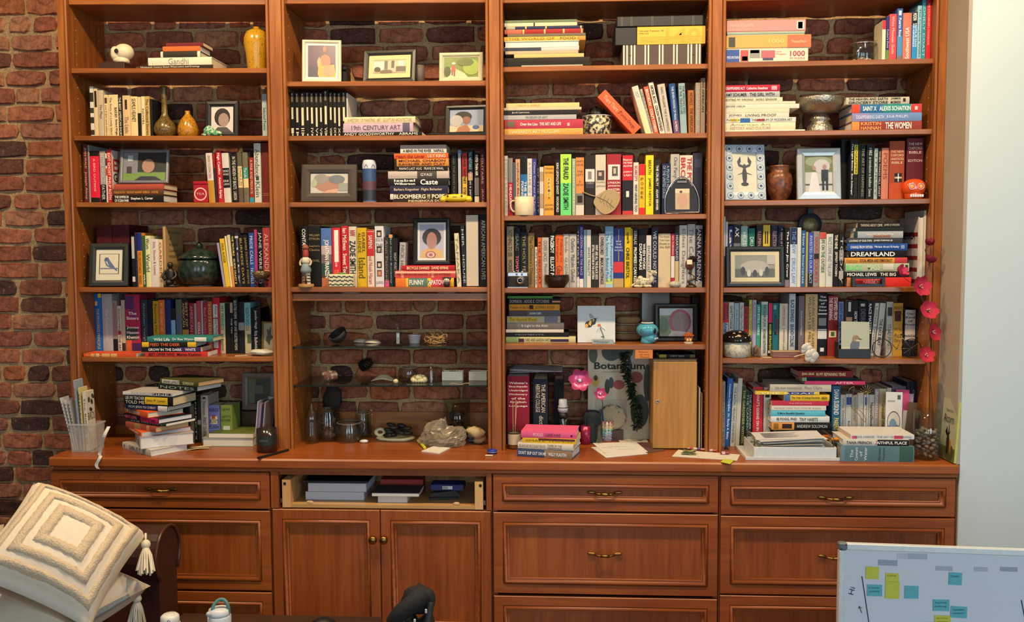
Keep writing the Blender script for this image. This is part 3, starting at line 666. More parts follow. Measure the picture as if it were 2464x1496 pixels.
row(A4, (1, 5), .125, 'the panel, behind the flat orange book', 'books in the row behind the teal stack', '''
222 326 280 1f62ae|THE PROGRESS PRINCIPLE|dcb848|p0,.07,.55,1:d8b834 p.13,.2,.05,.45:d8b060 t.25-.92 u.4
330 454 285 a9a6a6|The Consolations|d4d2d0|t.25-.8 u.3
456 514 365 8f8580|LEAP FROM THE OUTSIDE/STACK|c2403a|b.72-1:16181c t.05-.66
516 562 430 cdbfae|ENCHANTMENT/THE ART|2c2420|p.52,.6,.1,.9:a02c28
563 606 360 b5a890|||b.8-.95:3a2c24
609 786 290 a82848|^The/Sisters//Jonas/Hassen/Khemiri|f0e4e0|p.03,.25,0,.62:5c2c62 p.25,.4,.3,.75:7c2f66 p.55,.77,0,.8:2c4034 p.77,.97,0,.4:d0603a p.82,.97,.35,1:43285a t.28-.76 B
797 876 355 2c333e|Abraham Verghese|8e949c|u.4
882 936 360 161a22||
941 1010 370 b8901f|Resuming Her Identity|3a2c10|
1011 1085 358 d9682a|IN THE HEART OF/THE NOVEL|e8c488|u.4
1089 1158 355 1c2c66||
1160 1214 465 15171c|||b.25-.9:8aa4cc
1217 1290 352 5c6250|||p.3,.6,.2,.9:5a5478
1292 1370 360 3a1c16|BEST OF+AMERICAN|d8b070|b.55-1:b8742c t.05-.5 u.8
1376 1440 395 8e1f2c|AMERICAN FAMILY|c88a84|
1442 1467 400 a89494|
1469 1520 370 b5404a|COLLECTIVE|f0dcd8|t.4-.95 B
1522 1544 370 b0a0a0|
1546 1597 390 a01f3c|Red Clocks|d88a98|p.7,.73,.1,.9:e8d8d4 t.1-.6
1599 1656 375 b0552c|MOTHERLAND|e0a878|
1663 1746 330 c0202a|Alice/Alice McDermott|4a4644|p.12,.36,.0,.7:c9c4c0 p.38,.9,0,.7:c4c0bc t.14-.8 u.4
1749 1808 395 a4bc94|MY FRIENDS/at home|3c5a3c|b.45-1:d2b98a
1812 1868 400 181614|
1870 1904 390 1a1816|THE TIN|d8d0c4|b0-.2:a89078 t.3-.6
1906 1964 320 161414|SELECTED POEMS/NEW AND SELECTED POEMS|c8c4bc|
1966 2040 380 1d1c1c|||b.4-.55:8a8884
2041 2116 390 7ab0b0|NORTH WOODS|1c2c30|b.45-1:c9bd94 p.62,.8,.4,1:54683c t.1-.55
2122 2236 452 17161a|Jennifer Haigh/Rita Bullwinkel|e4e0d8|u.4''')
stack(A4, (1, 5), .018, 'the teal-topped stack before the row', 'books stacked before the row', '''
870 1660 785 850 2f7a74|Wild Life/Dr Rae Wynn-Grant|f0ece0|t.1-.85 p.72,.9,.12,.9:d8d2c4 B
805 1460 851 915 1c1a17|FEED THE DEER|dc6438|b0-.13:dcae2a b.84-1:dcae2a t.15-.7 B
800 1510 920 980 14171a|GROW IN THE DARK/WHITE|f0ece6|b.6-1:3c2a5c t.12-.92 B
845 1595 983 1040 d0352c|BEST OFFER WINS/Marisa Kashino|2a1412|t.06-.9 B u.7 ge0dcd2''')
# ---- bay 1, worktop: leaning heap (spines turned towards the brick wall side)
def heap(anchor, group, its, z):
    n = len(its)
    for i in range(n):
        (px0, px1, py), th, rot, L, d, Y, col, title, tcol, opt = its[i]; op = Opt(opt); r = math.radians(rot)
        # px1 = nearest corner; spine runs from px0 to px1
        X1 = P(px1, py, Y).x; w = th/F*(Y-CAM.y); c = Vector((-math.cos(r), math.sin(r), 0))*(L/2)
        tail = 'lying on top of ' if i == n-1 else 'lying at the bottom of ' if i == 0 else f'lying {ORD[n-1-i]} from the top of '
        book(w-.0004, L, d, col, title, tcol, op, True, (X1+c.x, Y+c.y, z), (0, 0, -r), lab(col, title, tcol, tail+anchor), group); z += w
    return z
YN = YC+.025
HP = heap('the tall heap beside the clear bin', 'books heaped beside the clear bin', [
 ((245, 363, 1100), 16.5, 38, .235, .155, YN, 'c9c0b0', 'SIBLEY', '3a3c3c', 't.25-.66 u.62 p.06,.09,.3,.7:4a4c58 p.72,.8,.2,.8:8a8478 gd4d2cc'),
 ((290, 337, 1080), 31, 58, .16, .2, YN+.01, 'a9a09a', 'The Genuine/Last Word', '6a6260', 'gd6d4d0 u.4'),
 ((261, 339, 1050), 10, 50, .19, .19, YN+.02, 'd2622a', 'INSTANT EXPERT', 'f4e8dc', 't.15-.85 B gb8b4b8'),
 ((261, 374, 1040), 14.5, 33, .21, .15, YN+.02, 'a8543c', '', '', 'h b.3-.5:a08050 b.72-.74:d0b080 b.77-.79:d0b080 gc8aa76'),
 ((274, 398, 1020), 6.5, 28, .225, .14, YN+.03, '23382c', 'THE HISTORY', 'c8ccc4', ''),
 ((255, 380, 1010), 13.5, 32, .235, .155, YN+.02, '1a1016', 'NEXT LEVEL/2a1018~STACY T. SIMS', 'd0507c', 'b.5-1:c81f5a t.04-.94 B gd8d6da'),
 ((259, 354, 990), 14.5, 40, .2, .15, YN+.035, 'dc5a26', 'THE SOUL OF LEADERSHIP/d89a2c~CHOPRA', 'e8dcc8', 'p.05,.55,.25,.85:2a1410 t.07-.9 gd8ccb4'),
 ((280, 402, 975), 13.5, 18, .21, .14, YN+.05, '1f2c4c', 'FROM JESUS TO CHRIST/CHRIST', 'e4e0da', 'b.78-1:d8d4cc t.08-.98 gd0ccc0'),
 ((282, 415, 960), 23.5, 14, .23, .15, YN+.05, '141110', 'LIES MY TEACHER+TOLD ME/2a2008~James W. Loewen', 'e4dfd2', 'p.44,.9,.12,.9:dcb62c t.04-.86 u.8 gd0c09a'),
 ((286, 413, 940), 8.5, 12, .225, .14, YN+.06, 'b0aca8', 'MAGAZINE', 'dcd8d4', 'b0-.17:d8d4cc p.6,.98,.3,.9:2c2c2e'),
 ((362, 473, 930), 13, 22, .205, .14, YN+.1, '17221a', 'NOTES', '9aa496', ''),
 ((363, 476, 918), 13.5, 25, .215, .14, YN+.09, '4c4c26', 'ANNE LAMOTT/e0dca0~SOMEHOW', '2e2a22', 'p.06,.52,.1,.9:c0bcb0 t.1-.9 gbc9a72')], ZC+.0004)
row(A7, (1, 6), .1, 'the book heap, before the binder', 'field guides beside the book heap', '''
40 105 700 24301f|||d.14
108 215 690 1d2620||
220 300 910 6e6450|Guide to Wildlife|a89a70|
310 360 760 16150f|INSECTS|c8c0b0|
363 430 780 2a2a28|||b.5-.6:8a8884
434 575 735 b5a89c|Peterson/FIRST GUIDES|2e2c2c|p.04,.08,.3,.7:1c1a1a t.13-.9 u.45
582 800 925 6a70b0|^BIRD//SECRETS/FLASH/CARDS|2c2e52|p.3,.5,.18,.8:c8c090 p.27,.37,.3,.6:a83a2c t.05-.8 h
816 1040 925 7f9040|^LEAF//AMY'S/RIVER|2e3820|p.55,.68,.2,.8:d8d4b8 t.06-.45 h''')
stack(L3, (1, 6), .03, 'the low pair beside the dark candle', 'green notebooks beside the dark candle', '''
1655 2090 846 893 5f6a2c||| F d.16 gd8d4c0
1590 2092 897 986 8a9c84||| F d.17 gccc9b8''', zb=ZC+.0004)
# ---- bay 2
row(B1, (2, 2), .05, 'the panel, before the art books', 'black comic volumes beside the art books', '\n'.join(
 f'{a} {b} {y} 131211|{s}|d8ccb0|p.03,.22,.3,.7:6a604c p.03,.06,.42,.58:d8ccb0 p.34,.{60+(i*7)%18},.3,.72:cfc2a0 p.93,.97,.35,.65:cfc8b8 t.8-.92' for i, (a, b, y, s) in enumerate([(65, 120, 1108, 'I'), (122, 180, 1112, 'II'), (182, 248, 1112, 'III'), (250, 298, 1105, ''), (300, 356, 1110, 'IV'), (358, 410, 1112, 'V'), (412, 460, 1112, 'VI'), (462, 524, 1085, 'VII'), (530, 578, 1108, 'VIII'), (580, 628, 1110, 'IX'), (630, 680, 1112, 'X'), (682, 742, 1105, 'XI')])))
row(B1, (2, 2), .055, 'the black comic volumes', 'black comic volumes beside the art books', '744 760 1118 c9c8c6|||d.16')
stack((685, 0, 4.998), (2, 2), .03, 'the art stack beside the beach photo', 'art books lying flat', '''
715 1570 1395 1468 d8c8a0|A HISTORY OF PAINTING/b0604c~ART/SCULPTURE ARCHITECTURE|9a8a68|t.05-.95 u.6 h d.165
705 1545 1470 1580 b8a0b0|19th CENTURY ART|5c3c58|t.12-.82 u.5 h d.165 b.85-.95:5a5468
695 1650 1582 1625 16130f|ANDY GOLDSWORTHY/ABRAMS|e8e2d6|t.02-.95 u.75 d.165''')
stack(B2, (2, 3), .04, 'the tall stack beside the yellow toy', 'books stacked beside the yellow toy', '''
1365 1915 203 243 b8a090
1365 1920 248 308 c9c5bd|A BEND IN THE RIVER/NAIPAUL|24201e|t.06-.95 B
1290 1940 316 380 dd5f22|Heart the Lover/f0c8b4~LILY KING|8e2414|t.03-.95 u.66 B
1322 1945 383 472 c9823a|MICHAEL CHABON+KAVALIER AND CLAY|5c1f14|t.04-.94 u.8 B
1340 1935 477 534 181614|MAMA'S LAST HUG/FRANS DE WAAL|d8d4cc|t.02-.92
1218 1950 543 632 b8aaa0|HOW TO RAISE/e8e4e0~GYASI|d0c4bc|b.48-.8:4a4442 t.04-.72 u.4
1218 1950 636 722 1b1a1c|Isabel+Wilkerson/Caste|f0ece4|t.1-.82 u.8 B
1242 1940 726 822 262640|Barbara Kingsolver/Flight Behavior|e8d0b0|t.07-.9 u.45
1242 1932 828 896 4a3a20|BLOOMBERG !! POPE|ece4d0|b0-.06:c8c4bc t.07-.95 u.8 B
1275 1900 900 936 2a221c|INDIGENOUS DC|d8c8a8|t.3-.92 u.8 B''')
row(B2, (2, 3), .07, 'the tall stack, above the yellow toy', 'books behind the yellow toy', '''
1975 2046 345 1a1917|AND THE BAND PLAYED|6a6660|u.35
2060 2096 310 a8aaac|||b0-.06:5a8ab0
2110 2170 350 b02a30|FRANK WHITNEY/2c2410~STELLA|241412|b.47-1:d0a83c B
2176 2240 300 17161a|TIG NOTARO/d8d4cc~I'm just a person|8ac0cc|p.44,.58,.06,.94:b08a78 t.05-.98
2256 2314 340 1d1c1c|INTO THIN AIR|e4e0d4|b.5-.85:6a6868 b.87-1:c8bfa8 t.05-.46 B
2321 2386 300 4a1c20|SOLITAIRE/JEAN|c8a8a0|t.1-.98 u.4''')
row(B3, (2, 4), .06, 'the wooden doll', 'books between the doll and curly-haired portrait', '''
140 230 225 151616|CONTACT/CARL|e0dcd4|t.04-.7 B u.5
235 385 220 151413|^WILLIAM/STYRON//Sophie's/Choice///NOVEL|a08c60|t.12-.6 u.3 h
389 515 243 4c6ea8|JONATHAN FRANZEN|f0ece4|b.3-.6:b8a0a0 b.45-.85:2c4a3a b.8-1:b8704a t.2-.85 B u.75
520 622 240 c8283a|Telegraph Avenue/d8a83c~MICHAEL+CHABON|f0e8dc|p.04,.58,.28,.78:f0e8dc t.06-.98 u.5
631 718 218 b8242c|Ian McEwan/Sweet Tooth|f0d8cc|b.7-.9:8e2a34 t.04-.85 B
723 815 225 cfc4b0|b0282c~NW/ZADIE SMITH|1d1a18|t.06-.78 B u.85
819 935 240 c9a41f|ISABEL+ALLENDE/Island|4a3a10|t.08-.85 u.75
941 1026 262 d8c4b0|f0e8dc~SAPIENS/Yuval Noah Harari|b04a40|b.0-.03:b8342c b.04-.46:c02a2c t.1-.95
1036 1142 220 cfcdd0|^//SICK IN/THE/HEAD//////JUDD|6a6868|p.07,.18,.22,.78:2a2422 p.33,.44,.2,.76:2a2422 p.58,.69,.2,.76:2a2422 p.72,.83,.2,.76:8a5a44 p.1,.16,.34,.66:d8b8a4 p.36,.42,.32,.64:d8b8a4 p.61,.67,.32,.64:d8b8a4 p.75,.81,.32,.64:c88a6c t0-.98 h
1150 1204 350 3a302c|Ann Patchett|8a807a|b.87-1:c84a7a
1206 1250 320 1c3030|Bel Canto Runaway|9ab0ac|b0-.06:d8946c
1252 1310 365 1f1a1c|NIGHT MUSIC EVER|b8b0b0|t.3-.8
1325 1398 415 a8a4a4|NICK HORNBY|6a6664|l25''')
BD = stack(B3, (2, 4), .045, 'the stack under the curly-haired portrait', 'red books under the curly-haired portrait', '''
1355 1995 672 736 b3202c|BICYCLE DIARIES/DAVID BYRNE|f0d8a8|t.1-.88 B
1280 2005 742 830 d2504c|THE UNDERGROUND RAILROAD/COLSON WHITEHEAD|7a1c1c|p.0,1,.62,.9:e8a88c p.1,.14,0,1:e89a7c p.6,.64,0,1:e89a7c t.02-.92 u.32 B
1282 1985 836 944 c83a4a|f0ece4~FUNNY/f0ece4~APATOW|f0ece4|b0-.18:d8742c b.18-.22:dcb42c b.22-.55:5a7a6a b.55-.61:dcb42c b.94-1:dcb42c p.56,.6,.3,.7:1c1814 t.24-.86 B u.6''')
row(B3, (2, 4), .05, 'the curly-haired portrait', 'books beside the curly-haired portrait', '''
2005 2058 305 d2c8a8|TANAKA|8a8468|l-30
2078 2124 215 22262c|HER/HOUSE|b8bcc4|l-24
2122 2288 78 1c1a18||| F h gcbbfa8 d.18
2292 2388 78 17181a|AFRICAN AMERICAN LIVES|9aa0a8|t.08-.9 u.5 h''')
# ---- bay 3
stack(C1, (3, 1), .03, 'the pile beside black boxes', 'pile of flat books and folders', '''
50 915 215 246 6a7a5a
45 918 248 290 c9bfa0|||b.4-.42:3a3c34
60 992 294 327 2f3352|||b0-.12:a8a48c b.25-.27:d0b070 b.51-.53:d0b070 b.96-.98:d0b070 h
45 995 329 382 9c2a2c|||b0-.22:b8644c b.23-.25:e0c070 b.5-.52:e0c070 b.74-.76:e0c070 b.97-.985:e0c070 h
80 1020 398 430 6e6350
40 1020 430 480 d8ac48|THE WORLD OF/4a3a1c~FOOD|8a6c30|t.05-.88 h b.9-1:cf8a44
45 945 480 557 d8d0b8||| F gdcd6c4 d.2
35 940 557 597 b8b8b4|||b0-.5:3a3e50
55 930 598 634 b5a585
160 1000 635 678 cfae72
45 1070 680 732 2a2622
40 1092 734 795 1d1a17|||p.2,.9,.15,.4:a8a094''')
stack(C2, (3, 2), .03, 'the stack beside the marbled planter', 'flat books beside the marbled planter', '''
65 945 238 290 d3bf86|I DREAM A WORLD|b09a60|t.14-.46 u.5
40 970 291 322 c6b79c
45 925 323 380 26262a|Jacob Lawrence|dcd8d0|t.1-.34 u.5
40 910 382 436 a8a6a8|MUSEUM OF ART|6a6c74|t.3-.6
45 990 438 544 b03a4c|Over the Line/THE ART AND LIFE|f0dcd8|p.03,.13,.2,.85:6a6050 p.8,.83,.25,.6:e0b0b0 t.2-.72 u.5 B h
45 990 546 622 d09a4c|HARVARD'S ART MUSEUMS|f0d8a8|t.07-.7 u.6''')
row(C2, (3, 2), .06, 'the fallen orange book', 'books leaning beside the fallen orange book', '''
1655 1735 35 c4c4b0|LOT|7aa4b4|l-170 b.5-1:d8cda0 t.12-.24 u.5 h
1715 1772 70 a59b90|TEXAS STORIES|6a645c|l-140
1780 1838 40 c05a3a|BROOKLYN/COLM TOIBIN|f0dccc|l-130 B
1838 1905 -10 cfc8b8|NICKEL BOYS/COLSON WHITEHEAD|2a2824|l-145 B
1930 2020 10 b9b0a4|NIALL WILLIAMS THIS IS HAPPINESS|5a5650|l-100 u.34
2052 2126 5 1f4a80|THE SEVEN MOONS OF MAALI ALMEIDA|e0e4ec|l-65 b.72-1:6a4a6a u.4
2150 2228 0 8aa4a8|THE WRONG END+OF THE TELESCOPE|2a3c44|l-32 t.05-.6 u.8
2256 2326 85 a0622c|NOVELS/THE AMERICAN|4a2a10|l-12
2342 2400 -5 a89c8a|THE GREAT AMERICAN|d4ccc0|
2404 2458 -60 a3917a|AN AMERICAN|3c342c|t.05-.6''')
row(C34, (3, 3), .05, 'the post, behind the cream mug', 'novels behind mug and stone leaf', '''
128 156 205 cfc8b8|MORE LETTERS|a8a294|
160 201 225 c02a2c|HEADACHE|f0e0d8|b0-.42:8a8884 t.46-.9 B
204 224 265 4a6070|||
227 268 235 c89a78|anybody's Bike Book|6a3420|
271 332 210 2a6aa0|THE BICYCLE+FIXING BOOK|f0ece8|b0-.3:17181a t.42-.98 u.8 B
333 375 230 cfc6bd|A VOLUME OF STORIES|a49a92|
376 414 230 3c3c8a|Citizen Coins and the Family|c8c8e4|
418 442 290 1a1a1c|OF THE CITY|8a8a88|
443 480 305 a88c78|||b0-.1:c8c0b4 b.3-.55:c4bcb4 b.85-1:d0ccc4
482 573 295 d09a3c|^A Biography/of the Continent//A/F/R/I/C/A//JOHN/READER|5a3c10|t.02-.9 p.25,.62,.3,.7:dcb468
584 625 240 1c1a18|KING LEOPOLD'S GHOST/HOCHSCHILD|dcd8cc|B
630 729 190 acdc54|THE FRAUD/ZADIE SMITH|1c2414|b.47-1:66d478 t.06-.9 B u.5 h
735 766 230 9ab08a|BLOOD SISTERS|d4dcc8|
768 843 220 d08a50|^WHITE/HOUSE//THE/CITY//A/HISTORY|6a3c18|b.62-.82:7a766e b.82-1:d0c8bc p.66,.78,.2,.8:2a2622 t.04-.5
850 943 200 2a2420|^//////CARO//|b8a8a0|p.23,.44,.05,.95:d4d0c8 p.27,.4,.3,.65:7a7672 p.46,.55,.1,.9:3c3c4c t.1-.6
945 1039 195 c9bfae|^/////A Lyndon/Johnson|6a4a44|p.26,.42,.15,.85:4a4644 p.29,.35,.3,.6:c8a898 t.1-.55
1046 1177 190 9c2c34|^LYNDON/JOHNSON/MASTER/OF THE/SENATE|f0dcd0|p.17,.42,.1,.92:d4d0c8 p.2,.36,.36,.76:3c3a38 p.23,.32,.46,.64:c4b4a8 t.44-.72 B h
1187 1283 200 26242a|^Eleanor/THE YEARS/ALONE//JOSEPH P/LASH|f0dcd8|b0-.42:c02a34 b.93-1:b83a3c p.6,.7,.36,.64:d8d4cc t.05-.36 B h
1286 1334 265 d2ccc0|c0342c~SCARCITY/WHY HAVING TOO|4a4642|B
1337 1393 280 d8b02c|^P/O/W/E/R|4a3410|b0-.22:d02a30 b.86-1:d0302c t.25-.7
1398 1468 200 e8d020|BREATH/JAMES NESTOR|5c4c10|t.08-.86 B u.42
1472 1530 240 26241f|THE CRUELTY/ADAM SERWER|e0dcd4|t.1-.92 B u.4
1543 1618 275 1f2a48|A PEOPLE'S HISTORY+OF THE UNITED STATES|a8b4c8|t.04-.68 u.8
1622 1699 190 b0aca4|One Party Country|5a5854|t.05-.7
1703 1820 200 cfc6b4|THE POWER+BROKER|b02a28|t.04-.7 B u.85 h
1822 1906 180 2c2c36|||p.1,.24,.15,.9:3c3c50 h''')
row(C34, (3, 4), .055, 'the post, behind the old camera', 'books behind camera, bowl and camel', '''
148 211 840 a09070|NOTHING TO SEE/WORRIED TO BE|2c2618|u.6
215 266 855 14181c|ISAAC/d86a80~TOMATO|5a6a70|B t.1-.8
269 338 895 1c2226|THE HOLY FEVERS|a8945c|u.4
340 396 900 8a7040|The Omnivore's Dilemma|3c2c14|
400 423 1025 c5bdb0|UN TRAUMA|3c3834|
426 462 940 d0602c|THE MEMORY|5a2410|
464 526 940 b5ada4|OLIVER SACKS/Musicophilia|6a645e|
531 583 895 131214|PAGEBOY/ELLIOT PAGE|f0ece8|B u.7
585 656 915 d8642c|Talking to+Strangers/Gladwell|8e2c10|t.06-.95 u.8
657 707 910 bdb4aa|blink/GLADWELL|7a726a|t.06-.9
709 776 910 b8b2aa|Outliers/Malcolm Gladwell|4c4844|t.08-.9
778 800 840 2a2e38|THE FIRST LAST|c8c8cc|b.83-1:d4d2cc
801 838 835 2c2c78|EDUCATION AND THE RACE|c0b0d4|b.86-1:d8d6d0 t.03-.8
840 865 870 8aa8a8|
867 905 870 cfccc4|WHITE FRAGILITY|2a2826|t.3-.8
906 975 910 2b2a28|WHY ARE ALL THE BLACK KIDS+SITTING TOGETHER IN THE CAFETERIA|e4e0d8|t.2-.85 B u.8
977 1032 905 b5a8a0|OVERLORD/MAX HASTINGS|26221f|B
1033 1106 840 9ac0d4|Ultra-Processed People+The Science Behind Food|1f4a84|b.86-.95:b8cc74 b0-.08:7aa4c0 t.12-.9 u.85
1107 1201 855 2c3a7c|^HOW/THE/MIND/WORKS|c8d0e8|b.57-.75:c83a44 b.85-1:b89a60 p.02,.2,.47,.53:b8946c p.4,.56,.47,.53:b8946c t.2-.4 h
1207 1265 850 d8b820|spark/CHRIS BRISTOL|1f1c10|t.08-.85 B
1266 1276 860 c8a81c|
1277 1328 850 1a1b1c|KEFALAS/f0ecdc~PROMISES I CAN KEEP|a8a8a4|B
1334 1400 865 1b1c1e|WHEN WORK+DISAPPEARS|f0ece4|t.25-.7 B u.85
1403 1447 920 cfcac2|ENTANGLED|3a3836|t.2-.7
1450 1508 850 262838|WE COULD NOT FAIL|a8a8bc|B
1511 1622 905 cbb794|^The People/They Leave/Down in/the Still|2a2420|t.03-.28 h
1625 1658 905 a8283c|NO TURNING|e8c0c4|b.42-.82:d4ccc0 t.04-.4
1660 1696 895 3a3c44|HEARTLAND|c8c8cc|b.52-.9:c0a87c t.05-.5
1700 1769 830 bdb8b0|Eldest Daughters|6a6660|
1773 1842 820 a8a6a4|The Collected|5a5856|
1846 1908 830 a09c98|ANNA KARENINA|d0ccd4|b.06-.9:242838''')
stack(C5, (3, 5), .085, 'the stack beside the bee tile', 'books stacked beside the bee tile', '''
45 352 46 63 4a8a3c
55 408 65 105 24201e|DOMINION/ADDIE E. CITCHENS|b8b0a4|t.02-.78 p.84,1,.3,.6:d88a68
57 403 106 148 d8942c|Parable of the Sower/OCTAVIA E. BUTLER|4a2410|p.4,.48,.2,.85:3a1c10 t.03-.9 u.5
57 408 150 190 5c5c5e|SUSAN CAIN|dcdcd8|b0-.35:54484c t.4-.62 u.4 B
42 408 191 235 b8b090|The Haunted Wood|5a4a1c|p.03,.56,.2,.8:d8b838 b.7-.95:7a7a88 t.05-.55
42 432 237 284 6e6a66|A Light in the Attic|dcd8d0|t.25-.72 u.6
36 430 285 306 d0cabc
36 466 307 336 1c1a1a|MOMENTS|8a8684|t.15-.6 u.35
36 512 338 379 c9c08a|YARD AND GARDEN SHEDS|3a3a28|b0-.2:8aa068 p.64,.9,.15,.6:3a2c4c p.18,.26,.1,.7:4a2444 t.27-.64 u.5 d.19''')
row(C6, (3, 6), .09, 'the reed diffuser', 'dictionaries behind the reed diffuser', '''
45 196 212 8e1f34|^Webster's/Encyclopedic/Unabridged/Dictionary/of the/English/Language|e8dccc|h t.07-.46 B d.19
222 322 232 1c2430|THE AMERICAN+HERITAGE COLLEGE/dictionary|d8cdb4|h t.08-.9 u.66 d.19''')
book(.075/1.9, .26, .12, '14171c', '', '', Opt('h'), False, (P(1345, 950, .1).x, .16, ZC+.0003), (0, 0, 0), 'black book standing behind the microscope under the papers', 'dictionaries behind the reed diffuser')
heap('the pink-topped stack at the worktop edge', 'books stacked at the worktop edge', [
 ((1240, 1376, 1100), 20.5, 14, .215, .14, YC+.03, '3a4a68', 'DON\'T SKIP OUT ON ME/WILLY VLAUTIN', 'dfe4ec', 'b.5-1:8a7458 t.03-.9 B u.6 gccd0d2'),
 ((1243, 1379, 1080), 14.5, 12, .215, .15, YC+.035, 'cfc6b4', '8a8478~BLANCHE MCCRARY BOYD/TOMB OF THE+UNKNOWN RACIST', '2a2824', 't.03-.8 u.8 gd4d2cc'),
 ((1254, 1386, 1065), 12.5, 8, .205, .14, YC+.05, 'd8b02c', 'SMALL THINGS', '6a5010', 'p.3,.98,.55,.95:5a2430 u.4 gd0ccbc'),
 ((1251, 1386, 1055), 16, 6, .21, .14, YC+.055, 'd85a86', 'f4d0dc~PICKLES/CARRIE KANE', '3a1c2c', 't.22-.72 u.5 p.9,.94,.3,.6:5a1c3c gdcd8d4')], ZC+.0004)
# ---- bay 4
row(D1b, (4, 1), .05, 'the clip-top jar', 'guidebooks beside the clip-top jar', '''
746 786 225 d8cfb0|||b0-.22:c8323a
790 825 180 2a2f6a|Fodor's Field|c8ccd8|b.75-1:5a8a3c t.3-.7
826 908 155 d84a50|White Mountain Guide|f0c8c0|t.05-.85 u.4
912 972 95 3c5a9a|Puerto Rico|e8ecf4|b.52-1:4a88b8 b.9-1:b8a890 p.04,.13,.25,.75:c8d0e0 t.18-.54 B u.5
975 1071 143 c9705e|<Southwest USA|f4ddd0|t.3-.96 B u.5
1076 1132 130 2a88c0|MOON/e4eef4~SANTA FE TAOS+AND ALBUQUERQUE|f0f0e8|b0-.27:15161a t.03-.72 B u.8
1135 1181 60 8ab4c4|The Complete Walks|3c5c6c|
1184 1229 0 2a8a94|LONELY COAST|a8d4d8|
1233 1301 -10 c8242c|THE SOUTHERNER'S COOKBOOK|f0c4bc|t.05-.75 u.4''')
stack(D2, (4, 2), .03, 'the pale stack beside silver bowl', 'pale books beside the glass bowl', '''
170 680 778 837 b01f3c|DISAPPEARING ACT/Catherine Steadman|f0d8dc|t.02-.78 p.85,.95,.2,.8:d89aa8 B
170 680 840 893 a8a8aa|AMY SCHUMER/THE GIRL WITH|2c2c30|t.02-.9 B
170 705 898 935 d2ccb0|EDITING MY WRONGS/SHOKO SENGHOR|2c2a24|t.02-.9
172 825 936 959 cfc9b4
165 860 961 1001 d4cfbc|JEROME CARLIN|3a3834|t.02-.28
172 768 1003 1041 cfcab0
172 765 1042 1083 d2ccb8|JONES/LIVING PROOF|3c3c38|t.06-.8
168 828 1084 1126 d0d0c8|Family of Man/THE MUSEUM OF MODERN ART|4a4844|p.08,.2,.2,.8:d8b838 p.22,.36,0,.9:2a6ab0 p.45,.56,.2,.7:b83a34 t.03-.95
168 825 1127 1196 d8d0b0|American Art+HISTORY AND CULTURE|a8a080|t.08-.65 u.8
168 912 1197 1213 d8d4c4|||d.2''')
stack(D2, (4, 2), .03, 'the colourful stack beside silver bowl', 'novels in the brighter stack', '''
1293 1880 905 968 b9b39c|THE HEAVEN AND EARTH+GROCERY STORE/JAMES+MCBRIDE|2c2a20|t.04-.86 u.85 B p.9,.94,.3,.8:2a2824
1345 1995 970 1046 2a6a9a|SAINT X/ALEXIS SCHAITKIN|f0f0ea|b0-.12:d04a30 b.85-1:cc3a3c b.45-.85:2a8a84 p.9,.94,.3,.7:f0d0c0 t.16-.84 B
1348 1995 1047 1122 6a88b8|DISAPPEARING EARTH/JULIA PHILLIPS|dce4f4|b0-.25:8a84b0 t.06-.8
1345 1995 1124 1203 8e3a34|e8a05a~KRISTIN+HANNAH/THE WOMEN|f4ece0|b0-.11:dc8a44 t.13-.85 B u.85''')
row(D34, (4, 3), .06, 'the silver wedding frame', 'books between wedding frame and orange skull', '''
1212 1264 95 17171a|||y.1
1268 1324 100 161819|The Light Eaters/Zoe Schlanger|e4e8e0|t.06-.92 B
1326 1362 100 191a18|PROGRAMMER/ESSAYS|3a3410|b.08-.57:ccc040
1366 1384 130 1d2220|
1386 1426 145 1c1c1a|THE ART OF HAPPINESS|8a8a80|
1440 1506 140 16201e|A BIBLE/an introduction to Buddhism/Cameron|d4d8cc|
1508 1540 175 a0b0a8|LITURGY|5a6a64|
1542 1571 175 1a1618|WHEN THINGS FALL APART|d8c0b0|
1574 1639 172 c47a62|POEMS|8a4434|t.1-.6
1645 1782 110 9a4428|^THE NEW/OXFORD/ANNOTATED/BIBLE|e0c4a4|b.72-1:b84a24 p.55,.7,.35,.85:26201c p.555,.695,.57,.63:e8dcc8 p.61,.64,.37,.83:e8dcc8 t.15-.4 h d.17
1800 1950 85 5a1a22|^THE NEW/OXFORD/BIBLE//EDITION|d8b8a8|t.06-.4 h d.17''')
row(D4, (4, 4), .09, 'the post, behind the mounted old photograph', 'books behind the mounted old photograph', '''
16 29 60 cfccd0|
31 45 95 d0ced0|
48 81 125 1f2a5a|Laval/BE|d8d8d4|B
84 132 115 2a2a2c|AX|e0dcd4|t.04-.2 B b.3-.5:77757a
135 181 125 8aa8a0|HUSH|dce8e4|t.1-.4
186 231 140 1f6a5c|DRUG WAR|e4ece4|t.15-.55
241 282 118 2a2830|ILLUMINATED|c88a84|t.1-.5
286 335 118 d0b040|W|2a2410|p.1,.3,.25,.4:1c1a14 p.1,.3,.55,.7:1c1a14 t.38-.5
342 386 118 2c2a34|ELECTIONS|b8949c|t.1-.4
391 433 120 242c44|A Stone of Hope|dcdce4|t.05-.45''')
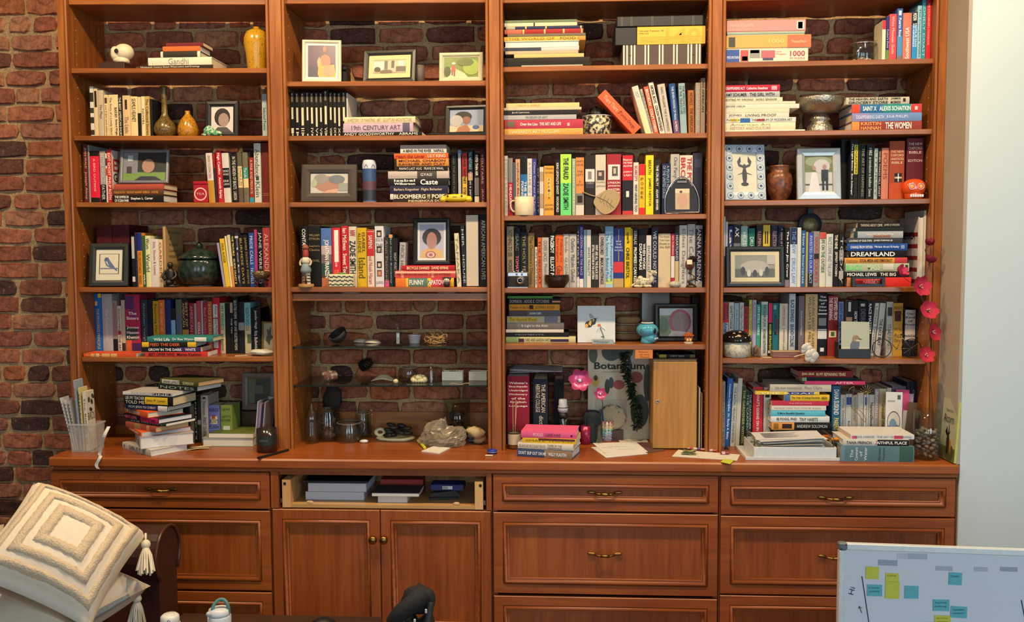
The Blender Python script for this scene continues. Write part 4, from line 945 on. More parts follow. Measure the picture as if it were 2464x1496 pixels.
row(D4, (4, 4), .05, 'the mounted old photograph', 'books between old photograph and dark stack', '''
437 468 135 151416|The New Jim Crow|f0ece4|b.88-1:8a7a80 t.06-.84 B
472 520 135 c0cad6|THE NEW/DRUG LAW|7a92b4|b0-.28:1f2c54
521 546 135 d0d0c4|
547 577 155 2a5a88|How to Incarcerate|c8d8e8|
579 594 165 b09a60|
596 630 168 2f4fa8|INVESTED IN OUR POLICY|c8d4f0|b.75-1:1c1f30
631 672 160 8e8480|GOOD/COURTS|b03a34|p.4,.5,.1,.9:2c2624 t.1-.92 B
674 717 168 d0ccb8|LIFE ON THE OUTSIDE|4a6a5c|b0-.12:c84a44 t.1-.74 B
719 765 178 c9cbc4|RACE CRIME AND THE LAW|7a7c7c|t.06-.8
767 803 178 17161a|THE NINE/JEFFREY TOOBIN|e8dcb8|t.02-.8 B
806 838 180 1c1a1a|TODAY|c0bcb4|b.3-.5:8a8884 b.7-.85:a8a49c''')
stack(D4b, (4, 4), .05, 'the stack beside red flowers', 'books in the dark stack', '''
340 850 138 191 1c1a1a|THINKING ABOUT CRIME/JAMES Q WILSON|d8c8a8|t.06-.9
320 850 193 229 1e2420
295 842 231 305 a5a8a8|MASS INCARCERATION|f0f0ec|b0-.08:1f3c40 p.4,.75,.1,.5:9a6a50 t.25-.8 u.3
220 836 309 368 34383e|LOCKING UP OUR OWN/JAMES FORMAN JR|e4e4e0|t.04-.82 B u.4
225 890 370 447 1f4a94|CHANGE FROM WITHIN/Miriam Aroni Krinsky|e0e8f4|t.05-.86 p.89,.95,.25,.75:8a98b8 B u.45
240 862 449 524 121212|DREAMLAND|f4f0ec|t.04-.82 B u.66
195 886 530 592 d9943c|b07a2c~Nathaniel/4a2410~SOCIAL MEDIA AND DEMOCRACY|4a2410|b.8-1:c03a3c t.03-.76 B u.55
190 908 596 684 b0b89a|70e070~BLACK/c8d8a8~MASS|70e070|b0-.02:4a5040 t.03-.55 B u.7 p.6,.76,.2,.95:d0d0c4 p.94,.98,.2,.8:2a2c26
187 905 686 749 16150f|MICHAEL LEWIS/THE BIG|f0ece4|t.05-.8 B u.6
220 930 751 850 d8302c|MARCH|f0d8d0|b0-.06:c08a5c t.3-.5''')
row(D4b, (4, 4), .045, 'the dark stack, near the outer panel', 'books in the dark stack', '''
1004 1062 100 cfc6b8||| F d.2 h gd4ccb8
1066 1156 28 d0ccc0|||h d.2''')
row(D5, (4, 5), .105, 'the post, behind the mushroom jar', 'books behind mushroom jar and white flower', '''
20 82 172 c9c6c4|1c1818~JEFFREY+TOOBIN/2f4a8a~American|1c1818|b0-.38:c83a3c t.04-.7 u.8 B
85 140 172 d2cec4|GHETTOSIDE|3a3836|t.06-.5 B
145 197 180 a8b4b4|Just Mercy|5a6a6c|t.12-.5 u.4
203 250 175 c6c2bb|The Other Wes Moore|5c5a58|t.05-.6
252 304 175 b52a34|BAD BLOOD|1c1416|b0-.07:1c1416 t.09-.5 B
307 341 145 c9c050|YELLOWFACE|8a7a2c|
346 388 145 b0a8c8|BLACK FEMINISM|a05a90|t.05-.6
391 433 195 3a9a7a|I'M STILL HERE|e0f0e4|t.05-.6 B
443 516 165 c8cabb|THE COLOR OF LAW/RICHARD ROTHSTEIN|2a2a28|b.05-.25:7aa0a0 t.05-.95 B u.42
521 565 182 1d201c|d8c838~BIGGER STRATEGY|d8c838|b0-.37:d8305a b.9-.95:c8d0d4 t.4-.9 B
568 636 180 1f6a70|ACTIVISM|10242c|p.04,.12,.15,.6:7ab0ac p.3,.6,.5,.95:6a4a50 t.22-.6 B
645 736 185 cfc6b0|b0343c~COMMON GROUND/J ANTHONY LUKAS|4a4640|t.04-.92 u.34
750 821 75 c0c6cc|BLACK SKINHEAD/BRANDI COLLINS|1c1e22|t.1-.85 B u.66
823 851 110 1c1c1e|
855 921 100 75686c|First Generation Millennial|e4dce0|t.25-.65 u.3
930 1065 80 cbab78|ARGUING ABOUT SLAVERY+WILLIAM LEE MILLER|5c4220|t.04-.9 u.5 h
1067 1172 65 16171a|^The/Warmth/of/Other/Suns|e8e4dc|b.325-.345:d8d4cc b.35-.57:26262a p.4,.52,.1,.9:8a8884 b.575-.59:d8d4cc b.6-.73:d4d2cc p.87,.93,.3,.7:d8d8d4 t.04-.3 B h
1180 1291 98 8e2a2c|STAMPED FROM+THE BEGINNING|f0dccc|p.58,.69,.12,.85:d8cfa0 p.6,.67,.3,.66:3c5a34 t.03-.4 u.85 B h
1296 1350 165 6a82b0|DON'T SHOOT/DAVID M|14161c|p.47,.48,0,1:d8e0f0 t.03-.75 B u.6''')
row(D5b, (4, 5), .105, 'the blue-grey book, behind the bird card', 'books behind the bird card and wire bicycle', '''
210 278 150 c8946c|||b0-.3:201c1c p.03,.2,.3,.75:c8c4bc
281 346 150 1c1d1f|HOW TO BE|e4e0d8|t.2-.5 B
350 440 155 1a1a1b|DESIRE|6a6a68|p.05,.1,.2,.7:b8b4ac t.15-.4
445 500 150 19191b|RACE MATTERS|e4e0d8|t.06-.6 B
496 545 180 c8c2b4|LONG DIVISION|4a4844|l50
556 620 180 c0bab0|THE RACE BEAT|2c2a28|l50 t.3-.8 B
655 728 165 b8b2a4|YEARNING|5a5850|p.1,.26,.15,.85:3c3a38 t.4-.8
730 836 180 c89a3c|^MEN IN/MOURNING///Why/Are/Other|6a4818|p.15,.34,.15,.8:4a2c28 t.04-.75 h
846 985 255 1c1b1d|^Our/Kind/of/People///INSIDE|2a2826|p.0,.65,.1,.92:cbc5bb t.04-.6 B h
990 1064 240 1b1b1d|IN THE BLACK|8a8884|t.1-.6''')
row(D6, (4, 6), .1, 'the post, beside the paper tray', 'parenting books behind the paper tray', '''
12 46 265 a89a84|CONNECTED|6a5c48|
52 112 230 2a62a8|Conscious Discipline/Dr. Becky A. Bailey|e8eef4|l35 t.08-.9 u.5 B
118 168 285 c9c9bd|THE RACIAL HEALING HANDBOOK|4a4844|l30
172 220 230 c8c2b0|||l30
222 268 320 3a4a30|THE GARDENER WITHIN|c8c070|l20
272 338 375 1f3a36|THE GARDENER AND+THE CARPENTER|a8b8a8|l6 t.05-.9 u.8
350 461 325 c82f3a|WHAT'S GOING ON IN THERE?|f4dcd8|t.1-.95 B u.3 h
470 550 330 cfcabd|The Whole Brain Child|8a867c|p.1,.17,.2,.8:26241f t.2-.7 u.25''')
tz = stack(D56, (4, 6), .05, 'the parenting stack behind the paper tray', 'parenting books behind the paper tray', '''
735 1175 697 748 7e2428|JEAN GRAE/IN MY REMAINING YEARS|f0d090|t.06-.86 B u.6
765 1220 750 778 17161a|||b0-.08:8aa878
790 1270 779 808 c03a66|AFTER|f0c8d4|t.5-.8
510 1000 742 800 b9b3a6|the new menopause/Mary Claire|7a7468|t.08-.85 u.55
395 905 802 826 d8b838|THE ROAD|e8e4dc|b.5-.92:2c3478
620 985 866 916 d8b030|The Year of Living Danishly/HELEN|3a2c0c|b0-.14:4a6a94 t.16-.94 B
525 978 918 955 b8304a|THE IMPORTANCE|e8b8c4|t.3-.7 u.3
520 958 957 995 cfc8bb|HOLD ON TO YOUR KIDS|8a847a|t.05-.9 u.3
515 950 997 1045 5ab0c4|A More Beautiful Question|12303c|t.12-.62 B u.5
515 985 1047 1095 cfcfcc|BJ FOGG, PHD/3c5a4c~TINY HABITS|3a3a38|t.1-.8 u.6 B
518 1005 1104 1166 17130f|ANDREW SOLOMON|c8c4bc|b0-.38:cc8a40 p.04,.12,.15,.85:8a5c1c p.18,.34,.2,.8:2a1a10 t.42-.92 u.42
560 1000 1168 1202 2a241e
560 1000 1204 1250 d2702c
540 1020 1252 1330 1f2430''', zb=ZC+.0004)
row(D56, (4, 6), .08, 'the parenting stack, before the wire sculpture', 'child-raising books behind the wire sculpture', '''
1003 1070 825 2a6080|DANA SUSKIND/ecd870~PARENT NATION|e8e4dc|t.06-.95 B u.7''')
row(D6b, (4, 6), .1, 'the teal book, behind the wire sculpture', 'child-raising books behind the wire sculpture', '''
90 140 370 bdbab0|Why Gender Matters|6a6860|
143 203 362 c0c0b8|boys adrift|4a4c4c|p.06,.2,.1,.95:2a4a8a t.5-.95
205 258 372 b5ac9a|NONVIOLENT|6a6454|t.05-.5
260 318 350 c2bcae|
322 366 368 cac8c0|||p.05,.2,.2,.7:2f4a94
370 426 368 b9b3a4|NurtureShock|2c2a26|t.15-.6 B
428 470 312 a89c9c|RAISING|d8d0d0|t.05-.5
472 546 310 c0b48e|unequal childhoods|4a4220|t.25-.9
548 592 302 c0b8a4|
596 738 285 5a5060|
745 777 240 1c2434|II|c8ccd4|t.2-.3
780 906 240 1c2434|Children of Decision|b8bcc4|t.12-.75 h u.3''')
heap('the low stack beside the vase of pebbles', 'books beside the vase of pebbles', [
 ((2030, 2200, 1100), 38, 1, .265, .17, YC+.035, '5a7680', '^The/Covenant/of/Water///1c2c34~Abraham/1c2c34~Verghese', 'e4e8e8', 't.12-.62 b0-.06:6a8490 b.8-.985:3c5a50 b.4-.55:54747c h gb8a890'),
 ((2035, 2188, 1075), 15, 1, .238, .15, YC+.04, 'c9c4b8', 'TANA FRENCH/f0ece4~FAITHFUL PLACE', '3c3a36', 'b.52-1:1c1a18 p.485,.52,.2,.8:b05a60 t.05-.96 B u.5'),
 ((2051, 2200, 1058), 11, 0, .23, .155, YC+.05, 'd2cfca', 'PRIYA PARKER/THE ART OF GATHERING', '5a5858', 'p.02,.1,.1,.7:d8507c p.68,.82,.1,.8:d4405c t.05-.95 u.42 gcdb8a4')], ZC+.0004)
# ---------------------------------------------------------------- helpers for ornaments
def sz(px, Y): return px/F*(Y-CAM.y)
def cp(crop, x, y): return crop[0]+x/crop[2], crop[1]+y/crop[2]
def onshelf(key, px, Y):
    x = P(px, 700, Y).x
    for _ in range(4): x = P(px, proj((x, Y, zs(key, x)))[1], Y).x
    return Vector((x, Y, zs(key, x)+.0006+abs(SH[key][2])*.07))
def onz(px, py, Z=None): p = PZ(px, py, ZC if Z is None else Z); p.z += .0006; return p
def ell(cx, cy, rx, ry, n=14): return [(cx+rx*math.cos(2*math.pi*i/n), cy+ry*math.sin(2*math.pi*i/n)) for i in range(n)]
def rect(x0, y0, x1, y1): return [(x0, y0), (x1, y0), (x1, y1), (x0, y1)]
def picture(parent, w, h, base, shapes, y, x0, z0, name='photo'):
    """a print: flat paper with its printed shapes, each a hair in front of the last"""
    p = mk(name, box(x0, x0+w, y, y+.001, z0, z0+h), M(base, .35, vary=.08, scale=30), parent)
    for i, (poly, c) in enumerate(shapes):
        poly = [(min(max(a, 0), 1), min(max(b, 0), 1)) for a, b in poly]
        mk('print_shape', prism([(x0+a*w, z0+b*h) for a, b in poly], y-.00025*(i+1), y), M(c, .4, vary=.12, scale=50), p)
    return p
def frame(label, loc, w, h, bd, fcol, inner, base, shapes, lean=9, yaw=0, depth=.014, mat=None, matw=0, rough=.4, group='photo frames on the shelves', cat='picture frame', easel=True, fmat=None, metal=0):
    t = thing('framed_photo', label, cat, loc, (-math.radians(lean), 0, math.radians(yaw)), group)
    f = fmat or M(fcol, rough, metal, .12)
    mk('frame', loft(-w/2, w/2, 0, h, [(0, depth), (0, .003), (.003, 0), (bd*.6, -.001), (bd-.002, .002), (bd, .006)], False), f, t)
    mk('backing', box(-w/2+.002, w/2-.002, depth-.004, depth, .002, h-.002), M('1c1814', .7), t)
    a, b, z = -w/2+bd, w-2*bd, bd; hh = h-2*bd
    if mat:
        mk('mat_board', loft(a, a+b, z, z+hh, [(0, .0055), (matw-.001, .0055), (matw, .0065)], False), M(mat, .8, vary=.04), t); a += matw; b -= 2*matw; z += matw; hh -= 2*matw
    picture(t, b, hh, base, shapes, .007, a, z)
    g = mk('glass', box(-w/2+bd, w/2-bd, .0026, .0034, bd, h-bd), PANE, t)
    th = math.radians(lean); yb = depth+h*.28; t.location.z += depth*math.sin(th)+.0004
    if easel and loc[1]+yb < .27: mk('easel_leg', tube([(0, depth, h*.7), (0, yb, yb*math.tan(th)+.004)], .003, 6), M('1c1814', .7), t)
    return t
def disc_y(r, t, n=20): return tr(lathe([(r, 0), (r, t)], n), (0, t, 0), (math.pi/2, 0, 0))
SKIN, HAIR = 'b08068', '241a16'
def speck(h, h2, sc=120, rough=.3, thr=.6):
    m, nt, b = newmat('glaze_'+h); L = nt.links.new; tc = nt.nodes.new('ShaderNodeTexCoord'); n = nt.nodes.new('ShaderNodeTexNoise'); n.inputs['Scale'].default_value = sc; n.inputs['Detail'].default_value = 4
    L(tc.outputs['Object'], n.inputs['Vector']); r = ramp(nt, [(thr-.1, h), (thr, h2)]); L(n.outputs['Fac'], r.inputs[0]); L(r.outputs[0], b.inputs['Base Color']); b.inputs['Roughness'].default_value = rough; return m
def stripes(ha, hb, axis, sc, rough=.6, dist=0.):
    m, nt, b = newmat('stripes_'+ha); L = nt.links.new; tc = nt.nodes.new('ShaderNodeTexCoord'); wv = nt.nodes.new('ShaderNodeTexWave'); wv.inputs['Scale'].default_value = sc; wv.inputs['Distortion'].default_value = dist; wv.bands_direction = axis
    L(tc.outputs['Object'], wv.inputs['Vector']); r = ramp(nt, [(.45, ha), (.55, hb)]); L(wv.outputs['Fac'], r.inputs[0]); L(r.outputs[0], b.inputs['Base Color']); b.inputs['Roughness'].default_value = rough; return m
def clip_jar(label, loc, r, h, fillc=None, gem=True, name='clip_top_jar', contents=None):
    t = thing(name, label, 'jar', loc)
    mk('jar_body', lathe([(0.001, 0), (r*.88, 0), (r*.97, h*.05), (r, h*.14), (r, h*.66), (r*.93, h*.75), (r*.86, h*.79), (r*.86, h*.86), (r*.83, h*.86), (r*.83, h*.79), (r*.95, h*.64), (r*.95, h*.14), (r*.85, h*.06), (.001, h*.05)], 28, False), GLASS, t, True)
    l = mk('jar_lid', lathe([(.001, h*.87), (r*.88, h*.87), (r*.9, h*.9), (r*.86, h*.94), (r*.6, h*.97), (.001, h*.98)], 28, False), GLASS, t, True)
    mk('gasket', lathe([(r*.87, h*.858), (r*.9, h*.862), (r*.87, h*.868)], 24, False), M('d8d2c4', .6), t)
    if gem:
        mk('wire_clip', join(tube([(r*.9*math.cos(a), r*.9*math.sin(a), h*.83) for a in [2*math.pi*i/20 for i in range(20)]], .0012, 6, True), tube(spl([(r*.9, 0, h*.83), (r*1.12, 0, h*.8), (r*1.06, 0, h*.5), (r*1.0, 0, h*.42)], 4), .0013, 6), tube(spl([(r*.9, -.008, h*.83), (r*1.2, -.012, h*.95), (r*.9, -.012, h*.99)], 4), .0013, 6)), CHROME, t, True)
    if contents: contents(t, r, h)
    return t
def pebbles(parent, name, n, rad, h0, h1, rr_, cols, seed=1, kind=True, mats=None):
    R = random.Random(seed); gs = []
    for i in range(n):
        a = R.uniform(0, 6.28); q = rad*math.sqrt(R.random()); s = rr_*R.uniform(.7, 1.25)
        gs.append(tr(ball(s, s*R.uniform(.6, .9), s*R.uniform(.45, .7), 8, 5, .3, 2, i), (q*math.cos(a), q*math.sin(a), R.uniform(h0, h1)), (R.uniform(-.6, .6), R.uniform(-.6, .6), R.uniform(0, 6))))
    o = mk(name, join(*gs), mats or M(cols, .6, vary=.3, scale=18), parent, True); o['kind'] = 'stuff'; return o
def cone_geo(r, h, n=70, seed=0):
    gs = [ball(r*.55, r*.55, h*.48, 10, 7)]; gs[0] = tr(gs[0], (0, 0, h/2))
    for i in range(n):
        f = (i+.5)/n; a = i*2.39996; z = h*(.04+.92*f); q = r*math.sin(math.pi*(.12+.8*f))**.7*.72
        s = r*.34*(1.1-.5*f); gs.append(tr(([(-s*.6, 0, 0), (s*.6, 0, 0), (s*.5, -s, s*.35), (0, -s*1.3, s*.5), (-s*.5, -s, s*.35), (0, -s*.5, s*.45)], [(0, 1, 2, 3, 4), (5, 2, 1), (5, 3, 2), (5, 4, 3), (5, 0, 4), (5, 1, 0)]), (q*math.cos(a)*.6, q*math.sin(a)*.6, z), (0, 0, a+math.pi/2)))
    return join(*gs)
def flower_petals(n, r, cup, w=.5):
    gs = []
    for i in range(n):
        a = 2*math.pi*i/n; V = []; Fc = []; k = 5
        for j in range(k+1):
            t = j/k; wd = r*w*math.sin(math.pi*(.12+.8*t))**.8
            for s in (-1, 0, 1): V.append((r*t*math.cos(cup*t*.6), s*wd*.5, r*t*math.sin(cup*t)+(.06*r if s else 0)))
        for j in range(k):
            for s in (0, 1): b = j*3+s; Fc.append((b, b+1, b+4, b+3))
        m = len(V); V += [(x, y, z+.0006) for x, y, z in V]; Fc += [tuple(q+m for q in f[::-1]) for f in Fc]
        gs.append(tr((V, Fc), rot=(0, 0, a)))
    return join(*gs)
# ---------------------------------------------------------------- bay 1
# skull on a dark block
p = onshelf((1, 1), cp(A1, 600, 0)[0], .06)
single('plinth', 'dark wooden block under the ivory skull', 'block', box(-.052, .052, 0, .1, 0, .030, .002), DKW, (p.x-.012, .045, p.z))
t = thing('skull', 'ivory ceramic skull on dark wooden block', 'skull', (p.x+.006, .095, p.z+.0308), (0, 0, math.radians(12)))
B = M('d8cba8', .45, vary=.1, scale=30)
sk = smoothsub(mk('cranium', join(tr(ball(.04, .033, .034, 16, 10), (.01, 0, .047)), tr(ball(.022, .026, .03, 12, 8, sq=.8), (-.02, 0, .04)), tr(ball(.025, .022, .016, 12, 8, sq=.8), (-.01, 0, .018)), tr(lathe([(.03, 0), (.028, .012), (.024, .03)], 14), (.004, 0, 0))), B, t), 1)
for s in (-1, 1): mk('eye_socket', tr(ball(.0088, .003, .0088, 12, 6), (-.012, s*.0305, .046), (0, 0, s*.25)), M('14110e', .8), sk)
mk('nose_cavity', tr(ball(.002, .004, .008, 8, 6), (-.0425, -.006, .036)), M('5a4a34', .8), sk)
def vase(label, key, px, Y, prof, mat, name='vase', cat='vase', n=28):
    return single(name, label, cat, lathe(prof, n), mat, onshelf(key, px, Y), smooth=True)
vase('tall yellow speckled vase beside stack topped by maroon book', (1, 1), 619, .1, [(.034, 0), (.037, .01), (.043, .07), (.05, .11), (.049, .132), (.04, .155), (.022, .166), (.012, .168), (.012, .176), (.008, .176), (.008, .16), (.001, .15)], speck('b98a1e', '7a5a14', 160, .22, .68))
vase('tall olive vase with long thin neck', (1, 2), 398, .1, [(.022, 0), (.032, .004), (.044, .024), (.0445, .04), (.036, .06), (.02, .078), (.0125, .095), (.0105, .15), (.0115, .195), (.0155, .206), (.013, .207), (.009, .19), (.001, .1)], speck('6a5626', '4a3c1c', 140, .25, .6))
vase('small amber bottle vase beside the long-necked vase', (1, 2), 453, .1, [(.026, 0), (.036, .004), (.041, .024), (.039, .045), (.028, .072), (.014, .09), (.009, .1), (.0105, .108), (.007, .108), (.006, .09), (.001, .07)], speck('b07a1c', '7c5418', 150, .22, .62))
t = thing('frog_figurine', 'green and white ceramic frog figurine before black portrait frame', 'figurine', onshelf((1, 2), 510, .05))
mk('body', join(tr(ball(.034, .024, .014, 16, 8), (0, 0, .0135)), tr(ball(.012, .01, .009, 10, 6), (.03, 0, .013)), *[tr(ball(.011, .009, .005, 8, 5), (x, y, .005)) for x, y in ((-.024, -.02), (.022, -.02), (-.024, .02), (.022, .02))]), speck('cfd8bc', '3c8a5a', 90, .2, .5), t, True)
mk('shell_back', tr(ball(.02, .016, .016, 12, 8, .2, 6, 2), (-.012, 0, .026)), speck('4c9a74', 'd4dcc8', 150, .2, .6), t, True)
frame('black frame with a portrait of a dark-haired person, beside amber vase', onshelf((1, 2), 533, .09), sz(82, .09), sz(90, .09), .0225, '14110f', 0, 'c9c4be', [(ell(.5, .58, .36, .36), HAIR), (ell(.56, .48, .24, .27), '9a8076'), ([(.1, 0), (.3, .2), (.7, .2), (.95, 0)], '4a4644')], lean=5)
zt = zs((1, 3), P(330, 480, .04).x)+sz(46, .04)
q = P(352, 438, .06); frame('silver frame with a person before a house, on three stacked books', (q.x-.01, .055, zt+.001), sz(118, .06), sz(86, .06), .0135, '8e9092', 0, '2a2e26', [(rect(0, 0, 1, .3), '6c8a44'), (rect(0, .25, .34, 1), '767880'), (rect(.08, .25, .2, .5), '33302e'), (rect(.1, .7, .22, .9), 'b8bcc0'), (rect(.34, .3, 1, 1), '202620'), (ell(.6, .62, .22, .36), HAIR), (ell(.59, .52, .15, .26), 'a07a68'), ([(.28, 0), (.42, .14), (.76, .14), (.92, 0)], '262a38')], lean=12, yaw=7, metal=.6, easel=True)
t = thing('red_tin', 'small red and cream printed tin beside leaning books', 'tin', onshelf((1, 3), 483, .05)); w_, h_ = sz(36, .05), sz(52, .05)
mk('tin_body', box(-w_/2, w_/2, 0, .03, 0, h_*.84, .003), M('a3182a', .35), t); l = mk('tin_lid', box(-w_/2-.0008, w_/2+.0008, -.0008, .0308, h_*.845, h_, .003), M('a3182a', .35), t)
mk('printed_ring', tr(lathe([(w_*.44, -.0006), (w_*.44, 0), (w_*.36, 0), (w_*.36, -.0006)], 28, False), (0, -.0002, h_*.4), (math.pi/2, 0, 0)), M('e0b8a8', .5), t); text('TEA', 'e0b8a8', t, (-w_*.28, -.0009, h_*.36), (1, 0, 0), (0, 0, 1), w_*.56, h_*.1)
q = onshelf((1, 4), 260, .03); frame('dark green-black frame with a bluebird print on white card', (q.x, .03, q.z), sz(94, .04), sz(109, .04), .026, '1f211c', 0, 'd2ccb4', [(rect(.12, .2, .88, .86), '2a2a26'), (rect(.15, .215, .85, .845), 'd0cab2'), (rect(.16, .36, .84, .4), '6a7484'), ([(.3, .66), (.36, .74), (.46, .74), (.54, .62), (.72, .42), (.84, .3), (.78, .3), (.66, .38), (.5, .42), (.38, .48), (.34, .58)], '5c6a86'), ([(.36, .6), (.44, .5), (.5, .46), (.42, .62)], 'b8b8b4'), (ell(.385, .695, .05, .045), '4a5878')], lean=11, yaw=10, cat='picture frame')
t = thing('statuette', 'dark carved seated figure statuette beside the green lidded pot', 'statuette', onshelf((1, 4), 411, .045)); B = M('16120f', .45, vary=.2)
mk('figure', join(box(-.024, .024, -.02, .03, 0, .012, .004), tr(ball(.02, .018, .034, 12, 8, .15, 4, 1), (0, 0, .045)), tr(ball(.0115, .0115, .0135, 12, 8), (0, 0, .088)), tr(ball(.016, .024, .012, 10, 6), (0, -.01, .02)), tube(spl([(-.017, 0, .066), (-.027, -.01, .045), (-.014, -.022, .03)]), .0055, 8), tube(spl([(.017, 0, .066), (.027, -.01, .045), (.014, -.022, .03)]), .0055, 8)), B, t, True)
t = thing('lidded_pot', 'large dark green glazed pot with a domed lid', 'pot', onshelf((1, 4), 482, .125)); B = speck('1c2620', '2c3a30', 60, .18, .55); s = sz(104, .12)/2
mk('pot_body', lathe([(s*.5, 0), (s*.52, .004), (s*.78, s*.14), (s*.97, s*.5), (s, s*.8), (s*.95, s*1.15), (s*.88, s*1.3), (s*.86, s*1.3), (s*.9, s*1.1), (.001, s*.2)], 36, False), B, t, True)
l = mk('lid', lathe([(s*.97, s*1.31), (s*.98, s*1.34), (s*.8, s*1.5), (s*.45, s*1.72), (s*.14, s*1.8), (.001, s*1.8)], 36, False), B, t, True)
mk('lid_knob', lathe([(s*.12, s*1.8), (s*.1, s*1.84), (s*.17, s*1.92), (s*.1, s*2.02), (.002, s*2.1)], 16), B, l, True)
mk('foot_ring', lathe([(s*.55, 0.0), (s*.55, .003), (s*.5, .003), (s*.5, 0)], 28, False), M('b09a78', .7), t)
t = thing('bowl_stand', 'black carved wooden stand under the small brown bowl', 'stand', onshelf((1, 4), 630, .055)); B = M('15100e', .4)
mk('ring', lathe([(.021, .026), (.028, .026), (.028, .031), (.021, .031), (.021, .026)], 24, False), B, t)
for k in range(5):
    a = k*2*math.pi/5+.3; mk('leg', tube(spl([(.024*math.cos(a), .024*math.sin(a), .027), (.032*math.cos(a), .032*math.sin(a), .018), (.022*math.cos(a), .022*math.sin(a), .008), (.03*math.cos(a), .03*math.sin(a), .0032)]), .0034, 8), B, t, True)
vase('small round brown glazed bowl on a black carved stand', (1, 4), 630, .055, [(.014, 0), (.026, .005), (.034, .017), (.033, .028), (.026, .034), (.023, .033), (.028, .02), (.001, .01)], speck('8a7048', '5c4628', 70, .15, .5), 'bowl', 'bowl').location.z += .0312
# shelf of bay 1 with the teal stack
stack(A4, (1, 5), .016, 'the shelf before the blue book', 'books stacked before the row', '105 735 1000 1042 d0502c|Maxwell/Fiction/Flood/Writing|e8b46c|b.14-.24:e0a050 b.2-.3:d8c090 b.35-.5:dca860 b.52-.64:d8a868 t.05-.64 u.5 d.095')
frame('small olive picture frame with a pressed leaf, behind white shell', onshelf((1, 5), 645, .12), sz(33, .12), sz(78, .12), .007, '8a7a4c', 0, 'a89c7c', [([(.2, .4), (.4, .6), (.3, .8), (.55, .75), (.75, .92), (.75, .6), (1, .5), (.7, .4), (.6, .2)], '3c4428')], lean=4)
def shell_geo(w, d, h, seed=0): return ball(w/2, d/2, h/2, 18, 8, .28, 2.5, seed)
single('seashell', 'broken white seashell before the small leaf frame', 'shell', tr(shell_geo(.1, .06, .024, 3), (-.006, 0, .0135)), M('cfc8b8', .5, bump=.3), onshelf((1, 5), 633, .05), smooth=True)
single('paper_stick', 'thin white paper stick lying by the shell', 'stick', box(-.024, .024, -.0016, .0016, 0, .0022), M('d0c8b8', .7), onshelf((1, 5), 580, .04), (0, 0, .5))
# worktop, bay 1
q = onz(204, 1086); q.y = -.092; t = thing('storage_bin', 'clear plastic bin holding pamphlets beside the bookcase post', 'bin', (q.x, q.y, q.z)); w_, d_, h_ = .105, .074, .112
mk('bin_wall', join(*[(V_, [(0, 1, 3, 2), (4, 6, 7, 5), (0, 4, 5, 1), (2, 3, 7, 6), (0, 2, 6, 4), (1, 5, 7, 3)]) for V_ in [[((x*(w_/2-.006+(.006 if z else 0))), y*d_, z*h_) for x in (a, b) for y in (c, e) for z in (0, 1)] for a, b, c, e in ((-1, -.97, 0, 1), (.97, 1, 0, 1), (-.97, .97, 0, .02), (-.97, .97, .98, 1))]], box(-w_/2+.006, w_/2-.006, .001, d_-.001, 0, .0018)), milky('cloudy_plastic', 'c8c4bc', .26), t)
mk('bin_rim', join(box(-w_/2-.003, w_/2+.003, -.003, .001, h_-.006, h_), box(-w_/2-.003, -w_/2+.001, .001, d_+.003, h_-.006, h_), box(w_/2-.001, w_/2+.003, .001, d_+.003, h_-.006, h_)), milky('cloudy_rim', 'd0ccc6', .4), t)
for i, (dx, th, hh, ang, col, lb, ti, tc) in enumerate([(-.042, .003, .215, -13, 'b9bcc0', 'white lined pamphlet leaning out of the clear bin by the brick', '', ''), (-.034, .003, .205, -11, 'c0c0be', 'pale ruled booklet in the clear bin, second from the brick', '', ''), (-.026, .0035, .2, -9, 'a8a6a2', 'grey leaf-pattern booklet in the clear bin, third from the brick', '', ''), (-.012, .007, .28, -4, '8e9aa2', 'tall slate-blue spined book in the clear bin', 'Geology', '5a646c'), (.0, .006, .25, -3, 'c8b880', 'cream book with yellowed spine in the clear bin', 'BIRDING', '4a4430'), (.016, .014, .235, -2, 'cfc4b0', 'cream bird book with a feather cover in the clear bin', 'The BIRDS by', '5a544a')]):
    b_ = book(th, hh, .06, col, ti, tc, Opt('t.1-.9'), False, (q.x+dx, q.y+.007, q.z+.004+abs(math.sin(math.radians(ang)))*th/2), (0, math.radians(ang), 0), lb, 'pamphlets in the clear bin')
    if i < 3:
        for r in range(9): mk('ruled_mark', box(-th/2-.0003, th/2+.0003, -.0008, .0, hh*.35+r*.014, hh*.35+r*.014+.004), M('4a4a4a', .8), b_)
    if i == 5:
        for k, (y, z) in enumerate(((.02, .2), (.04, .19), (.05, .21), (.03, .16))): mk('cover_print', tr(ball(.0004, .008, .012, 8, 6), (th/2+.0004, y, z), (.4*k, 0, 0)), M('3a342c', .8), b_)
        text('BIRDS', '4a3a24', b_, (th/2+.0006, .006, .12), (0, 1, 0), (0, 0, 1), .05, .03)
rb = [P(262, 1026, YN-.012), P(250, 1052, YN-.03), PZ(240, 1090, ZC+.006), Vector((PZ(236, 1104, ZC).x, YC-.003, ZC+.004)), P(232, 1118, YC-.006), P(237, 1128, YC-.006)]
rb = spl(rb, 6); V = []; 
for v in rb: V += [tuple(v+Vector((-.0065, 0, 0))), tuple(v+Vector((.0065, 0, 0))), tuple(v+Vector((.0065, -.001, .001))), tuple(v+Vector((-.0065, -.001, .001)))]
single('ribbon', 'white ribbon marker hanging over the worktop edge from the heap', 'ribbon', (V, [(i*4+k, i*4+(k+1) % 4, i*4+4+(k+1) % 4, i*4+4+k) for i in range(len(rb)-1) for k in range(4)]+[(0, 1, 2, 3), (len(V)-1, len(V)-2, len(V)-3, len(V)-4)]), M('d6d2c8', .7))
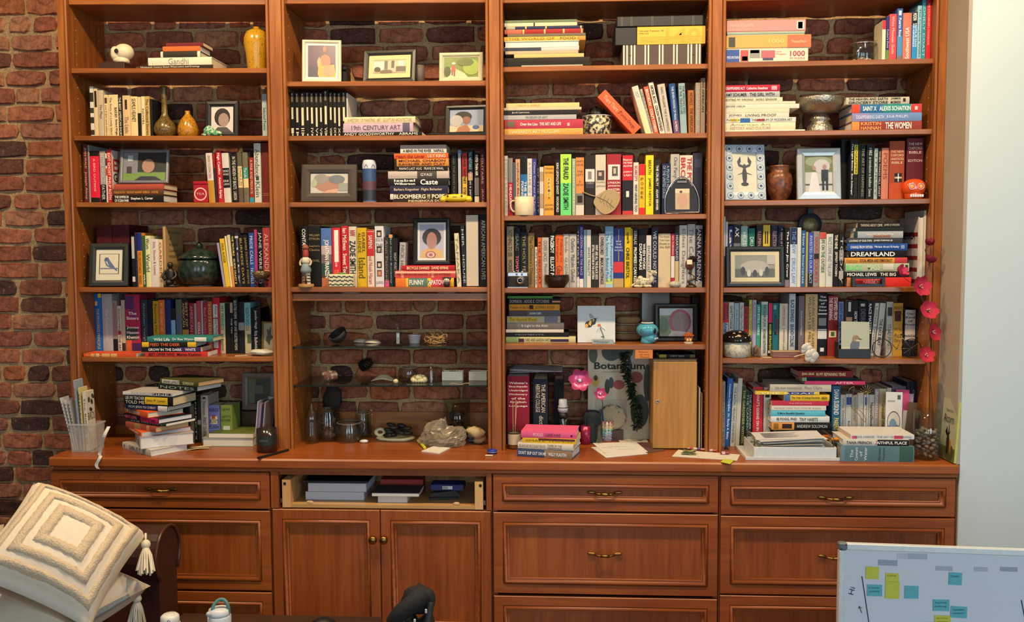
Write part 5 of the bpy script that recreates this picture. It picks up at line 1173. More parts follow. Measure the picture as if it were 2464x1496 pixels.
q = onz(636, 1090); t = thing('candle', 'dark glass candle jar by the post beside green notebooks', 'candle', (q.x, q.y+.035, q.z)); s = sz(25, 0)
mk('jar', lathe([(s, 0), (s, .09), (s*.93, .09), (s*.93, .075), (.001, .075)], 24), M('2a201c', .15, spec=.6), t, True); mk('label', lathe([(s*1.004, .03), (s*1.004, .066)], 24, False), M('1c2420', .5), t); text('CEDAR', '5a7a6a', t, (-.016, -s*1.03, .045), (1, 0, 0), (0, 0, 1), .032, .008)
single('pen', 'black marker pen lying across the worktop by the post', 'pen', join(tube([tuple(PZ(624, 1104, ZC)+Vector((0, 0, .0055))), tuple(PZ(694, 1085, ZC)+Vector((0, 0, .0055)))], .0048, 8), tube([tuple(PZ(621, 1105, ZC)+Vector((0, 0, .0055))), tuple(PZ(627, 1103.4, ZC)+Vector((0, 0, .0055)))], .0053, 8)), M('1a1a1b', .4))
q = P(618, 1035, .05); t = thing('ring_binder', 'white ring binder leaning against the post, purple pages inside', 'binder', (q.x, .06, ZC+.0006), (0, math.radians(6), 0))
hb = P(618, 966, .06).z-ZC; wb = sz(20, .06); W = M('c9cbc8', .35)
mk('cover', join(box(-wb/2, -wb/2+.003, 0, .13, 0, hb, .001), box(wb/2-.003, wb/2, 0, .13, 0, hb, .001), box(-wb/2+.003, wb/2-.003, .127, .13, 0, hb)), W, t); mk('pages', box(-wb/2+.004, -.002, .012, .12, .006, hb-.012), M('9a8098', .7), t); mk('divider', box(0, wb/2-.006, .016, .12, .006, hb-.01), M('2a1c3a', .6), t)
frame('weathered grey wooden frame with a landscape photo, against the brick', (P(622, 960, .22).x, .215, zs((1, 6), 0)+.115), sz(84, .24), sz(92, .24), .028, '6a5f54', 0, '2c3428', [(rect(0, 0, .35, 1), '5c644c'), (rect(.3, .3, .7, .75), '5a5650'), (rect(.3, 0, 1, .4), '1a241c')], lean=3, easel=False)
single('storage_box', 'dark wooden box against brick, carrying the weathered grey frame', 'box', box(-.075, .075, 0, .055, 0, .113, .002), DKW, (P(622, 1000, .21).x, .205, ZC+.0006))
q = onz(470, 1083); single('paper_scraps', 'loose folded papers lying beside the heap of books', 'paper', join(tr(sheet(.09, .035, fn=lambda u, v: .004*math.sin(3*u)), (0, 0, .0005), (0, 0, .5)), tr(sheet(.08, .02, fn=lambda u, v: .003*u), (.01, .012, .006), (0, .05, .6))), M('c8b490', .8), (q.x, q.y+.02, q.z))
# ---------------------------------------------------------------- bay 2
frame('ivory frame with a person in an orange garland, leaning in the corner', onshelf((2, 1), 774, .05), sz(93, .05), sz(106, .05), .0135, 'cfc7ae', 0, '4a3050', [(rect(0, 0, 1, .35), '3c3450'), (ell(.6, .9, .06, .1), 'c86a50'), (ell(.62, .5, .2, .22), 'b87058'), ([(.35, .1), (.4, .55), (.46, .6), (.5, .35), (.95, .4), (1, .1), (1, 0), (.4, 0)], 'd89a4c'), ([(.36, .3), (.33, .5), (.4, .65), (.46, .5)], 'dc9a7c'), (ell(.75, .2, .2, .18), 'c08a6c')], lean=10, yaw=9, mat='e0dcd0', matw=.009, group='photo frames on the shelves')
t = thing('camera_case', 'black case behind the ivory garland frame', 'case', onshelf((2, 1), 822, .13)); mk('case_body', box(-.022, .022, 0, .07, 0, .062, .004), M('17140f', .5), t); mk('case_lid', box(-.0225, .0225, -.001, .071, .0622, .083, .005), M('1b1712', .45), t)
frame('black frame with a cream-matted sepia house photo', onshelf((2, 1), 935, .07), sz(130, .07), sz(84, .07), .0225, '17140f', 0, 'b8ae94', [(rect(0, .25, .45, .9), 'd0c8b4'), (rect(.33, .3, .44, .95), '6a6458'), (rect(.55, .4, .64, .95), '5c564a'), (rect(.77, .55, .92, .9), 'd8d0bc'), (rect(.7, .05, 1, .5), '5a5648'), (ell(.12, .3, .1, .2), '4a4638'), (rect(0, 0, 1, .12), '9a9078'), (ell(.4, .1, .2, .18), '6a5c48')], lean=12, yaw=-4, mat='d8c290', matw=.019)
t = thing('candle', 'woven grey candle pillar beside black house-photo frame', 'candle', onshelf((2, 1), 1010, .12)); mk('wax', lathe([(.0205, 0), (.0205, .078), (.017, .08), (.004, .077), (.001, .077)], 20), stripes('7a7060', '3c362c', 'DIAGONAL', 90), t, True); mk('wick', tube([(0, 0, .077), (.001, 0, .086)], .0009, 6), M('1c1814'), t)
frame('wide pale beige frame with a walker on a leafy path', onshelf((2, 1), 1109, .04), sz(105, .04), sz(71, .04), .0155, 'c4bc98', 0, '6a7c34', [([(.1, 0), (.2, .5), (.32, .45), (.6, .2), (.7, 0)], 'c8b890'), (rect(.22, .1, .26, .35), '6a3c30'), (rect(.28, .05, .32, .35), '6a3c30'), ([(.2, .3), (.24, .6), (.32, .6), (.34, .3)], 'b85040'), (ell(.28, .7, .05, .06), 'c8c4bc'), (ell(.8, .5, .25, .4), '8aa03c'), (ell(.62, .75, .25, .2), '56682c'), (ell(.1, .3, .1, .25), '3c4a24')], lean=8, mat='cac4ac', matw=.003)
def leafball(name, label, cat, loc, rx, ry, rz, n, col, ls, seed=1):
    R = random.Random(seed); gs = []
    for i in range(n):
        a, b = R.uniform(0, 6.28), math.acos(R.uniform(-.3, 1)); k = R.uniform(.6, 1); s = ls*R.uniform(.6, 1.2)
        gs.append(tr(([(0, 0, 0), (s*.35, s*.5, .1*s), (0, s*1.2, .25*s), (-s*.35, s*.5, .1*s), (0, s*.5, -.1*s)], [(0, 1, 4), (1, 2, 4), (2, 3, 4), (3, 0, 4), (0, 3, 2, 1)]), (rx*k*math.sin(b)*math.cos(a), ry*k*math.sin(b)*math.sin(a), rz*.35+rz*.65*k*math.cos(b)), (R.uniform(-.8, .8), R.uniform(-.8, .8), a)))
    t = thing(name, label, cat, loc); o = mk('leaves', join(*gs), M(col, .5, vary=.3), t); o['kind'] = 'stuff'; return t
t = leafball('dried_plant', 'dark dried plant in a black bowl behind the art books', 'plant', onshelf((2, 2), 905, .245), .055, .018, .085, 260, '1c1a17', .02)
mk('bowl', tr(lathe([(.02, 0), (.034, .02), (.036, .04), (.033, .04), (.001, .01)], 20), sc=(1, .7, 1)), M('14120f', .4), t, True)
frame('black frame with a beach photo of a person with braids', onshelf((2, 2), 1121, .06), sz(104, .06), sz(76, .06), .018, '15130f', 0, '8a98b0', [(rect(0, 0, 1, .28), 'c8b494'), ([(.2, 0), (.25, .2), (.5, .35), (.62, .1), (.6, 0)], 'a06a4c'), (ell(.4, .68, .26, .24), '221a18'), (ell(.5, .52, .13, .17), '8a5c48'), (ell(.2, .5, .2, .26), 'a8a4a4'), (ell(.78, .2, .1, .09), '3c5a8a')], lean=8, yaw=-5, mat=None)
q = onshelf((2, 3), 791, .05); frame('dark leather frame with white stitching around a family snapshot', q, sz(136, .05), sz(94, .05), .037, '33291f', 0, 'b8b4ac', [(ell(.5, .45, .4, .42), 'a07868'), (ell(.28, .72, .2, .25), '8a8680'), (ell(.7, .7, .22, .22), '6a7478'), (rect(.75, .1, 1, .5), '8a9088'), ([(.3, 0), (.5, .16), (.75, .22), (.7, 0)], 'c09880'), (ell(.1, .5, .08, .2), '9aa48c')], lean=10, yaw=5, rough=.55)
t = thing('votive_candle', 'tall glass votive candle with blue and white wrapper', 'candle', onshelf((2, 3), 890, .09)); s = sz(16.5, .09)
mk('glass', lathe([(s, 0), (s, .155), (s*.9, .168), (s*.8, .17), (s*.8, .15), (.001, .15)], 24), M('c8ccd4', .1, spec=.6), t, True)
mk('wrapper', lathe([(s*1.01, .006), (s*1.01, .135)], 24, False), M('35507c', .4), t)
for k, (a, b_, c) in enumerate([(.135, .152, 'ccd0d8'), (.05, .085, '5a3c48'), (.01, .05, '26303c')]): mk('wrapper_print', lathe([(s*1.02, a), (s*1.02, b_)], 24, False), M(c, .4), t)
for k in range(6): mk('wrapper_arch', tube([(s*1.03*math.cos(k*1.047+u*.5), s*1.03*math.sin(k*1.047+u*.5), .138+.012*math.sin(math.pi*u)) for u in [i/6 for i in range(7)]], .001, 5), M('22304c', .4), t)
t = thing('toy_crab', 'yellow plastic crab-like toy before the stacked books', 'toy', onshelf((2, 3), 1096, .014)); Y_ = M('d6bc24', .35); s = sz(73, .03)
mk('body', join(tr(ball(s*.4, .022, .0155, 18, 10, sq=.7), (0, .024, .0165)), tr(ball(.014, .016, .011, 10, 6), (-s*.42, .02, .0105)), tr(ball(.014, .016, .011, 10, 6), (s*.42, .02, .0105)), tube(spl([(-s*.38, .024, .02), (-s*.48, .02, .016), (-s*.46, .012, .004)]), .005, 8), tube(spl([(s*.38, .024, .02), (s*.48, .02, .016), (s*.46, .012, .004)]), .005, 8)), Y_, t, True)
for x in (-s*.26, s*.2): mk('eye', tr(ball(.0038, .0025, .0045, 10, 6), (x, .0042, .023)), M('2a2010', .3), t, True)
mk('mouth_groove', box(-.012, .006, .0008, .003, .018, .0225, .001), M('b09a18', .5), t)
t = thing('kachina_doll', 'carved painted wooden doll on a log slice base', 'doll', onshelf((2, 4), 737, .025)); 
mk('base', lathe([(.03, 0), (.031, .006), (.03, .012)], 18), M('a8834c', .7), t)
mk('leg', tr(lathe([(.0075, 0), (.009, .035), (.011, .052)], 10), (-.011, 0, .012), (0, .08, 0)), M('8a5a44', .6), t); mk('leg', tr(lathe([(.0075, 0), (.009, .035), (.011, .052)], 10), (.011, 0, .012), (0, -.08, 0)), M('d0c4a8', .6), t)
for x in (-.012, .012):
    for k in range(3): mk('leg_band', tr(lathe([(.0098, 0), (.0098, .004)], 10), (x*.95, 0, .02+k*.012)), M('2a2420', .6), t)
mk('skirt', lathe([(.019, .055), (.022, .066), (.017, .085), (.013, .092)], 14), M('7a8a90', .6), t, True); mk('torso', lathe([(.013, .092), (.017, .1), (.014, .115), (.008, .119)], 12), M('cfc4ac', .6), t, True)
mk('head', lathe([(.01, .118), (.0125, .125), (.011, .15), (.0085, .157)], 12), M('a03c2c', .6), t, True); mk('headdress', lathe([(.0135, .15), (.014, .157), (.009, .165), (.002, .169)], 12), M('8a4a34', .6), t, True)
for s in (-1, 1): mk('arm', tube(spl([(s*.015, 0, .112), (s*.022, -.002, .098), (s*.018, -.01, .085)]), .004, 8), M('b8a890', .6), t, True)
t = thing('striped_box', 'small cream box with black wavy stripes', 'box', onshelf((2, 4), 820, .018)); w_, h_ = sz(62, .02), sz(31, .02)
mk('box_body', box(-w_/2, w_/2, 0, .04, 0, h_, .004), M('d0caa4', .5), t)
for k in range(3):
    z = h_*(.2+.3*k); mk('wavy_stripe', join(*[box(-w_/2+.001+i*w_/16, -w_/2+.0015+(i+1)*w_/16-.001, -.0008, 0, z+.0022*math.sin(i*1.9+k)-.0022, z+.0022*math.sin(i*1.9+k)+.0022) for i in range(16)]), M('1c1a16', .6), t)
mk('leaf_ornament', tr(ball(.02, .008, .004, 12, 6), (.004, .014, h_+.003)), M('5a8a3c', .5), t, True)
frame('black frame with white mat and a curly-haired portrait on red books', (P(1038, 620, .06).x, .06, BD+.001), sz(90, .06), sz(113, .06), .0175, '131312', 0, 'a8a4b4', [([(0, 0), (.1, .22), (.35, .3), (.65, .3), (.9, .22), (1, 0)], 'c89c50'), (ell(.5, .62, .4, .27), '2a201c'), (ell(.5, .52, .22, .26), 'a07060'), (ell(.46, .1, .22, .11), '9c3c3c'), (ell(.46, .1, .16, .08), 'd0b8a0'), (ell(.46, .1, .09, .05), 'a05050')], lean=5, mat='d4d2ce', matw=.0085)
t = thing('toy_figure', 'tiny plush-haired toy figure before the red books', 'toy', onshelf((2, 4), 1075, .025)); mk('body', lathe([(.008, 0), (.012, .006), (.011, .016), (.007, .02)], 12), M('26181c', .5), t, True); h = mk('head', tr(ball(.0125, .011, .01, 12, 8), (0, 0, .026)), M('d8c8b8', .5), t, True); mk('hair', join(*[tr(ball(.005, .005, .0055, 8, 5), (.0125*math.cos(a), .003+.006*math.sin(a), .033+.002*math.sin(3*a))) for a in [i*.63 for i in range(10)]], tr(ball(.012, .009, .006, 10, 6), (0, .003, .034))), M('3a2620', .7), h, True)
for x in (-.0045, .0045): mk('eye', tr(ball(.0015, .0012, .0018, 6, 5), (x, -.0108, .027)), M('141010', .3), h)
# ---- glass niche
Zu = lambda px: zs((2, 4), P(px, 720, .1).x)-.0195
for px, lb in ((845, 'white puck light under the shelf above the black stone bowl'), (1075, 'white puck light under the shelf above the driftwood tangle')):
    t = thing('puck_light', lb, 'lamp', (P(px, 725, .13).x, .13, Zu(px)-.0005), group='puck lights in the glass niche'); r_ = sz(22, .1)
    mk('housing', lathe([(r_*.96, 0), (r_, -.003), (r_, -.027), (r_*.94, -.031)], 28), M('d8d6d4', .4), t, True); mk('lens', lathe([(r_*.8, -.0312), (r_*.8, -.033)], 24), M('e6e4e0', .3), t)
single('shell_lamp', 'pale shell-shaped cover under the niche shelf near the post', 'cover', lathe([(.034, 0), (.033, -.02), (.026, -.034), (.012, -.04), (.001, -.04)], 24), M('c8c0b0', .5), (P(1163, 725, .14).x-.018, .14, Zu(1163)-.0005), smooth=True)
G1, G2 = (2, 'g1'), (2, 'g2')
def og(px, py, Z): return onz(px, py, Z)
def cpx(c, x, y, Z=None):
    if not isinstance(Z, tuple): return onz(*cp(c, x, y), Z)
    q = onz(*cp(c, x, y), zs(Z, P(*cp(c, x, y), .1).x)); q.z = zs(Z, q.x)+.0006+abs(SH[Z][2])*.045; return q
q = cpx(B4, 600, 385, G1); single('stone_bowl', 'black charred half shell bowl tipped on the glass shelf', 'bowl', join(tr(lathe([(.004, 0), (.026, .008), (.037, .024), (.04, .04), (.034, .04), (.03, .024), (.001, .012)], 20), (0, 0, .008), (.45, -.5, 0))), M('1d1c1a', .7, bump=.6, vary=.3), (q.x, q.y+.02, q.z-.003+.006), smooth=True)
for x, y, w_, lb in ((820, 382, .07, 'flat white shell half under the other on upper glass'), (970, 380, .075, 'curved white shell leaning on another shell, upper glass')):
    q = cpx(B4, x, y, G1); single('seashell', lb, 'shell', tr(lathe([(.001, .014), (.02, .0125), (.032, .006), (.037, 0), (.034, 0), (.02, .009), (.001, .011)], 20), (0, 0, 0), (0, .05, 0), (1, .7, 1)), M('c8bca4', .5), (q.x, q.y+(.03 if x < 900 else 0)+.02, q.z+.001), smooth=True, group='white shells on the glass shelf')
q = cpx(B4, 1283, 408, G1); t = thing('glass_vial', 'small clear glass vial standing on the upper glass shelf', 'bottle', (q.x, q.y+.01, q.z)); r_ = .0172
mk('vial', lathe([(.001, 0), (r_, 0), (r_, .052), (r_*.6, .06), (r_*.55, .066), (r_*.7, .068), (r_*.7, .075), (r_*.5, .075), (r_*.45, .066), (r_*.9, .05), (r_*.9, .003), (.001, .003)], 22, False), GLASS, t, True); mk('sediment', lathe([(r_*.7, .0035), (r_*.7, .007)], 12), M('2c3424'), t)
mk('paper_slip', box(-.006, .006, -.001, .001, .004, .05), M('a8aab8', .5), t)
q = cpx(B4, 1478, 382, G1); single('plastic_cup', 'small white plastic cup on the upper glass shelf', 'cup', lathe([(.021, 0), (.0265, .031), (.029, .032), (.029, .034), (.026, .034), (.02, .003), (.001, .002)], 24), M('c4c2cc', .35), (q.x, q.y+.02, q.z), smooth=True)
def tangle(label, name, cat, loc, rx, ry, rz, n, col, seed, r=.0022):
    R = random.Random(seed); gs = []
    for i in range(n):
        p_ = Vector((R.uniform(-.6, .6)*rx, R.uniform(-.6, .6)*ry, R.uniform(.05, .6)*rz)); pts = [p_]
        for k in range(4):
            p_ = p_+Vector((R.uniform(-.5, .5)*rx, R.uniform(-.5, .5)*ry, R.uniform(-.3, .35)*rz)); p_ = Vector((max(-rx, min(rx, p_.x)), max(-ry, min(ry, p_.y)), max(r, min(rz, p_.z)))); pts.append(p_)
        gs.append(tube(spl(pts, 4), [r*(1-.6*j/16) for j in range(17)], 5))
    t = thing(name, label, cat, loc); o = mk('twigs', join(*gs), M(col, .7, vary=.3, scale=80), t, True); o['kind'] = 'stuff'; return t
q = cpx(B4, 1730, 390, G1); tangle('curly tan lichen tangle on the upper glass shelf', 'lichen', 'lichen', (q.x, q.y+.025, q.z), .048, .024, .05, 46, 'a88450', 4, .0026)
q = cpx(B4, 460, 838, G2); t = thing('barnacle_shell', 'barnacle crusted shell cluster on the lower glass shelf', 'shell', (q.x, q.y+.02, q.z+.004)); mk('shell', tr(ball(.034, .025, .019, 16, 10, .35, 5, 7), (0, 0, .018)), speck('c8b49c', 'a0664c', 70, .7, .5), t, True)
mk('barnacles', join(*[tr(lathe([(.0055, 0), (.0035, .007), (.0022, .007), (.001, .003)], 8), (.026*math.cos(i*1.3), -.012-.006*math.sin(i*2.1), .022+.012*math.sin(i*1.3)), (1.1, .3*i, 0)) for i in range(9)]), M('d0c4b0', .7), t)['kind'] = 'stuff'
q = cpx(B4, 860, 800, G2); single('pine_cone', 'large dark pine cone on the lower glass shelf', 'pine cone', tr(cone_geo(.036, .066, 90), (-.022, 0, .036), (0, 1.1, .4)), M('2a1c16', .6, vary=.3), (q.x, q.y+.03, q.z+.002))
q = cpx(B4, 745, 775, G2); single('twig', 'thin dry twig lying before the large pine cone', 'twig', tube(spl([(-.026, 0, .003), (0, .004, .006), (.018, .002, .005)]), .002, 6), M('6a5444', .8), (q.x, q.y-.01, q.z), smooth=True)
q = cpx(B4, 1090, 845, G2); single('plastic_pouch', 'translucent white plastic pouch on the lower glass shelf', 'pouch', tr(sheet(.085, .05, 12, 6, lambda u, v: .02*math.sin(math.pi*u)*(.4+.6*v)+.002, .003), (0, .025, 0)), milky('pouch_film', 'b8b4ac', .6), q, smooth=True)
q = cpx(B4, 1257, 866, G2); single('seashell', 'tiny pale yellow shell at the front of lower glass', 'shell', tr(ball(.0105, .009, .009, 12, 8, .2, 3), (0, 0, .009)), M('cfbf92', .5), (q.x, q.y+.006, q.z), smooth=True)
q = cpx(B4, 1400, 832, G2); clip_jar('low wide glass jar holding brown nuts, lower glass shelf', (q.x, q.y+.04, q.z), .037, .058, gem=False, name='glass_jar', contents=lambda t, r, h: pebbles(t, 'nuts', 14, r*.7, .006, .016, .008, '7a4c2c', 3))
q = cpx(B4, 1535, 856, G2); single('coral', 'lobed ivory coral piece on the lower glass shelf', 'coral', join(*[tr(ball(.0115, .011, .013, 10, 7, .15, 4, i), (-.024+.0096*i, .006*math.sin(i*2), .0125+.008*math.sin(math.pi*i/5.))) for i in range(6)], *[tr(ball(.008, .008, .009, 8, 6, .1, 4, i), (-.022+.0105*i, -.006, .0085)) for i in range(5)]), M('d2c898', .7, bump=.3), (q.x, q.y+.014, q.z), smooth=True)
q = cpx(B4, 1675, 872, G2); t = thing('glass_dome', 'slim clear glass bell jar on the lower glass shelf', 'jar', (q.x, q.y+.03, q.z)); mk('dome', lathe([(.022, 0), (.022, .05), (.017, .064), (.008, .07), (.008, .076), (.012, .078), (.001, .08)], 22, False), GLASS, t, True); mk('stem', tube([(0, 0, .002), (0, 0, .055)], .0022, 6), M('b0a4b0', .4), t)
for x0_, x1_, lb in ((1812, 2070, 'small white card box holding a dried tangle'), (2135, 2360, 'small white card box by the post holding dark cones')):
    q = cpx(B4, (x0_+x1_)/2, 828, G2); w_ = sz((x1_-x0_)/4.998, .05); t = thing('card_box', lb, 'box', (q.x, q.y, q.z), group='white card boxes on the glass shelf'); h_ = sz(22, .05)
    mk('box_tray', join(box(-w_/2, w_/2, 0, .0015, 0, h_), box(-w_/2, w_/2, .0485, .05, 0, h_), box(-w_/2, -w_/2+.0015, .0015, .0485, 0, h_), box(w_/2-.0015, w_/2, .0015, .0485, 0, h_), box(-w_/2+.0015, w_/2-.0015, .0015, .0485, 0, .0015)), M('cfccc0', .7), t)
    if x0_ < 2000: tangle('dried seed head tangle standing in the white box', 'seed_head', 'seed head', (q.x, q.y+.025, q.z+.002), .02, .018, .048, 34, '7a6248', 9, .0012)
    else:
        for k in range(3): single('pine_cone', 'small dark cone in the white box by the post', 'pine cone', tr(cone_geo(.013, .03, 36), (0, 0, 0)), M('241a16', .6, vary=.3), (q.x-.016+.016*k, q.y+.025+.006*(k % 2), q.z+.002), (0, .3*k-.3, k), group='cones in the white box')
q = cpx(B4, 2030, 878, G2); single('dry_leaf', 'thin curled dry leaf before the white boxes', 'leaf', tr(sheet(.078, .011, 14, 2, lambda u, v: .003+.003*math.sin(9*u), .0008), rot=(0, 0, .04)), M('a8945c', .8), q, smooth=True)
# worktop inside the niche
q = cpx(B5, 375, 1115); t = thing('glass_bottle', 'tall clear glass bottle with a narrow neck', 'bottle', (q.x, q.y+.028, q.z)); s = sz(21, 0)
mk('bottle', lathe([(.001, 0), (s*.86, 0), (s*.95, .004), (s*.95, .1), (s*.85, .12), (s*.55, .136), (s*.33, .143), (s*.33, .15), (s*.4, .152), (s*.4, .162), (s*.28, .162), (s*.25, .145), (s*.8, .115), (s*.88, .1), (s*.88, .006), (.001, .005)], 26, False), GLASS, t, True)
q = cpx(B5, 720, 1040); t = thing('storage_jar', 'tall glass jar filled with brown bark pieces', 'jar', (q.x+.0, .17, q.z))
mk('jar_body', lathe([(.001, 0), (.05, 0), (.052, .01), (.052, .105), (.044, .12), (.044, .14), (.041, .14), (.041, .12), (.048, .1), (.048, .012), (.001, .008)], 28, False), GLASS, t, True)
b_ = mk('bark', join(*[tr(ball(.018, .004, .011, 8, 5, .3, 3, i), (.03*math.cos(i*2.4)*(.5+.4*math.sin(i)), .03*math.sin(i*2.4)*.8, .02+.0075*i), (.7*i, .5*i, i)) for i in range(10)]), M('7a4c30', .8, vary=.3, scale=60), t, True); b_['kind'] = 'stuff'
single('driftwood', 'black weathered driftwood chunk standing against the brick', 'driftwood', tr(ball(.04, .018, .062, 16, 12, .25, 4, 5), (0, 0, .062)), M('201c1a', .8, bump=1.0, vary=.4, scale=90), (P(795, 950, .235).x, .238, ZC+.0985), (0, .12, 0), smooth=True)
single('wood_block', 'dark wooden riser carrying black driftwood behind the tall jar', 'block', box(-.035, .035, -.02, .025, 0, .0975, .003), M('2a1c14', .6), (P(795, 1050, .235).x, .237, ZC+.0004))
q = cpx(B5, 1090, 1105); clip_jar('squat clear glass jar with wire clip, front of the niche', (q.x, q.y+.045, q.z), sz(35, 0), .092)
q2 = P(862, 1040, .17)
clip_jar('clip-top glass jar with dark twigs behind the squat jar', (q2.x+.004, .24, ZC+.0006), sz(22, .1), .118, contents=lambda t, r, h: pebbles(t, 'twigs', 30, r*.75, .008, h*.6, .007, '2c2620', 5))
q = cpx(B5, 1410, 1105); single('seashell', 'small white shell resting in front of the clip jar', 'shell', tr(shell_geo(.034, .024, .014, 8), (0, 0, .0062)), M('d4d4cc', .45), (q.x, q.y+.012, q.z), smooth=True)
q = cpx(B5, 1990, 1078); t = thing('serving_tray', 'ivory ceramic tray with a handle hole holding dark mussels', 'tray', (q.x+.0, q.y+.05, q.z), (0, 0, -.06)); g = ball(.083, .05, .02, 28, 8, .06, 3, 2); g = ([(x, y, max(z, -.008)+.0085 if z < 0 else .0085+.006*((x/.083)**2+(y/.05)**2)-.001) for x, y, z in g[0]], g[1])
mk('tray_dish', g, M('cfc2a0', .45), t, True); 
mk('tray_handle', tr(lathe([(.009, -.003), (.02, -.003), (.021, .003), (.009, .003), (.009, -.003)], 20, False), (-.07, .018, .026), (.9, 0, .3), (1.2, 1, 1)), M('cfc2a0', .45), t, True)
R = random.Random(3); lbm = 'black mussel shell in the heap on the ivory tray'
for i in range(12):
    single('mussel_shell', lbm, 'shell', tr(ball(.022, .011, .0085, 12, 7, .12, 4, i), (0, 0, 0)), M('181614', .45, bump=.5, scale=140), (q.x-.035+R.uniform(0, .085), q.y+.03+R.uniform(0, .05), q.z+.0185+.0035*i), (R.uniform(-.4, .4), R.uniform(-.3, .3), R.uniform(-.6, .6)), group='mussels on the ivory tray', smooth=True)
single('dry_leaf', 'orange dry leaf standing behind the black mussels', 'leaf', prism([(-.02, 0), (.02, .004), (.026, .02), (.014, .036), (-.008, .034), (-.022, .018)], -.0008, .0008), M('9a5c1c', .7), (P(1004, 1025, .06).x, q.y+.098, ZC+.032), (-.25, 0, 0))
# plastic bag
q = cpx(B6, 1400, 1130); g = ball(.085, .06, .055, 44, 28, .0, 3, 4); V = []
for x, y, z in g[0]:
    v = Vector((x, y, z)); k = 1+.22*mnoise.noise(v*22+Vector((3, 1, 2)))+.3*abs(mnoise.noise(v*60))+.1*mnoise.noise(v*140); z2 = max(z*k, -.03)+.0305; V.append((x*k+.02*(z/.055), y*k, z2*(1.25 if x < -.01 else .92)))
film = milky('crinkled_plastic', 'a89880', .5); bb = film.node_tree.nodes['Principled BSDF']; bb.inputs['Roughness'].default_value = .18
t = thing('plastic_bag', 'crumpled clear plastic bag with tan dried contents', 'bag', (q.x-.01, q.y-.006, q.z)); mk('film', (V, g[1]), film, t)
o = mk('contents', tr(ball(.06, .042, .03, 20, 12, .3, 6, 2), (0, 0, .0315)), M('7a6648', .8, vary=.4, bump=.6, scale=120), t, True)
q = cpx(B6, 1930, 1110); t = thing('plastic_tub', 'clear plastic tub with blue base behind the crumpled bag', 'tub', (q.x, q.y+.055, q.z)); mk('tub_base', box(-.026, .026, -.03, .03, 0, .014, .003), M('2c3450', .4), t); mk('tub_cover', box(-.0255, .0255, -.0295, .0295, .0142, .045, .008), milky('tub_clear', 'b0a89c', .4), t)
q = P(1098, 1030, .19); t = thing('cylinder_vase', 'clear glass cylinder filled with small pine cones', 'vase', (q.x, .214, ZC+.0006)); s = sz(33, .2)
mk('glass', lathe([(.001, 0), (s, 0), (s, .165), (s*.96, .165), (s*.96, .004), (.001, .004)], 28, False), GLASS, t, True)
o = mk('cones', join(*[tr(cone_geo(.016, .032, 30), (s*.55*math.cos(i*2.4)*(.4+.6*(i % 3)/2), s*.55*math.sin(i*2.4), .006+.0105*i), (.5*i, .4*i, i)) for i in range(10)]), M('2c221c', .7, vary=.3), t); o['kind'] = 'stuff'
for i, (x, y, zz_, s_, lb) in enumerate(((2080, 610, .075, 1.1, 'pale bracket fungus piece stacked by the post, upper'), (2150, 880, .03, .8, 'pale bracket fungus piece stacked by the post, lower'))):
    q = P(*cp(B6, x, y), .1); single('bracket_fungus', lb, 'fungus', tr(ball(.036*s_, .028*s_, .02*s_, 16, 9, .3, 3, i+3), (0, 0, .0)), M('c0a878', .75, bump=.4), (q.x-.022, .1+.02*i, ZC+(.018 if i else .052)), (0, .3-.5*i, 0), smooth=True)
q0, q1 = cpx(B6, 850, 1075), cpx(B6, 985, 1215); t = thing('highlighter', 'yellow highlighter pen lying by the white note card', 'pen', (0, 0, 0)); d_ = Vector((0, 0, .006)); mk('barrel', tube([q0+d_, q0.lerp(q1, .6)+d_], .0055, 10), M('c8cc20', .4), t); mk('cap', tube([q0.lerp(q1, .6)+d_, q1+d_], .006, 10), M('d4d828', .35), t)
q = [cpx(B6, x, y) for x, y in ((925, 1270), (1270, 1315), (1480, 1210), (1150, 1180))]; single('note_card', 'blank white note pad lying on the worktop', 'paper', prism([(v.x, v.y) for v in q], ZC+.0006, ZC+.005, 'xy'), M('d8d4cc', .7))
q = cpx(B6, 2290, 1312); t = thing('mint_tin', 'small oval blue tin standing at the post foot', 'tin', (q.x, q.y+.014, q.z)); mk('tin_base', lathe([(.019, 0), (.0195, .006), (.0185, .007)], 24), M('1c2c6c', .25), t, True); mk('tin_lid', lathe([(.0198, .0072), (.0195, .0135), (.016, .0155), (.001, .016)], 24), M('20389a', .2), t, True); mk('white_band', lathe([(.01995, .0065), (.01995, .0078)], 24, False), M('d0d4e0', .4), t)
q = cpx(B6, 2235, 1355); single('chalk', 'pale chalk stick before the oval blue tin', 'chalk', tube([(-.0145, 0, .003), (.0145, .001, .003)], .0028, 8), M('dccab0', .8), q)
# ---------------------------------------------------------------- bay 3
def crate(label, name, cat, x0, x1, z0, z1, Y, d, mat): return thing(name, label, cat, ((x0+x1)/2, Y, z0)), x1-x0, z1-z0
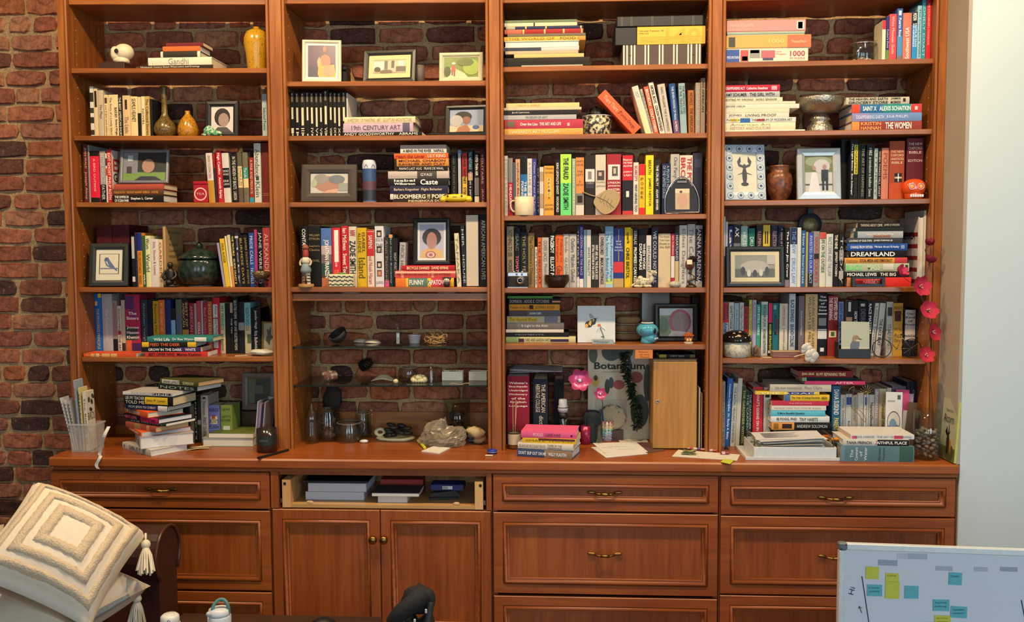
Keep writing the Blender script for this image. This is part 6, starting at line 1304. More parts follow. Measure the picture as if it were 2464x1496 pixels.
# shelf with archive boxes: brown striped box below, black boxes and yellow tray on it
pa, pb = P(*cp(C1, 1462, 650), .03), P(*cp(C1, 2416, 650), .03); z0 = max(zs((3, 1), pa.x), zs((3, 1), pb.x))+.0006; h1 = sz(47.5, .03); W_ = pb.x-pa.x
t = thing('striped_box', 'brown archive box with white stripes under the yellow box', 'box', ((pa.x+pb.x)/2, .03, z0)); mk('box_body', box(-W_/2, W_/2, 0, .2, 0, h1, .002), M('4c382e', .6), t)
for f in (.04, .135, .31, .49, .67, .85, .955):
    for e in (-.006, .006): mk('white_stripe', box(-W_/2+f*W_+e-.0028, -W_/2+f*W_+e+.0028, -.0006, .0002, .0005, h1-.0005), M('cfc8b8', .6), t)
for x in (-.4, .4): mk('rivet', tr(lathe([(.004, 0), (.003, .002)], 10), (x*W_, 0, h1*.5), (math.pi/2, 0, 0)), BRASS, t)
h2 = sz(41, .03); pa, pb = P(*cp(C1, 1640, 430), .03), P(*cp(C1, 2462, 430), .03); W2 = min(pb.x, SIDE[2][1]-.002)-pa.x
t = thing('slide_tray_box', 'yellow slide tray carton on the brown striped box', 'box', (pa.x+W2/2, .03, z0+h1+.0006)); mk('carton', box(-W2/2, W2/2, 0, .14, 0, h2, .001), M('d8ac34', .55, vary=.05), t)
text('Carousel Transvue 140', '4a3a10', t, (-W2*.47, -.0006, h2*.72), (1, 0, 0), (0, 0, 1), W2*.36, h2*.1); text('slide tray', '4a3a10', t, (-W2*.47, -.0006, h2*.56), (1, 0, 0), (0, 0, 1), W2*.14, h2*.12)
text('140', 'c99c2c', t, (-W2*.08, -.0005, h2*.12), (1, 0, 0), (0, 0, 1), W2*.5, h2*.8, bold=True)
for k in range(5): mk('ruled_line', box(-W2*.47, W2*.47, -.0007, .0001, h2*(.1+.08*k), h2*(.1+.08*k)+.0008), M('a8842c', .6), t)
pa2 = P(*cp(C1, 1372, 430), .06); xe = pa.x-.001; t = thing('archive_box', 'plain black storage box wedged beside the yellow carton', 'box', (0, .035, z0+h1+.0006)); mk('box_body', box(pa2.x, xe, 0, .2, 0, h2+.001, .002), M('141416', .5), t)
h3 = sz(24.5, .03); pa3, pb3 = P(*cp(C1, 1395, 240), .03), P(*cp(C1, 2440, 240), .03); x1_ = min(pb3.x, SIDE[2][1]-.002); t = thing('photo_album', 'black banded album lying on the yellow carton', 'album', (0, .03, z0+h1+h2+.0022)); mk('album_cover', box(pa3.x, x1_, 0, .21, 0, h3, .003), M('191a1a', .5), t)
for f in (.05, .16, .4, .63, .87): mk('gold_band', box(pa3.x+f*(x1_-pa3.x), pa3.x+f*(x1_-pa3.x)+.0016, -.0006, .0001, .002, h3-.002), M('5a5648', .5), t); mk('gold_band', box(pa3.x+f*(x1_-pa3.x)+.005, pa3.x+f*(x1_-pa3.x)+.0066, -.0006, .0001, .002, h3-.002), M('5a5648', .5), t)
# planter and fallen orange book
q = onshelf((3, 2), cp(C2, 1185, 0)[0], .08); s = sz(35.5, .08); t = thing('planter', 'marbled cream planter pot with blue-black painted pattern', 'planter', (q.x-.008, .11, q.z)); mk('pot', lathe([(.001, 0), (s*.86, 0), (s*.92, .004), (s, s*1.3), (s*.96, s*1.32), (s*.9, s*1.2), (.001, s*1.1)], 32, False), speck('cbbf94', '2c2c30', 75, .3, .54), t, True)
mk('rim', lathe([(s*.96, s*1.3), (s*1.01, s*1.31), (s*1.0, s*1.36), (s*.94, s*1.36)], 32, False), M('b8b4b4', .35), t, True); mk('soil', lathe([(s*.93, s*1.22), (.001, s*1.24)], 20, False), M('1c1612', .9), t)
for i, (x, y, z, a) in enumerate(((-.03, 0, .0, -.9), (0, -.01, .004, .1), (.03, .005, .0, .9), (.01, .01, .012, .4), (-.015, .012, .01, -.4))): mk('leaf', tr(sheet(.03, .05, 4, 6, lambda u, v: .012*math.sin(math.pi*v)+.004*abs(u-.5)), (x*.8, y+.01, s*1.38+.012+z), (.5, a*.7, a)), M('141512', .5), t, True)
x0_, x1_ = P(*cp(C2, 1690, 600), .05), P(*cp(C2, 1235, 140), .05); dxx, dz = x1_.x-x0_.x, x1_.z-(zs((3, 2), x0_.x)); L_ = math.hypot(dxx, dz)-.012; a = math.atan2(dxx, dz); w_ = sz(25, .05)
book(w_, L_, .14, 'e0603c', 'There There/4a1c10~Tommy Orange', 'f0b8a0', Opt('t.08-.92 u.55 p.5,.51,.3,.7:4a2418 h'), False, (x0_.x-.016, .05, zs((3, 2), x0_.x)+abs(math.sin(a))*w_/2+.001), (0, a, 0), 'orange hardcover fallen aslant between planter and leaning books', 'books leaning beside the fallen orange book')
# mug, leaf, stirrup
q = onshelf((3, 3), cp(C34, 304, 0)[0], .03); s = sz(23.3, .03); t = thing('mug', 'plain cream mug in front of the novels', 'mug', (q.x, .043, q.z)); mk('cup', lathe([(.001, 0), (s*.93, 0), (s*.97, .003), (s, s*1.9), (s*.95, s*1.93), (s*.93, s*1.88), (s*.92, .008), (.001, .006)], 32, False), M('d8c7a4', .4), t, True); mk('handle', tube(spl([(-s*.97, 0, s*1.55), (-s*1.35, 0, s*1.45), (-s*1.42, 0, s*.95), (-s*1.2, 0, s*.5), (-s*.96, 0, s*.42)], 6), .0036, 8), M('d8c7a4', .4), t, True)
q = onshelf((3, 3), cp(C34, 1020, 0)[0], .03); t = thing('leaf_ornament', 'flat tan stone leaf with a curved stem', 'ornament', (q.x, .034, q.z+.004), (-.12, 0, 0)); s = sz(24, .03)
lf = [(-.6, 1.55), (.2, 2.02), (.9, 2.0), (1.35, 1.6), (1.3, 1.0), (.9, .35), (.35, .0), (-.1, .03), (-.55, .45), (-.85, 1.0)]; lf = [(p_.x, p_.y) for p_ in spl([(a, b, 0) for a, b in lf+[lf[0]]], 4)][:-1]
mk('leaf_blade', prism([(a*s*1.18, b*s*1.18) for a, b in lf], 0, .006), M('a08a64', .7, vary=.15, bump=.3), t); mk('stem', tube(spl([(-.6*s*1.18, .003, 1.5*s*1.18), (-1.3*s, .003, 1.9*s), (-2.1*s, .003, 2.25*s)], 5), .0022, 8), M('a08a64', .7), t, True)
mk('midrib', tube(spl([(-.65*s, -.001, 1.7*s), (.3*s, -.001, 1.25*s), (1.0*s, -.001, .6*s)], 4), .0011, 6), M('7a6646', .7), t, True)
for k in range(4):
    f = .15+.2*k; x, z = (-.65+1.65*f)*s, (1.7-1.1*f)*s
    for e in (-1, 1): mk('vein', tube([(x, -.0006, z), (x+.45*s*(.5+.5*e*.2), -.0006, z+e*.5*s*(1 if e > 0 else .9))], .0007, 5), M('7a6646', .7), t)
q = onshelf((3, 3), cp(C34, 1727, 0)[0], .02); t = thing('stirrup_frame', 'silver riding stirrup used as photo stand, black backing', 'stirrup', (q.x, .028, q.z+.002), (-.1, 0, 0)); s = sz(39.5, .03)
arch = spl([(-s, 0, .004), (-s*1.0, 0, s*.9), (-s*.75, 0, s*1.6), (-s*.3, 0, s*2.15), (0, 0, s*2.22), (s*.3, 0, s*2.15), (s*.75, 0, s*1.6), (s*1.0, 0, s*.9), (s, 0, .004)], 6)
mk('stirrup', join(tube(arch, .003, 8), box(-s*1.02, s*1.02, -.008, .008, 0, .006, .002)), M('d0d0d0', .18, 1, 0), t, True)
mk('backing', prism([(p_.x*.93, p_.z*.95) for p_ in arch], .001, .004), M('111112', .4), t); picture(t, s*.85, s*1.25, 'b8a080', [(ell(.5, .4, .36, .36), 'b8907c'), (rect(0, .78, 1, 1), 'cdbc9c'), (ell(.4, .85, .1, .06), '4a3c2c')], 0, -s*.4, s*.25)
mk('slot_bar', box(-s*.3, s*.3, -.003, .001, s*1.85, s*1.98, .001), M('d0d0d0', .2, 1, 0), t)
# old camera
q = onshelf((3, 4), cp(C34, 245, 0)[0], .03); w_, h_ = sz(50, .03), sz(42, .03); t = thing('camera', 'vintage silver and black camera before the dark books', 'camera', (q.x, .034, q.z), (0, 0, math.radians(-6)))
mk('body', box(-w_/2, w_/2, 0, .025, 0, h_*.62, .004), M('1a1a1a', .6, bump=.3, scale=400), t); mk('top_plate', box(-w_/2, w_/2, 0, .025, h_*.625, h_*.9, .003), M('b8b8b6', .25, .9, .05), t); mk('base_plate', box(-w_/2, w_/2, -.0005, .0255, -.0003, .003), M('b0b0ae', .3, .9, 0), t)
l = mk('lens_barrel', tr(lathe([(.017, 0), (.017, .004), (.0145, .005), (.0145, .012), (.012, .013), (.012, .017), (.0085, .018), (.0085, .016)], 24), (.012, 0, h_*.42), (math.pi/2, 0, 0)), M('b4b4b2', .25, .9, .05), t, True); mk('lens_glass', tr(ball(.0085, .003, .0085, 14, 8), (.012, -.0165, h_*.42)), M('16181c', .08), l, True)
for x in (-.004, .017): mk('viewfinder', box(x-.004, x+.004, -.0006, .001, h_*.7, h_*.82), M('17181a', .1), t)
for x, r_ in ((-.017, .005), (.016, .006), (0, .003)): mk('dial', tr(lathe([(r_, 0), (r_, .0035)], 14), (x, .012, h_*.9)), M('b0b0ae', .25, .9, 0), t)
q = onshelf((3, 4), cp(C34, 597, 0)[0], .03); s = sz(30, .04); t = thing('bowl', 'small bronze bowl with embossed leaves', 'bowl', (q.x, .047, q.z)); mk('bowl_body', lathe([(.001, 0), (s*.6, 0), (s*.66, .003), (s*.95, s*.45), (s, s*.72), (s*.94, s*.98), (s*.97, s*1.03), (s*.9, s*1.03), (s*.88, s*.9), (s*.85, s*.4), (.001, s*.2)], 32, False), M('3c2c1c', .35, .6, .3, bump=.8, scale=110), t, True)
q = onshelf((3, 4), cp(C34, 1370, 0)[0], .03); s = sz(60, .04)/.16; t = thing('camel_figurine', 'cream ceramic camel with curly wool lying down', 'figurine', (q.x, .04, q.z)); W = speck('cfc4a4', '8a7c5c', 120, .45, .62)
mk('camel_body', join(tr(ball(.045*s, .024*s, .03*s, 18, 10, .12, 9, 2), (-.0*s, 0, .032*s)), tr(ball(.022*s, .02*s, .024*s, 12, 8, .15, 9, 3), (.03*s, 0, .036*s)), tr(ball(.02*s, .018*s, .018*s, 12, 8, .2, 9, 5), (-.012*s, 0, .056*s)), tube(spl([(.04*s, 0, .035*s), (.058*s, 0, .05*s), (.052*s, 0, .078*s), (.056*s, 0, .09*s)], 5), [.017*s-.0004*s*i for i in range(16)], 10), tube(spl([(-.04*s, 0, .03*s), (-.06*s, 0, .016*s), (-.076*s, -.004, .006*s)], 4), .006*s, 8), *[tr(ball(.03*s, .009*s, .009*s, 10, 6), (x*s, y*s, .009*s)) for x, y in ((-.028, -.02), (.03, -.02), (-.028, .02), (.03, .02))]), W, t, True)
h = mk('camel_head', join(tr(ball(.022*s, .012*s, .0125*s, 14, 8), (.066*s, 0, .096*s), (0, .12, 0)), tr(ball(.009*s, .01*s, .008*s, 10, 6), (.084*s, 0, .092*s)), *[tr(ball(.004*s, .003*s, .006*s, 8, 5), (.05*s, y*s, .107*s)) for y in (-.009, .009)]), W, t, True)
for y in (-1, 1): mk('eye', tr(ball(.003*s, .0015*s, .003*s, 8, 5), (.066*s, y*.0117*s, .1*s)), M('241c14', .3), h)
curls = mk('wool_curls', join(*[tube([(r_*math.cos(a), 0, r_*math.sin(a)) for a in [k*.7 for k in range(8)]], .0012*s, 5) if False else tr(tube([(.005*s*math.cos(k*.8)*(1-k/10), 0, .005*s*math.sin(k*.8)*(1-k/10)) for k in range(9)], .0012*s, 5), ((-.04+.013*i)*s, -.0225*s, (.022+.012*j)*s), (0, i+j, 0)) for i in range(7) for j in range(3)]), W, t, True); curls['kind'] = 'stuff'
q = onshelf((3, 4), cp(C34, 1665, 0)[0], .02); single('glass_paperweight', 'clumpy clear glass stone before the acorn-headed figure', 'paperweight', tr(ball(.024, .016, .013, 18, 10, .2, 4, 3), (0, .012, .0115)), M('a8a490', .12, vary=.3, spec=.8, scale=90), (q.x, .024, q.z), smooth=True)
q = onshelf((3, 4), cp(C34, 1815, 0)[0], .03); t = thing('acorn_figure', 'twisted brass figure carrying a large dried acorn head', 'figurine', (q.x, .055, q.z)); mk('base', lathe([(.021, 0), (.021, .004), (.014, .009), (.008, .014)], 20), M('4a3c28', .35, .7), t, True)
mk('twisted_stem', tube(spl([(0, 0, .012), (-.012, -.004, .024), (.012, 0, .034), (.006, .004, .046), (-.008, 0, .056), (0, 0, .066), (-.006, 0, .074)], 5), .0042, 8), M('5c482c', .35, .7, .2), t, True)
h = mk('acorn', tr(ball(.0185, .018, .021, 16, 10), (-.006, 0, .088)), stripes('7a4c28', '4a2c18', 'X', 120), t, True); mk('acorn_cap', tr(cone_geo(.026, .026, 60), (.004, .004, .096)), M('4c2c20', .7), t); mk('paper_tag', tr(sheet(.02, .018, 4, 4, lambda u, v: .002*math.sin(3*u)), (-.01, -.0215, .098), (1.45, 0, 0)), M('d8ccb0', .8), h)
# bee tile shelf
q = onshelf((3, 5), cp(C5, 653, 0)[0], .08); S = sz(90, .09); t = thing('bee_tile', 'square white tile painted with a bumblebee and daisy', 'tile', (q.x, .075, q.z+.0012), (-math.radians(6), 0, 0)); picture(t, S, S*.98, 'cdd0cc', [
 ([(.3, .78), (.33, .66), (.4, .66), (.36, .8)], '9aa0a8'), ([(.36, .78), (.42, .64), (.44, .7)], '8a929c'), (ell(.3, .5, .1, .09), '1c1a18'), (ell(.4, .56, .09, .08), '1c1a18'), ([(.33, .62), (.38, .6), (.35, .45), (.29, .5)], 'd8a42c'), (ell(.24, .46, .045, .05), 'd89a2c'), (ell(.46, .62, .045, .05), '1c1a18'), ([(.42, .66), (.45, .62), (.42, .56), (.4, .6)], 'd8a42c'), ([(.48, .66), (.55, .66), (.49, .64)], '2a2622'),
 ([(.59, .4), (.7, .13), (.72, .13), (.61, .42)], '4a6a34'), ([(.62, .17), (.7, .13), (.67, .18)], '4a6a34'), ([(.5, .3), (.58, .45), (.54, .44)], 'e4e4e0'), ([(.56, .27), (.6, .44), (.57, .45)], 'e4e4e0'), ([(.74, .34), (.62, .44), (.62, .46)], 'e4e4e0'), (ell(.575, .47, .045, .04), 'c8682c')], 0, -S/2, 0, 'tile_face'); mk('tile_body', box(-S/2, S/2, .0011, .006, 0, S*.98, .0005), M('cfd0cc', .3), t)
q = onshelf((3, 5), cp(C5, 698, 0)[0], .03); t = thing('glass_nameplate', 'clear glass block with engraved lettering before the bee tile', 'paperweight', (q.x, .03, q.z), (0, 0, -.1)); w_ = sz(52, .03); mk('glass_bar', prism([(-w_/2, 0), (w_/2*1.05, 0), (w_/2*.92, sz(11, .03)), (-w_/2, sz(11, .03))], 0, .014), M('9aa8a8', .1, spec=.8, vary=.2), t); text('Mostar', '5a6868', t, (-w_*.4, -.0005, .004), (1, 0, 0), (0, 0, 1), w_*.7, .009)
t = thing('log_bundle', 'bundle of tan bark logs tied with white string', 'logs', (P(*cp(C5, 872, 0), .18).x, .19, zs((3, 5), P(1512, 700, .18).x)+.0006))
for i, (x, z) in enumerate(((0, .0), (0, .033), (-.002, .066))): mk('log', tr(tr(ball(.055 if i < 2 else .05, .03, .0165, 20, 8, .12, 4, i, .6), (0, 0, 0)), (x, 0, .017+z)), M('8a6a44', .8, bump=.5, vary=.3), t, True)
for z in (.034, .067): mk('string', tube([(.056*math.cos(a), .0315*math.sin(a), z) for a in [2*math.pi*k/20 for k in range(20)]], .001, 5, True), M('cfc8b8', .7), t)
q = onshelf((3, 5), cp(C5, 1003, 0)[0], .06); s = sz(27, .06); t = thing('skull_planter', 'glossy turquoise ceramic skull planter with painted eyes', 'planter', (q.x, .075, q.z), (0, 0, math.radians(-25))); Bc = M('4e9ab0', .12)
sk = mk('skull_body', join(tr(ball(s, s*.85, s*.68, 20, 12), (0, 0, s*1.15)), tr(ball(s*.62, s*.6, s*.5, 16, 8, sq=.8), (s*.25, 0, s*.5)), lathe([(s*.55, 0), (s*.6, .003), (s*.5, s*.6)], 20)), Bc, t, True); mk('cream_rim', lathe([(s*.5, s*1.75), (s*.58, s*1.78), (s*.5, s*1.86), (s*.42, s*1.84), (s*.4, s*1.75)], 24, False), M('cfcab4', .4), t, True)
for y in (-.42, .34): mk('eye_socket', tr(ball(s*.09, s*.24, s*.26, 12, 8), (s*.86, y*s, s*1.12)), M('16182a', .25), sk, True)
mk('teeth', join(*[box(s*.8, s*.9, (-.36+.16*k)*s, (-.24+.16*k)*s, s*.36, s*.5, .0008) for k in range(5)]), M('c8d4d8', .4), sk)
mk('painted_flower', join(*[tr(ball(s*.05, s*.05, s*.05, 8, 5), (-.25*s+s*.13*math.cos(k*1.57), -s*.82, s*1.1+s*.13*math.sin(k*1.57))) for k in range(4)]), M('1c2438', .4), sk)
frame('black frame with a child in a knitted hood, behind acorn toy', onshelf((3, 5), cp(C5, 1200, 0)[0], .13), sz(102, .13), sz(90, .13), .0195, '121211', 0, 'b8bcb8', [(rect(0, 0, .35, .75), '7a8454'), (ell(.12, .4, .16, .3), '5c6a38'), (ell(.62, .52, .34, .46), 'a03848'), (ell(.63, .5, .26, .38), '8a6a64'), ([(.25, 0), (.4, .2), (.8, .16), (1, 0)], 'c8c4bc')], lean=5)
frame('olive-brown empty frame against the brick behind the skull planter', onshelf((3, 5), cp(C5, 1060, 0)[0], .22), sz(75, .22), sz(115, .22), .008, '3c3526', 0, '5a4c38', [], lean=3, easel=False)
q = onshelf((3, 5), cp(C5, 1287, 0)[0], .035); t = thing('acorn_toy', 'round smiling acorn figurine with orange cap', 'figurine', (q.x, .05, q.z)); mk('base', lathe([(.017, 0), (.018, .005), (.016, .007)], 20), M('cfc0a0', .5), t); h = mk('acorn_body', tr(ball(.017, .0165, .0155, 16, 10), (0, 0, .0215)), M('b0622c', .45), t, True); mk('acorn_cap', join(*[tr(ball(.0045, .0045, .004, 7, 5), (.0172*math.cos(k*.45)*(1-.35*j), .0165*math.sin(k*.45)*(1-.35*j), .0315+.0045*j)) for k in range(14) for j in range(3)]), M('a04c1c', .5), t, True)
for x in (-.006, .005): mk('eye', tr(ball(.0016, .0014, .0018, 8, 5), (x, -.0158, .024)), M('1c120c', .3), h)
for x in (-.006, .005): mk('paw', tr(ball(.005, .004, .007, 10, 6), (x, -.0145, .0145)), M('d8b07c', .5), t, True)
for i, (x, lb) in enumerate(((1322, 'dark thin booklet against the panel behind the hooded child frame'), (1366, 'dark narrow booklet touching the panel behind the hooded child frame'))): p_ = P(*cp(C5, x, 60), .2); book(.014, p_.z-zs((3, 5), p_.x)-.001, .07, '22201e', '', '', Opt(''), False, (min(p_.x, SIDE[2][1]-.01), .2, zs((3, 5), p_.x)+.0004), (0, 0, 0), lb, 'dark booklets at the back')
# worktop of bay 3
q = P(*cp(C6, 230, 230), .1); t = thing('loose_papers', 'printed sheets lying over the red and black dictionaries', 'papers', (q.x, .19, P(*cp(C6, 120, 205), .09).z+.007)); 
for k in range(3): mk('sheet', tr(sheet(.21, .185, 10, 8, lambda u, v: .004*math.sin(2*u+k)+.004*u*u, .0008), (.004*k, -.006*k, .0045*k), (0, .025, .04-.03*k)), M('b8b8bc', .7), t, True)
for k in range(9): mk('printed_line', box(-.085, -.02-.01*(k % 3), -.09+.016*k, -.085+.016*k, .0185-.0017, .0187-.0014), M('7a7c84', .7), t)
q = cpx(C6, 90, 715); t = thing('reed_diffuser', 'reed diffuser bottle with cream label and rattan sticks', 'diffuser', (q.x, q.y+.028, q.z)); s = .026
mk('bottle', lathe([(s*.9, 0), (s, .003), (s, .062), (s*.8, .075), (s*.42, .084), (s*.42, .094), (s*.3, .094)], 22, False), GLASS, t, True); mk('label', lathe([(s*1.01, .018), (s*1.01, .06)], 22, False), M('cfc2a4', .6), t); mk('oil', lathe([(s*.9, .003), (s*.93, .016)], 20), M('8a5a24', .2), t); mk('collar', lathe([(s*1.015, .06), (s*1.015, .065)], 22, False), M('4a3020', .5), t)
for k, (a, b) in enumerate(((-.004, -.006), (.003, .006), (.0, .012))): mk('reed', tube([(a, 0, .01), (b*.9, .004, .19)], .0013, 6), M('c8a06c', .7), t)
q = P(*cp(C6, 425, 560), .1); t = thing('microscope', 'white and black toy microscope behind the pink book', 'microscope', (q.x, .105, ZC+.0006)); Wm, Bm = M('b8bcc0', .35), M('17181a', .4)
mk('foot', box(-.03, .03, -.04, .05, 0, .016, .004), Bm, t); mk('arm', prism([(.05, .016), (.03, .016), (.012, .06), (.022, .12), (.03, .15), (.048, .14), (.046, .07)], -.011, .011, 'yz'), Wm, t); mk('stage', box(-.034, .034, -.032, .034, .066, .073, .001), Bm, t); mk('focus_knob', tr(lathe([(.014, -.02), (.014, .02)], 16), (0, .03, .045), (0, math.pi/2, 0)), Bm, t); mk('lamp_housing', lathe([(.014, .0162), (.014, .05), (.008, .055)], 14), Bm, t)
mk('turret', tr(lathe([(.012, 0), (.02, .012), (.02, .022), (.014, .03)], 18), (0, -.004, .105)), Bm, t, True)
for k in range(3): mk('objective', tr(lathe([(.005, -.026), (.0065, -.008), (.0065, 0)], 10), (.012*math.cos(k*2.1+.4), -.004+.012*math.sin(k*2.1+.4), .108), (.3*math.sin(k*2.1), .3*math.cos(k*2.1), 0)), M('8a8c90', .3, .8), t)
mk('head', tr(lathe([(.0185, 0), (.021, .012), (.021, .02), (.017, .03), (.017, .05), (.014, .052)], 20), (0, -.004, .135)), Wm, t, True); mk('eyepiece_ring', tr(lathe([(.0212, 0), (.0212, .003)], 20), (0, -.004, .153)), Bm, t)
def can_flower(label, fpx, stem_base, R_, col, Yf, canr, canh, lab2, cc, canname):
    tb = thing(canname, lab2, 'holder', stem_base); mk('holder_wall', lathe([(canr, 0), (canr, canh), (canr*.94, canh), (canr*.94, .003), (.001, .003)], 20), cc, tb, True)
    p_ = P(*fpx, Yf); t = thing('tin_flower', label, 'flower', p_, (1.25, .12, 0)); mk('petals', flower_petals(6, R_, .35, .85), M(col, .25, .35, .3, scale=90), t, True); mk('centre', tr(ball(R_*.2, R_*.2, R_*.1, 12, 6), (0, 0, .004)), M('c8c0c8', .25, .7), t, True)
    e = Vector(stem_base)-p_+Vector((0, 0, .012)); M3 = Euler((1.25, .12, 0)).to_matrix().inverted(); mk('stem', tube([M3 @ v for v in spl([(0, .003, 0), tuple(e*.3+Vector((.012, .012, 0))), tuple(e)], 6)], .0014, 6), M('2a3a2a', .5), t)
    return t
qa = P(*cp(C6, 580, 560), .12); can_flower('large pink flower cut from a drink can on a wire stem', cp(C6, 540, 243), (qa.x, .13, ZC+.0006), .047, 'c04a78', .07, .02, .075, 'pink drink can used as a flower holder', M('9c2c50', .25, .4), 'drink_can')
qa = P(*cp(C6, 672, 560), .12); can_flower('small ruffled pink flower cut from a drink can', cp(C6, 680, 335), (qa.x, .13, ZC+.0006), .026, 'c04a78', .09, .014, .08, 'slim clear glass holding the small pink flower', GLASS, 'slim_glass')
q = cpx(C6, 625, 672); single('smart_speaker', 'dark slate fabric cylinder with a domed top', 'speaker', lathe([(.036, 0), (.0375, .004), (.0375, .105), (.034, .118), (.022, .127), (.001, .13)], 32), M('222a30', .85, bump=.3, scale=500), (q.x, q.y+.038, q.z), smooth=True)
q = cpx(C6, 728, 662); t = thing('pencil_cup', 'clear cup covered with rainbow beads holding pens', 'cup', (q.x, q.y+.03, q.z)); s = .0235; mk('cup_wall', lathe([(.001, 0), (s*.93, 0), (s*1.08, .082), (s*1.03, .082), (s*.88, .004), (.001, .004)], 24, False), M('c8c4bc', .3), t, True)
for k, c in enumerate(('9a8aa8', '6a84b8', '5ab4d4', '3c9a5c', 'd8b84c', 'd87c30', 'b83a34')):
    gs = [tr(ball(.0042, .0035, .0042, 7, 5), (s*(.95+.025*k)*math.cos(a*.55), s*(.95+.025*k)*math.sin(a*.55), .009+.0115*k+(.003 if a % 2 else 0))) for a in range(12)]; mk('bead_row', join(*gs), M(c, .3), t, True)
for i, (x, c, tilt, hh, lb) in enumerate(((-.01, '2c5a94', -.12, .125, 'blue pen standing in the rainbow bead cup'), (-.002, '8a2c50', .1, .115, 'plum pen standing in the rainbow bead cup'), (.006, 'b8a090', .2, .112, 'tan pencil standing in the rainbow bead cup'), (.01, '23252c', .35, .125, 'black marker standing in the rainbow bead cup'))):
    t2 = thing('pen', lb, 'pen', (q.x+x*.6, q.y+.03+.005*(i % 2), q.z+.005), (.05, tilt, 0), 'pens in the rainbow bead cup'); mk('barrel', lathe([(.003, 0), (.0036, .004), (.0036, hh*.75)], 10), M(c, .35), t2, True); mk('cap', lathe([(.0041, hh*.75), (.0041, hh*.97), (.003, hh)], 10), M(c, .3), t2, True)
q = cpx(C6, 858, 612); t = thing('glass_bottle', 'clear glass bottle holding dried round seed heads', 'bottle', (q.x, q.y+.04, q.z)); s = sz(19, 0); mk('bottle', lathe([(.001, 0), (s*.94, 0), (s, .004), (s*.98, .055), (s*.8, .075), (s*.36, .092), (s*.3, .125), (s*.36, .128), (s*.36, .133), (s*.25, .133), (s*.24, .1), (s*.9, .055), (s*.9, .006), (.001, .005)], 26, False), GLASS, t, True)
t2 = thing('dried_flower', 'dried pompom seed head stem in the clear bottle', 'flower', (q.x, q.y+.04, q.z+.007)); mk('stem', tube(spl([(0, 0, 0), (.002, 0, .1), (-.004, 0, .19)], 5), .0012, 6), M('7a6444', .8), t2)
for (x, z, r_) in ((-.004, .2, .019), (.006, .172, .015)):
    gs = [tube([(x, 0, z), (x+r_*math.sin(b)*math.cos(a), r_*math.sin(b)*math.sin(a), z+r_*math.cos(b))], .0006, 4) for a in [k*.7 for k in range(9)] for b in (.5, 1.1, 1.7, 2.3)]; o = mk('seed_head', join(*gs), M('9a8460', .8), t2); o['kind'] = 'stuff'
q = cpx(C6, 968, 605); clip_jar('dim clear jar beside the seed-head bottle', (q.x, q.y+.06, q.z), sz(17, 0), .085, gem=False, name='glass_jar')
# large illustrated book standing at the back
xa_, xb_ = P(*cp(C6, 596, 40), .22).x, P(*cp(C6, 1040, 40), .22).x; zt_ = zs((3, 5), xa_)-.0215; wB, hB = xb_-xa_, zt_-ZC-.004
t = thing('picture_book', 'large illustrated botanical book standing against the brick', 'book', ((xa_+xb_)/2, .225, ZC+.001), (-.015, 0, 0)); 
cov = picture(t, wB, hB, 'c9bda0', [(ell(.36, .93, .15, .1), '2a3a28'), (ell(.55, .94, .15, .1), '33452e'), (ell(.08, .9, .07, .09), '3c4a34'), (ell(.12, .62, .06, .06), 'c8a03c'), (ell(.12, .65, .03, .03), '2a2018'), (ell(.3, .56, .04, .08), '26301f'), (ell(.36, .6, .04, .06), '2c3826'), (ell(.48, .58, .09, .05), '9a3c2c'), (ell(.75, .66, .1, .06), '8a3028'), (ell(.92, .6, .06, .2), '28361f'), ([(.6, 1), (.68, .8), (.66, .6), (.74, .4), (.86, .2), (.8, .2), (.68, .4), (.6, .6), (.62, .8)], '1f2c1c'), (ell(.8, .3, .14, .18), '2c3a26'), (rect(.12, .2, .6, .42), 'b8aa90')], 0, -wB/2, 0, 'cover'); mk('pages', box(-wB/2+.002, wB/2, .0012, .018, .003, hB-.003), PAGEW, t); mk('back_cover', box(-wB/2, wB/2, .0181, .0206, 0, hB), M('8a8068', .5), t)
text('Botanicum', '17191a', cov, (-wB*.4, -.0055, hB*.745), (1, 0, 0), (0, 0, 1), wB*.78, hB*.075, bold=True); text('curated by KATIE SCOTT and KATHY WILLIS', '3c3a34', cov, (-wB*.26, -.0055, hB*.71), (1, 0, 0), (0, 0, 1), wB*.5, hB*.013)
t = thing('sticky_note', 'orange sticky note reading a museum welcome', 'note', (P(*cp(C5, 978, 460), .012).x, .0105, zs((3, 5), P(1549, 830, .012).x)-.0205-sz(21, .012)), (.05, 0, .04)); wN, hN = sz(42, .012), sz(21, .012); mk('note_sheet', box(-wN/2, wN/2, 0, .0006, 0, hN), M('d8803c', .7), t)
for k, s_ in enumerate(('Welcome', 'to the', 'Museum')): text(s_, '5a3014', t, (-wN*.32+.004*k, -.0005, hN*(.68-.3*k)), (1, 0, 0), (0, 0, 1), wN*.55, hN*.17)
t.location.z += .0008
R = random.Random(5); pts = spl([(P(*cp(C6, x, y), Y).x, Y, P(*cp(C6, x, y), Y).z) for x, y, Y in ((850, 55, .19), (850, 170, .17), (885, 260, .16), (900, 340, .15), (925, 420, .15), (935, 500, .15), (930, 560, .16))], 8)
t = thing('trailing_plant', 'dark green trailing artificial vine hanging before the picture book', 'plant', tuple(pts[-1])); o0 = Vector(pts[-1]); mk('stem', tube([v-o0 for v in pts], .002, 6), M('2a3420', .6), t)
gs = []
for i, v in enumerate(pts):
    for k in range(6):
        a = R.uniform(0, 6.28); gs.append(tr(([(0, 0, 0), (.006, .012, .002), (0, .028, -.004), (-.006, .012, .002)], [(0, 1, 2, 3)]), v-o0, (R.uniform(-.8, .4), R.uniform(-.6, .6), a)))
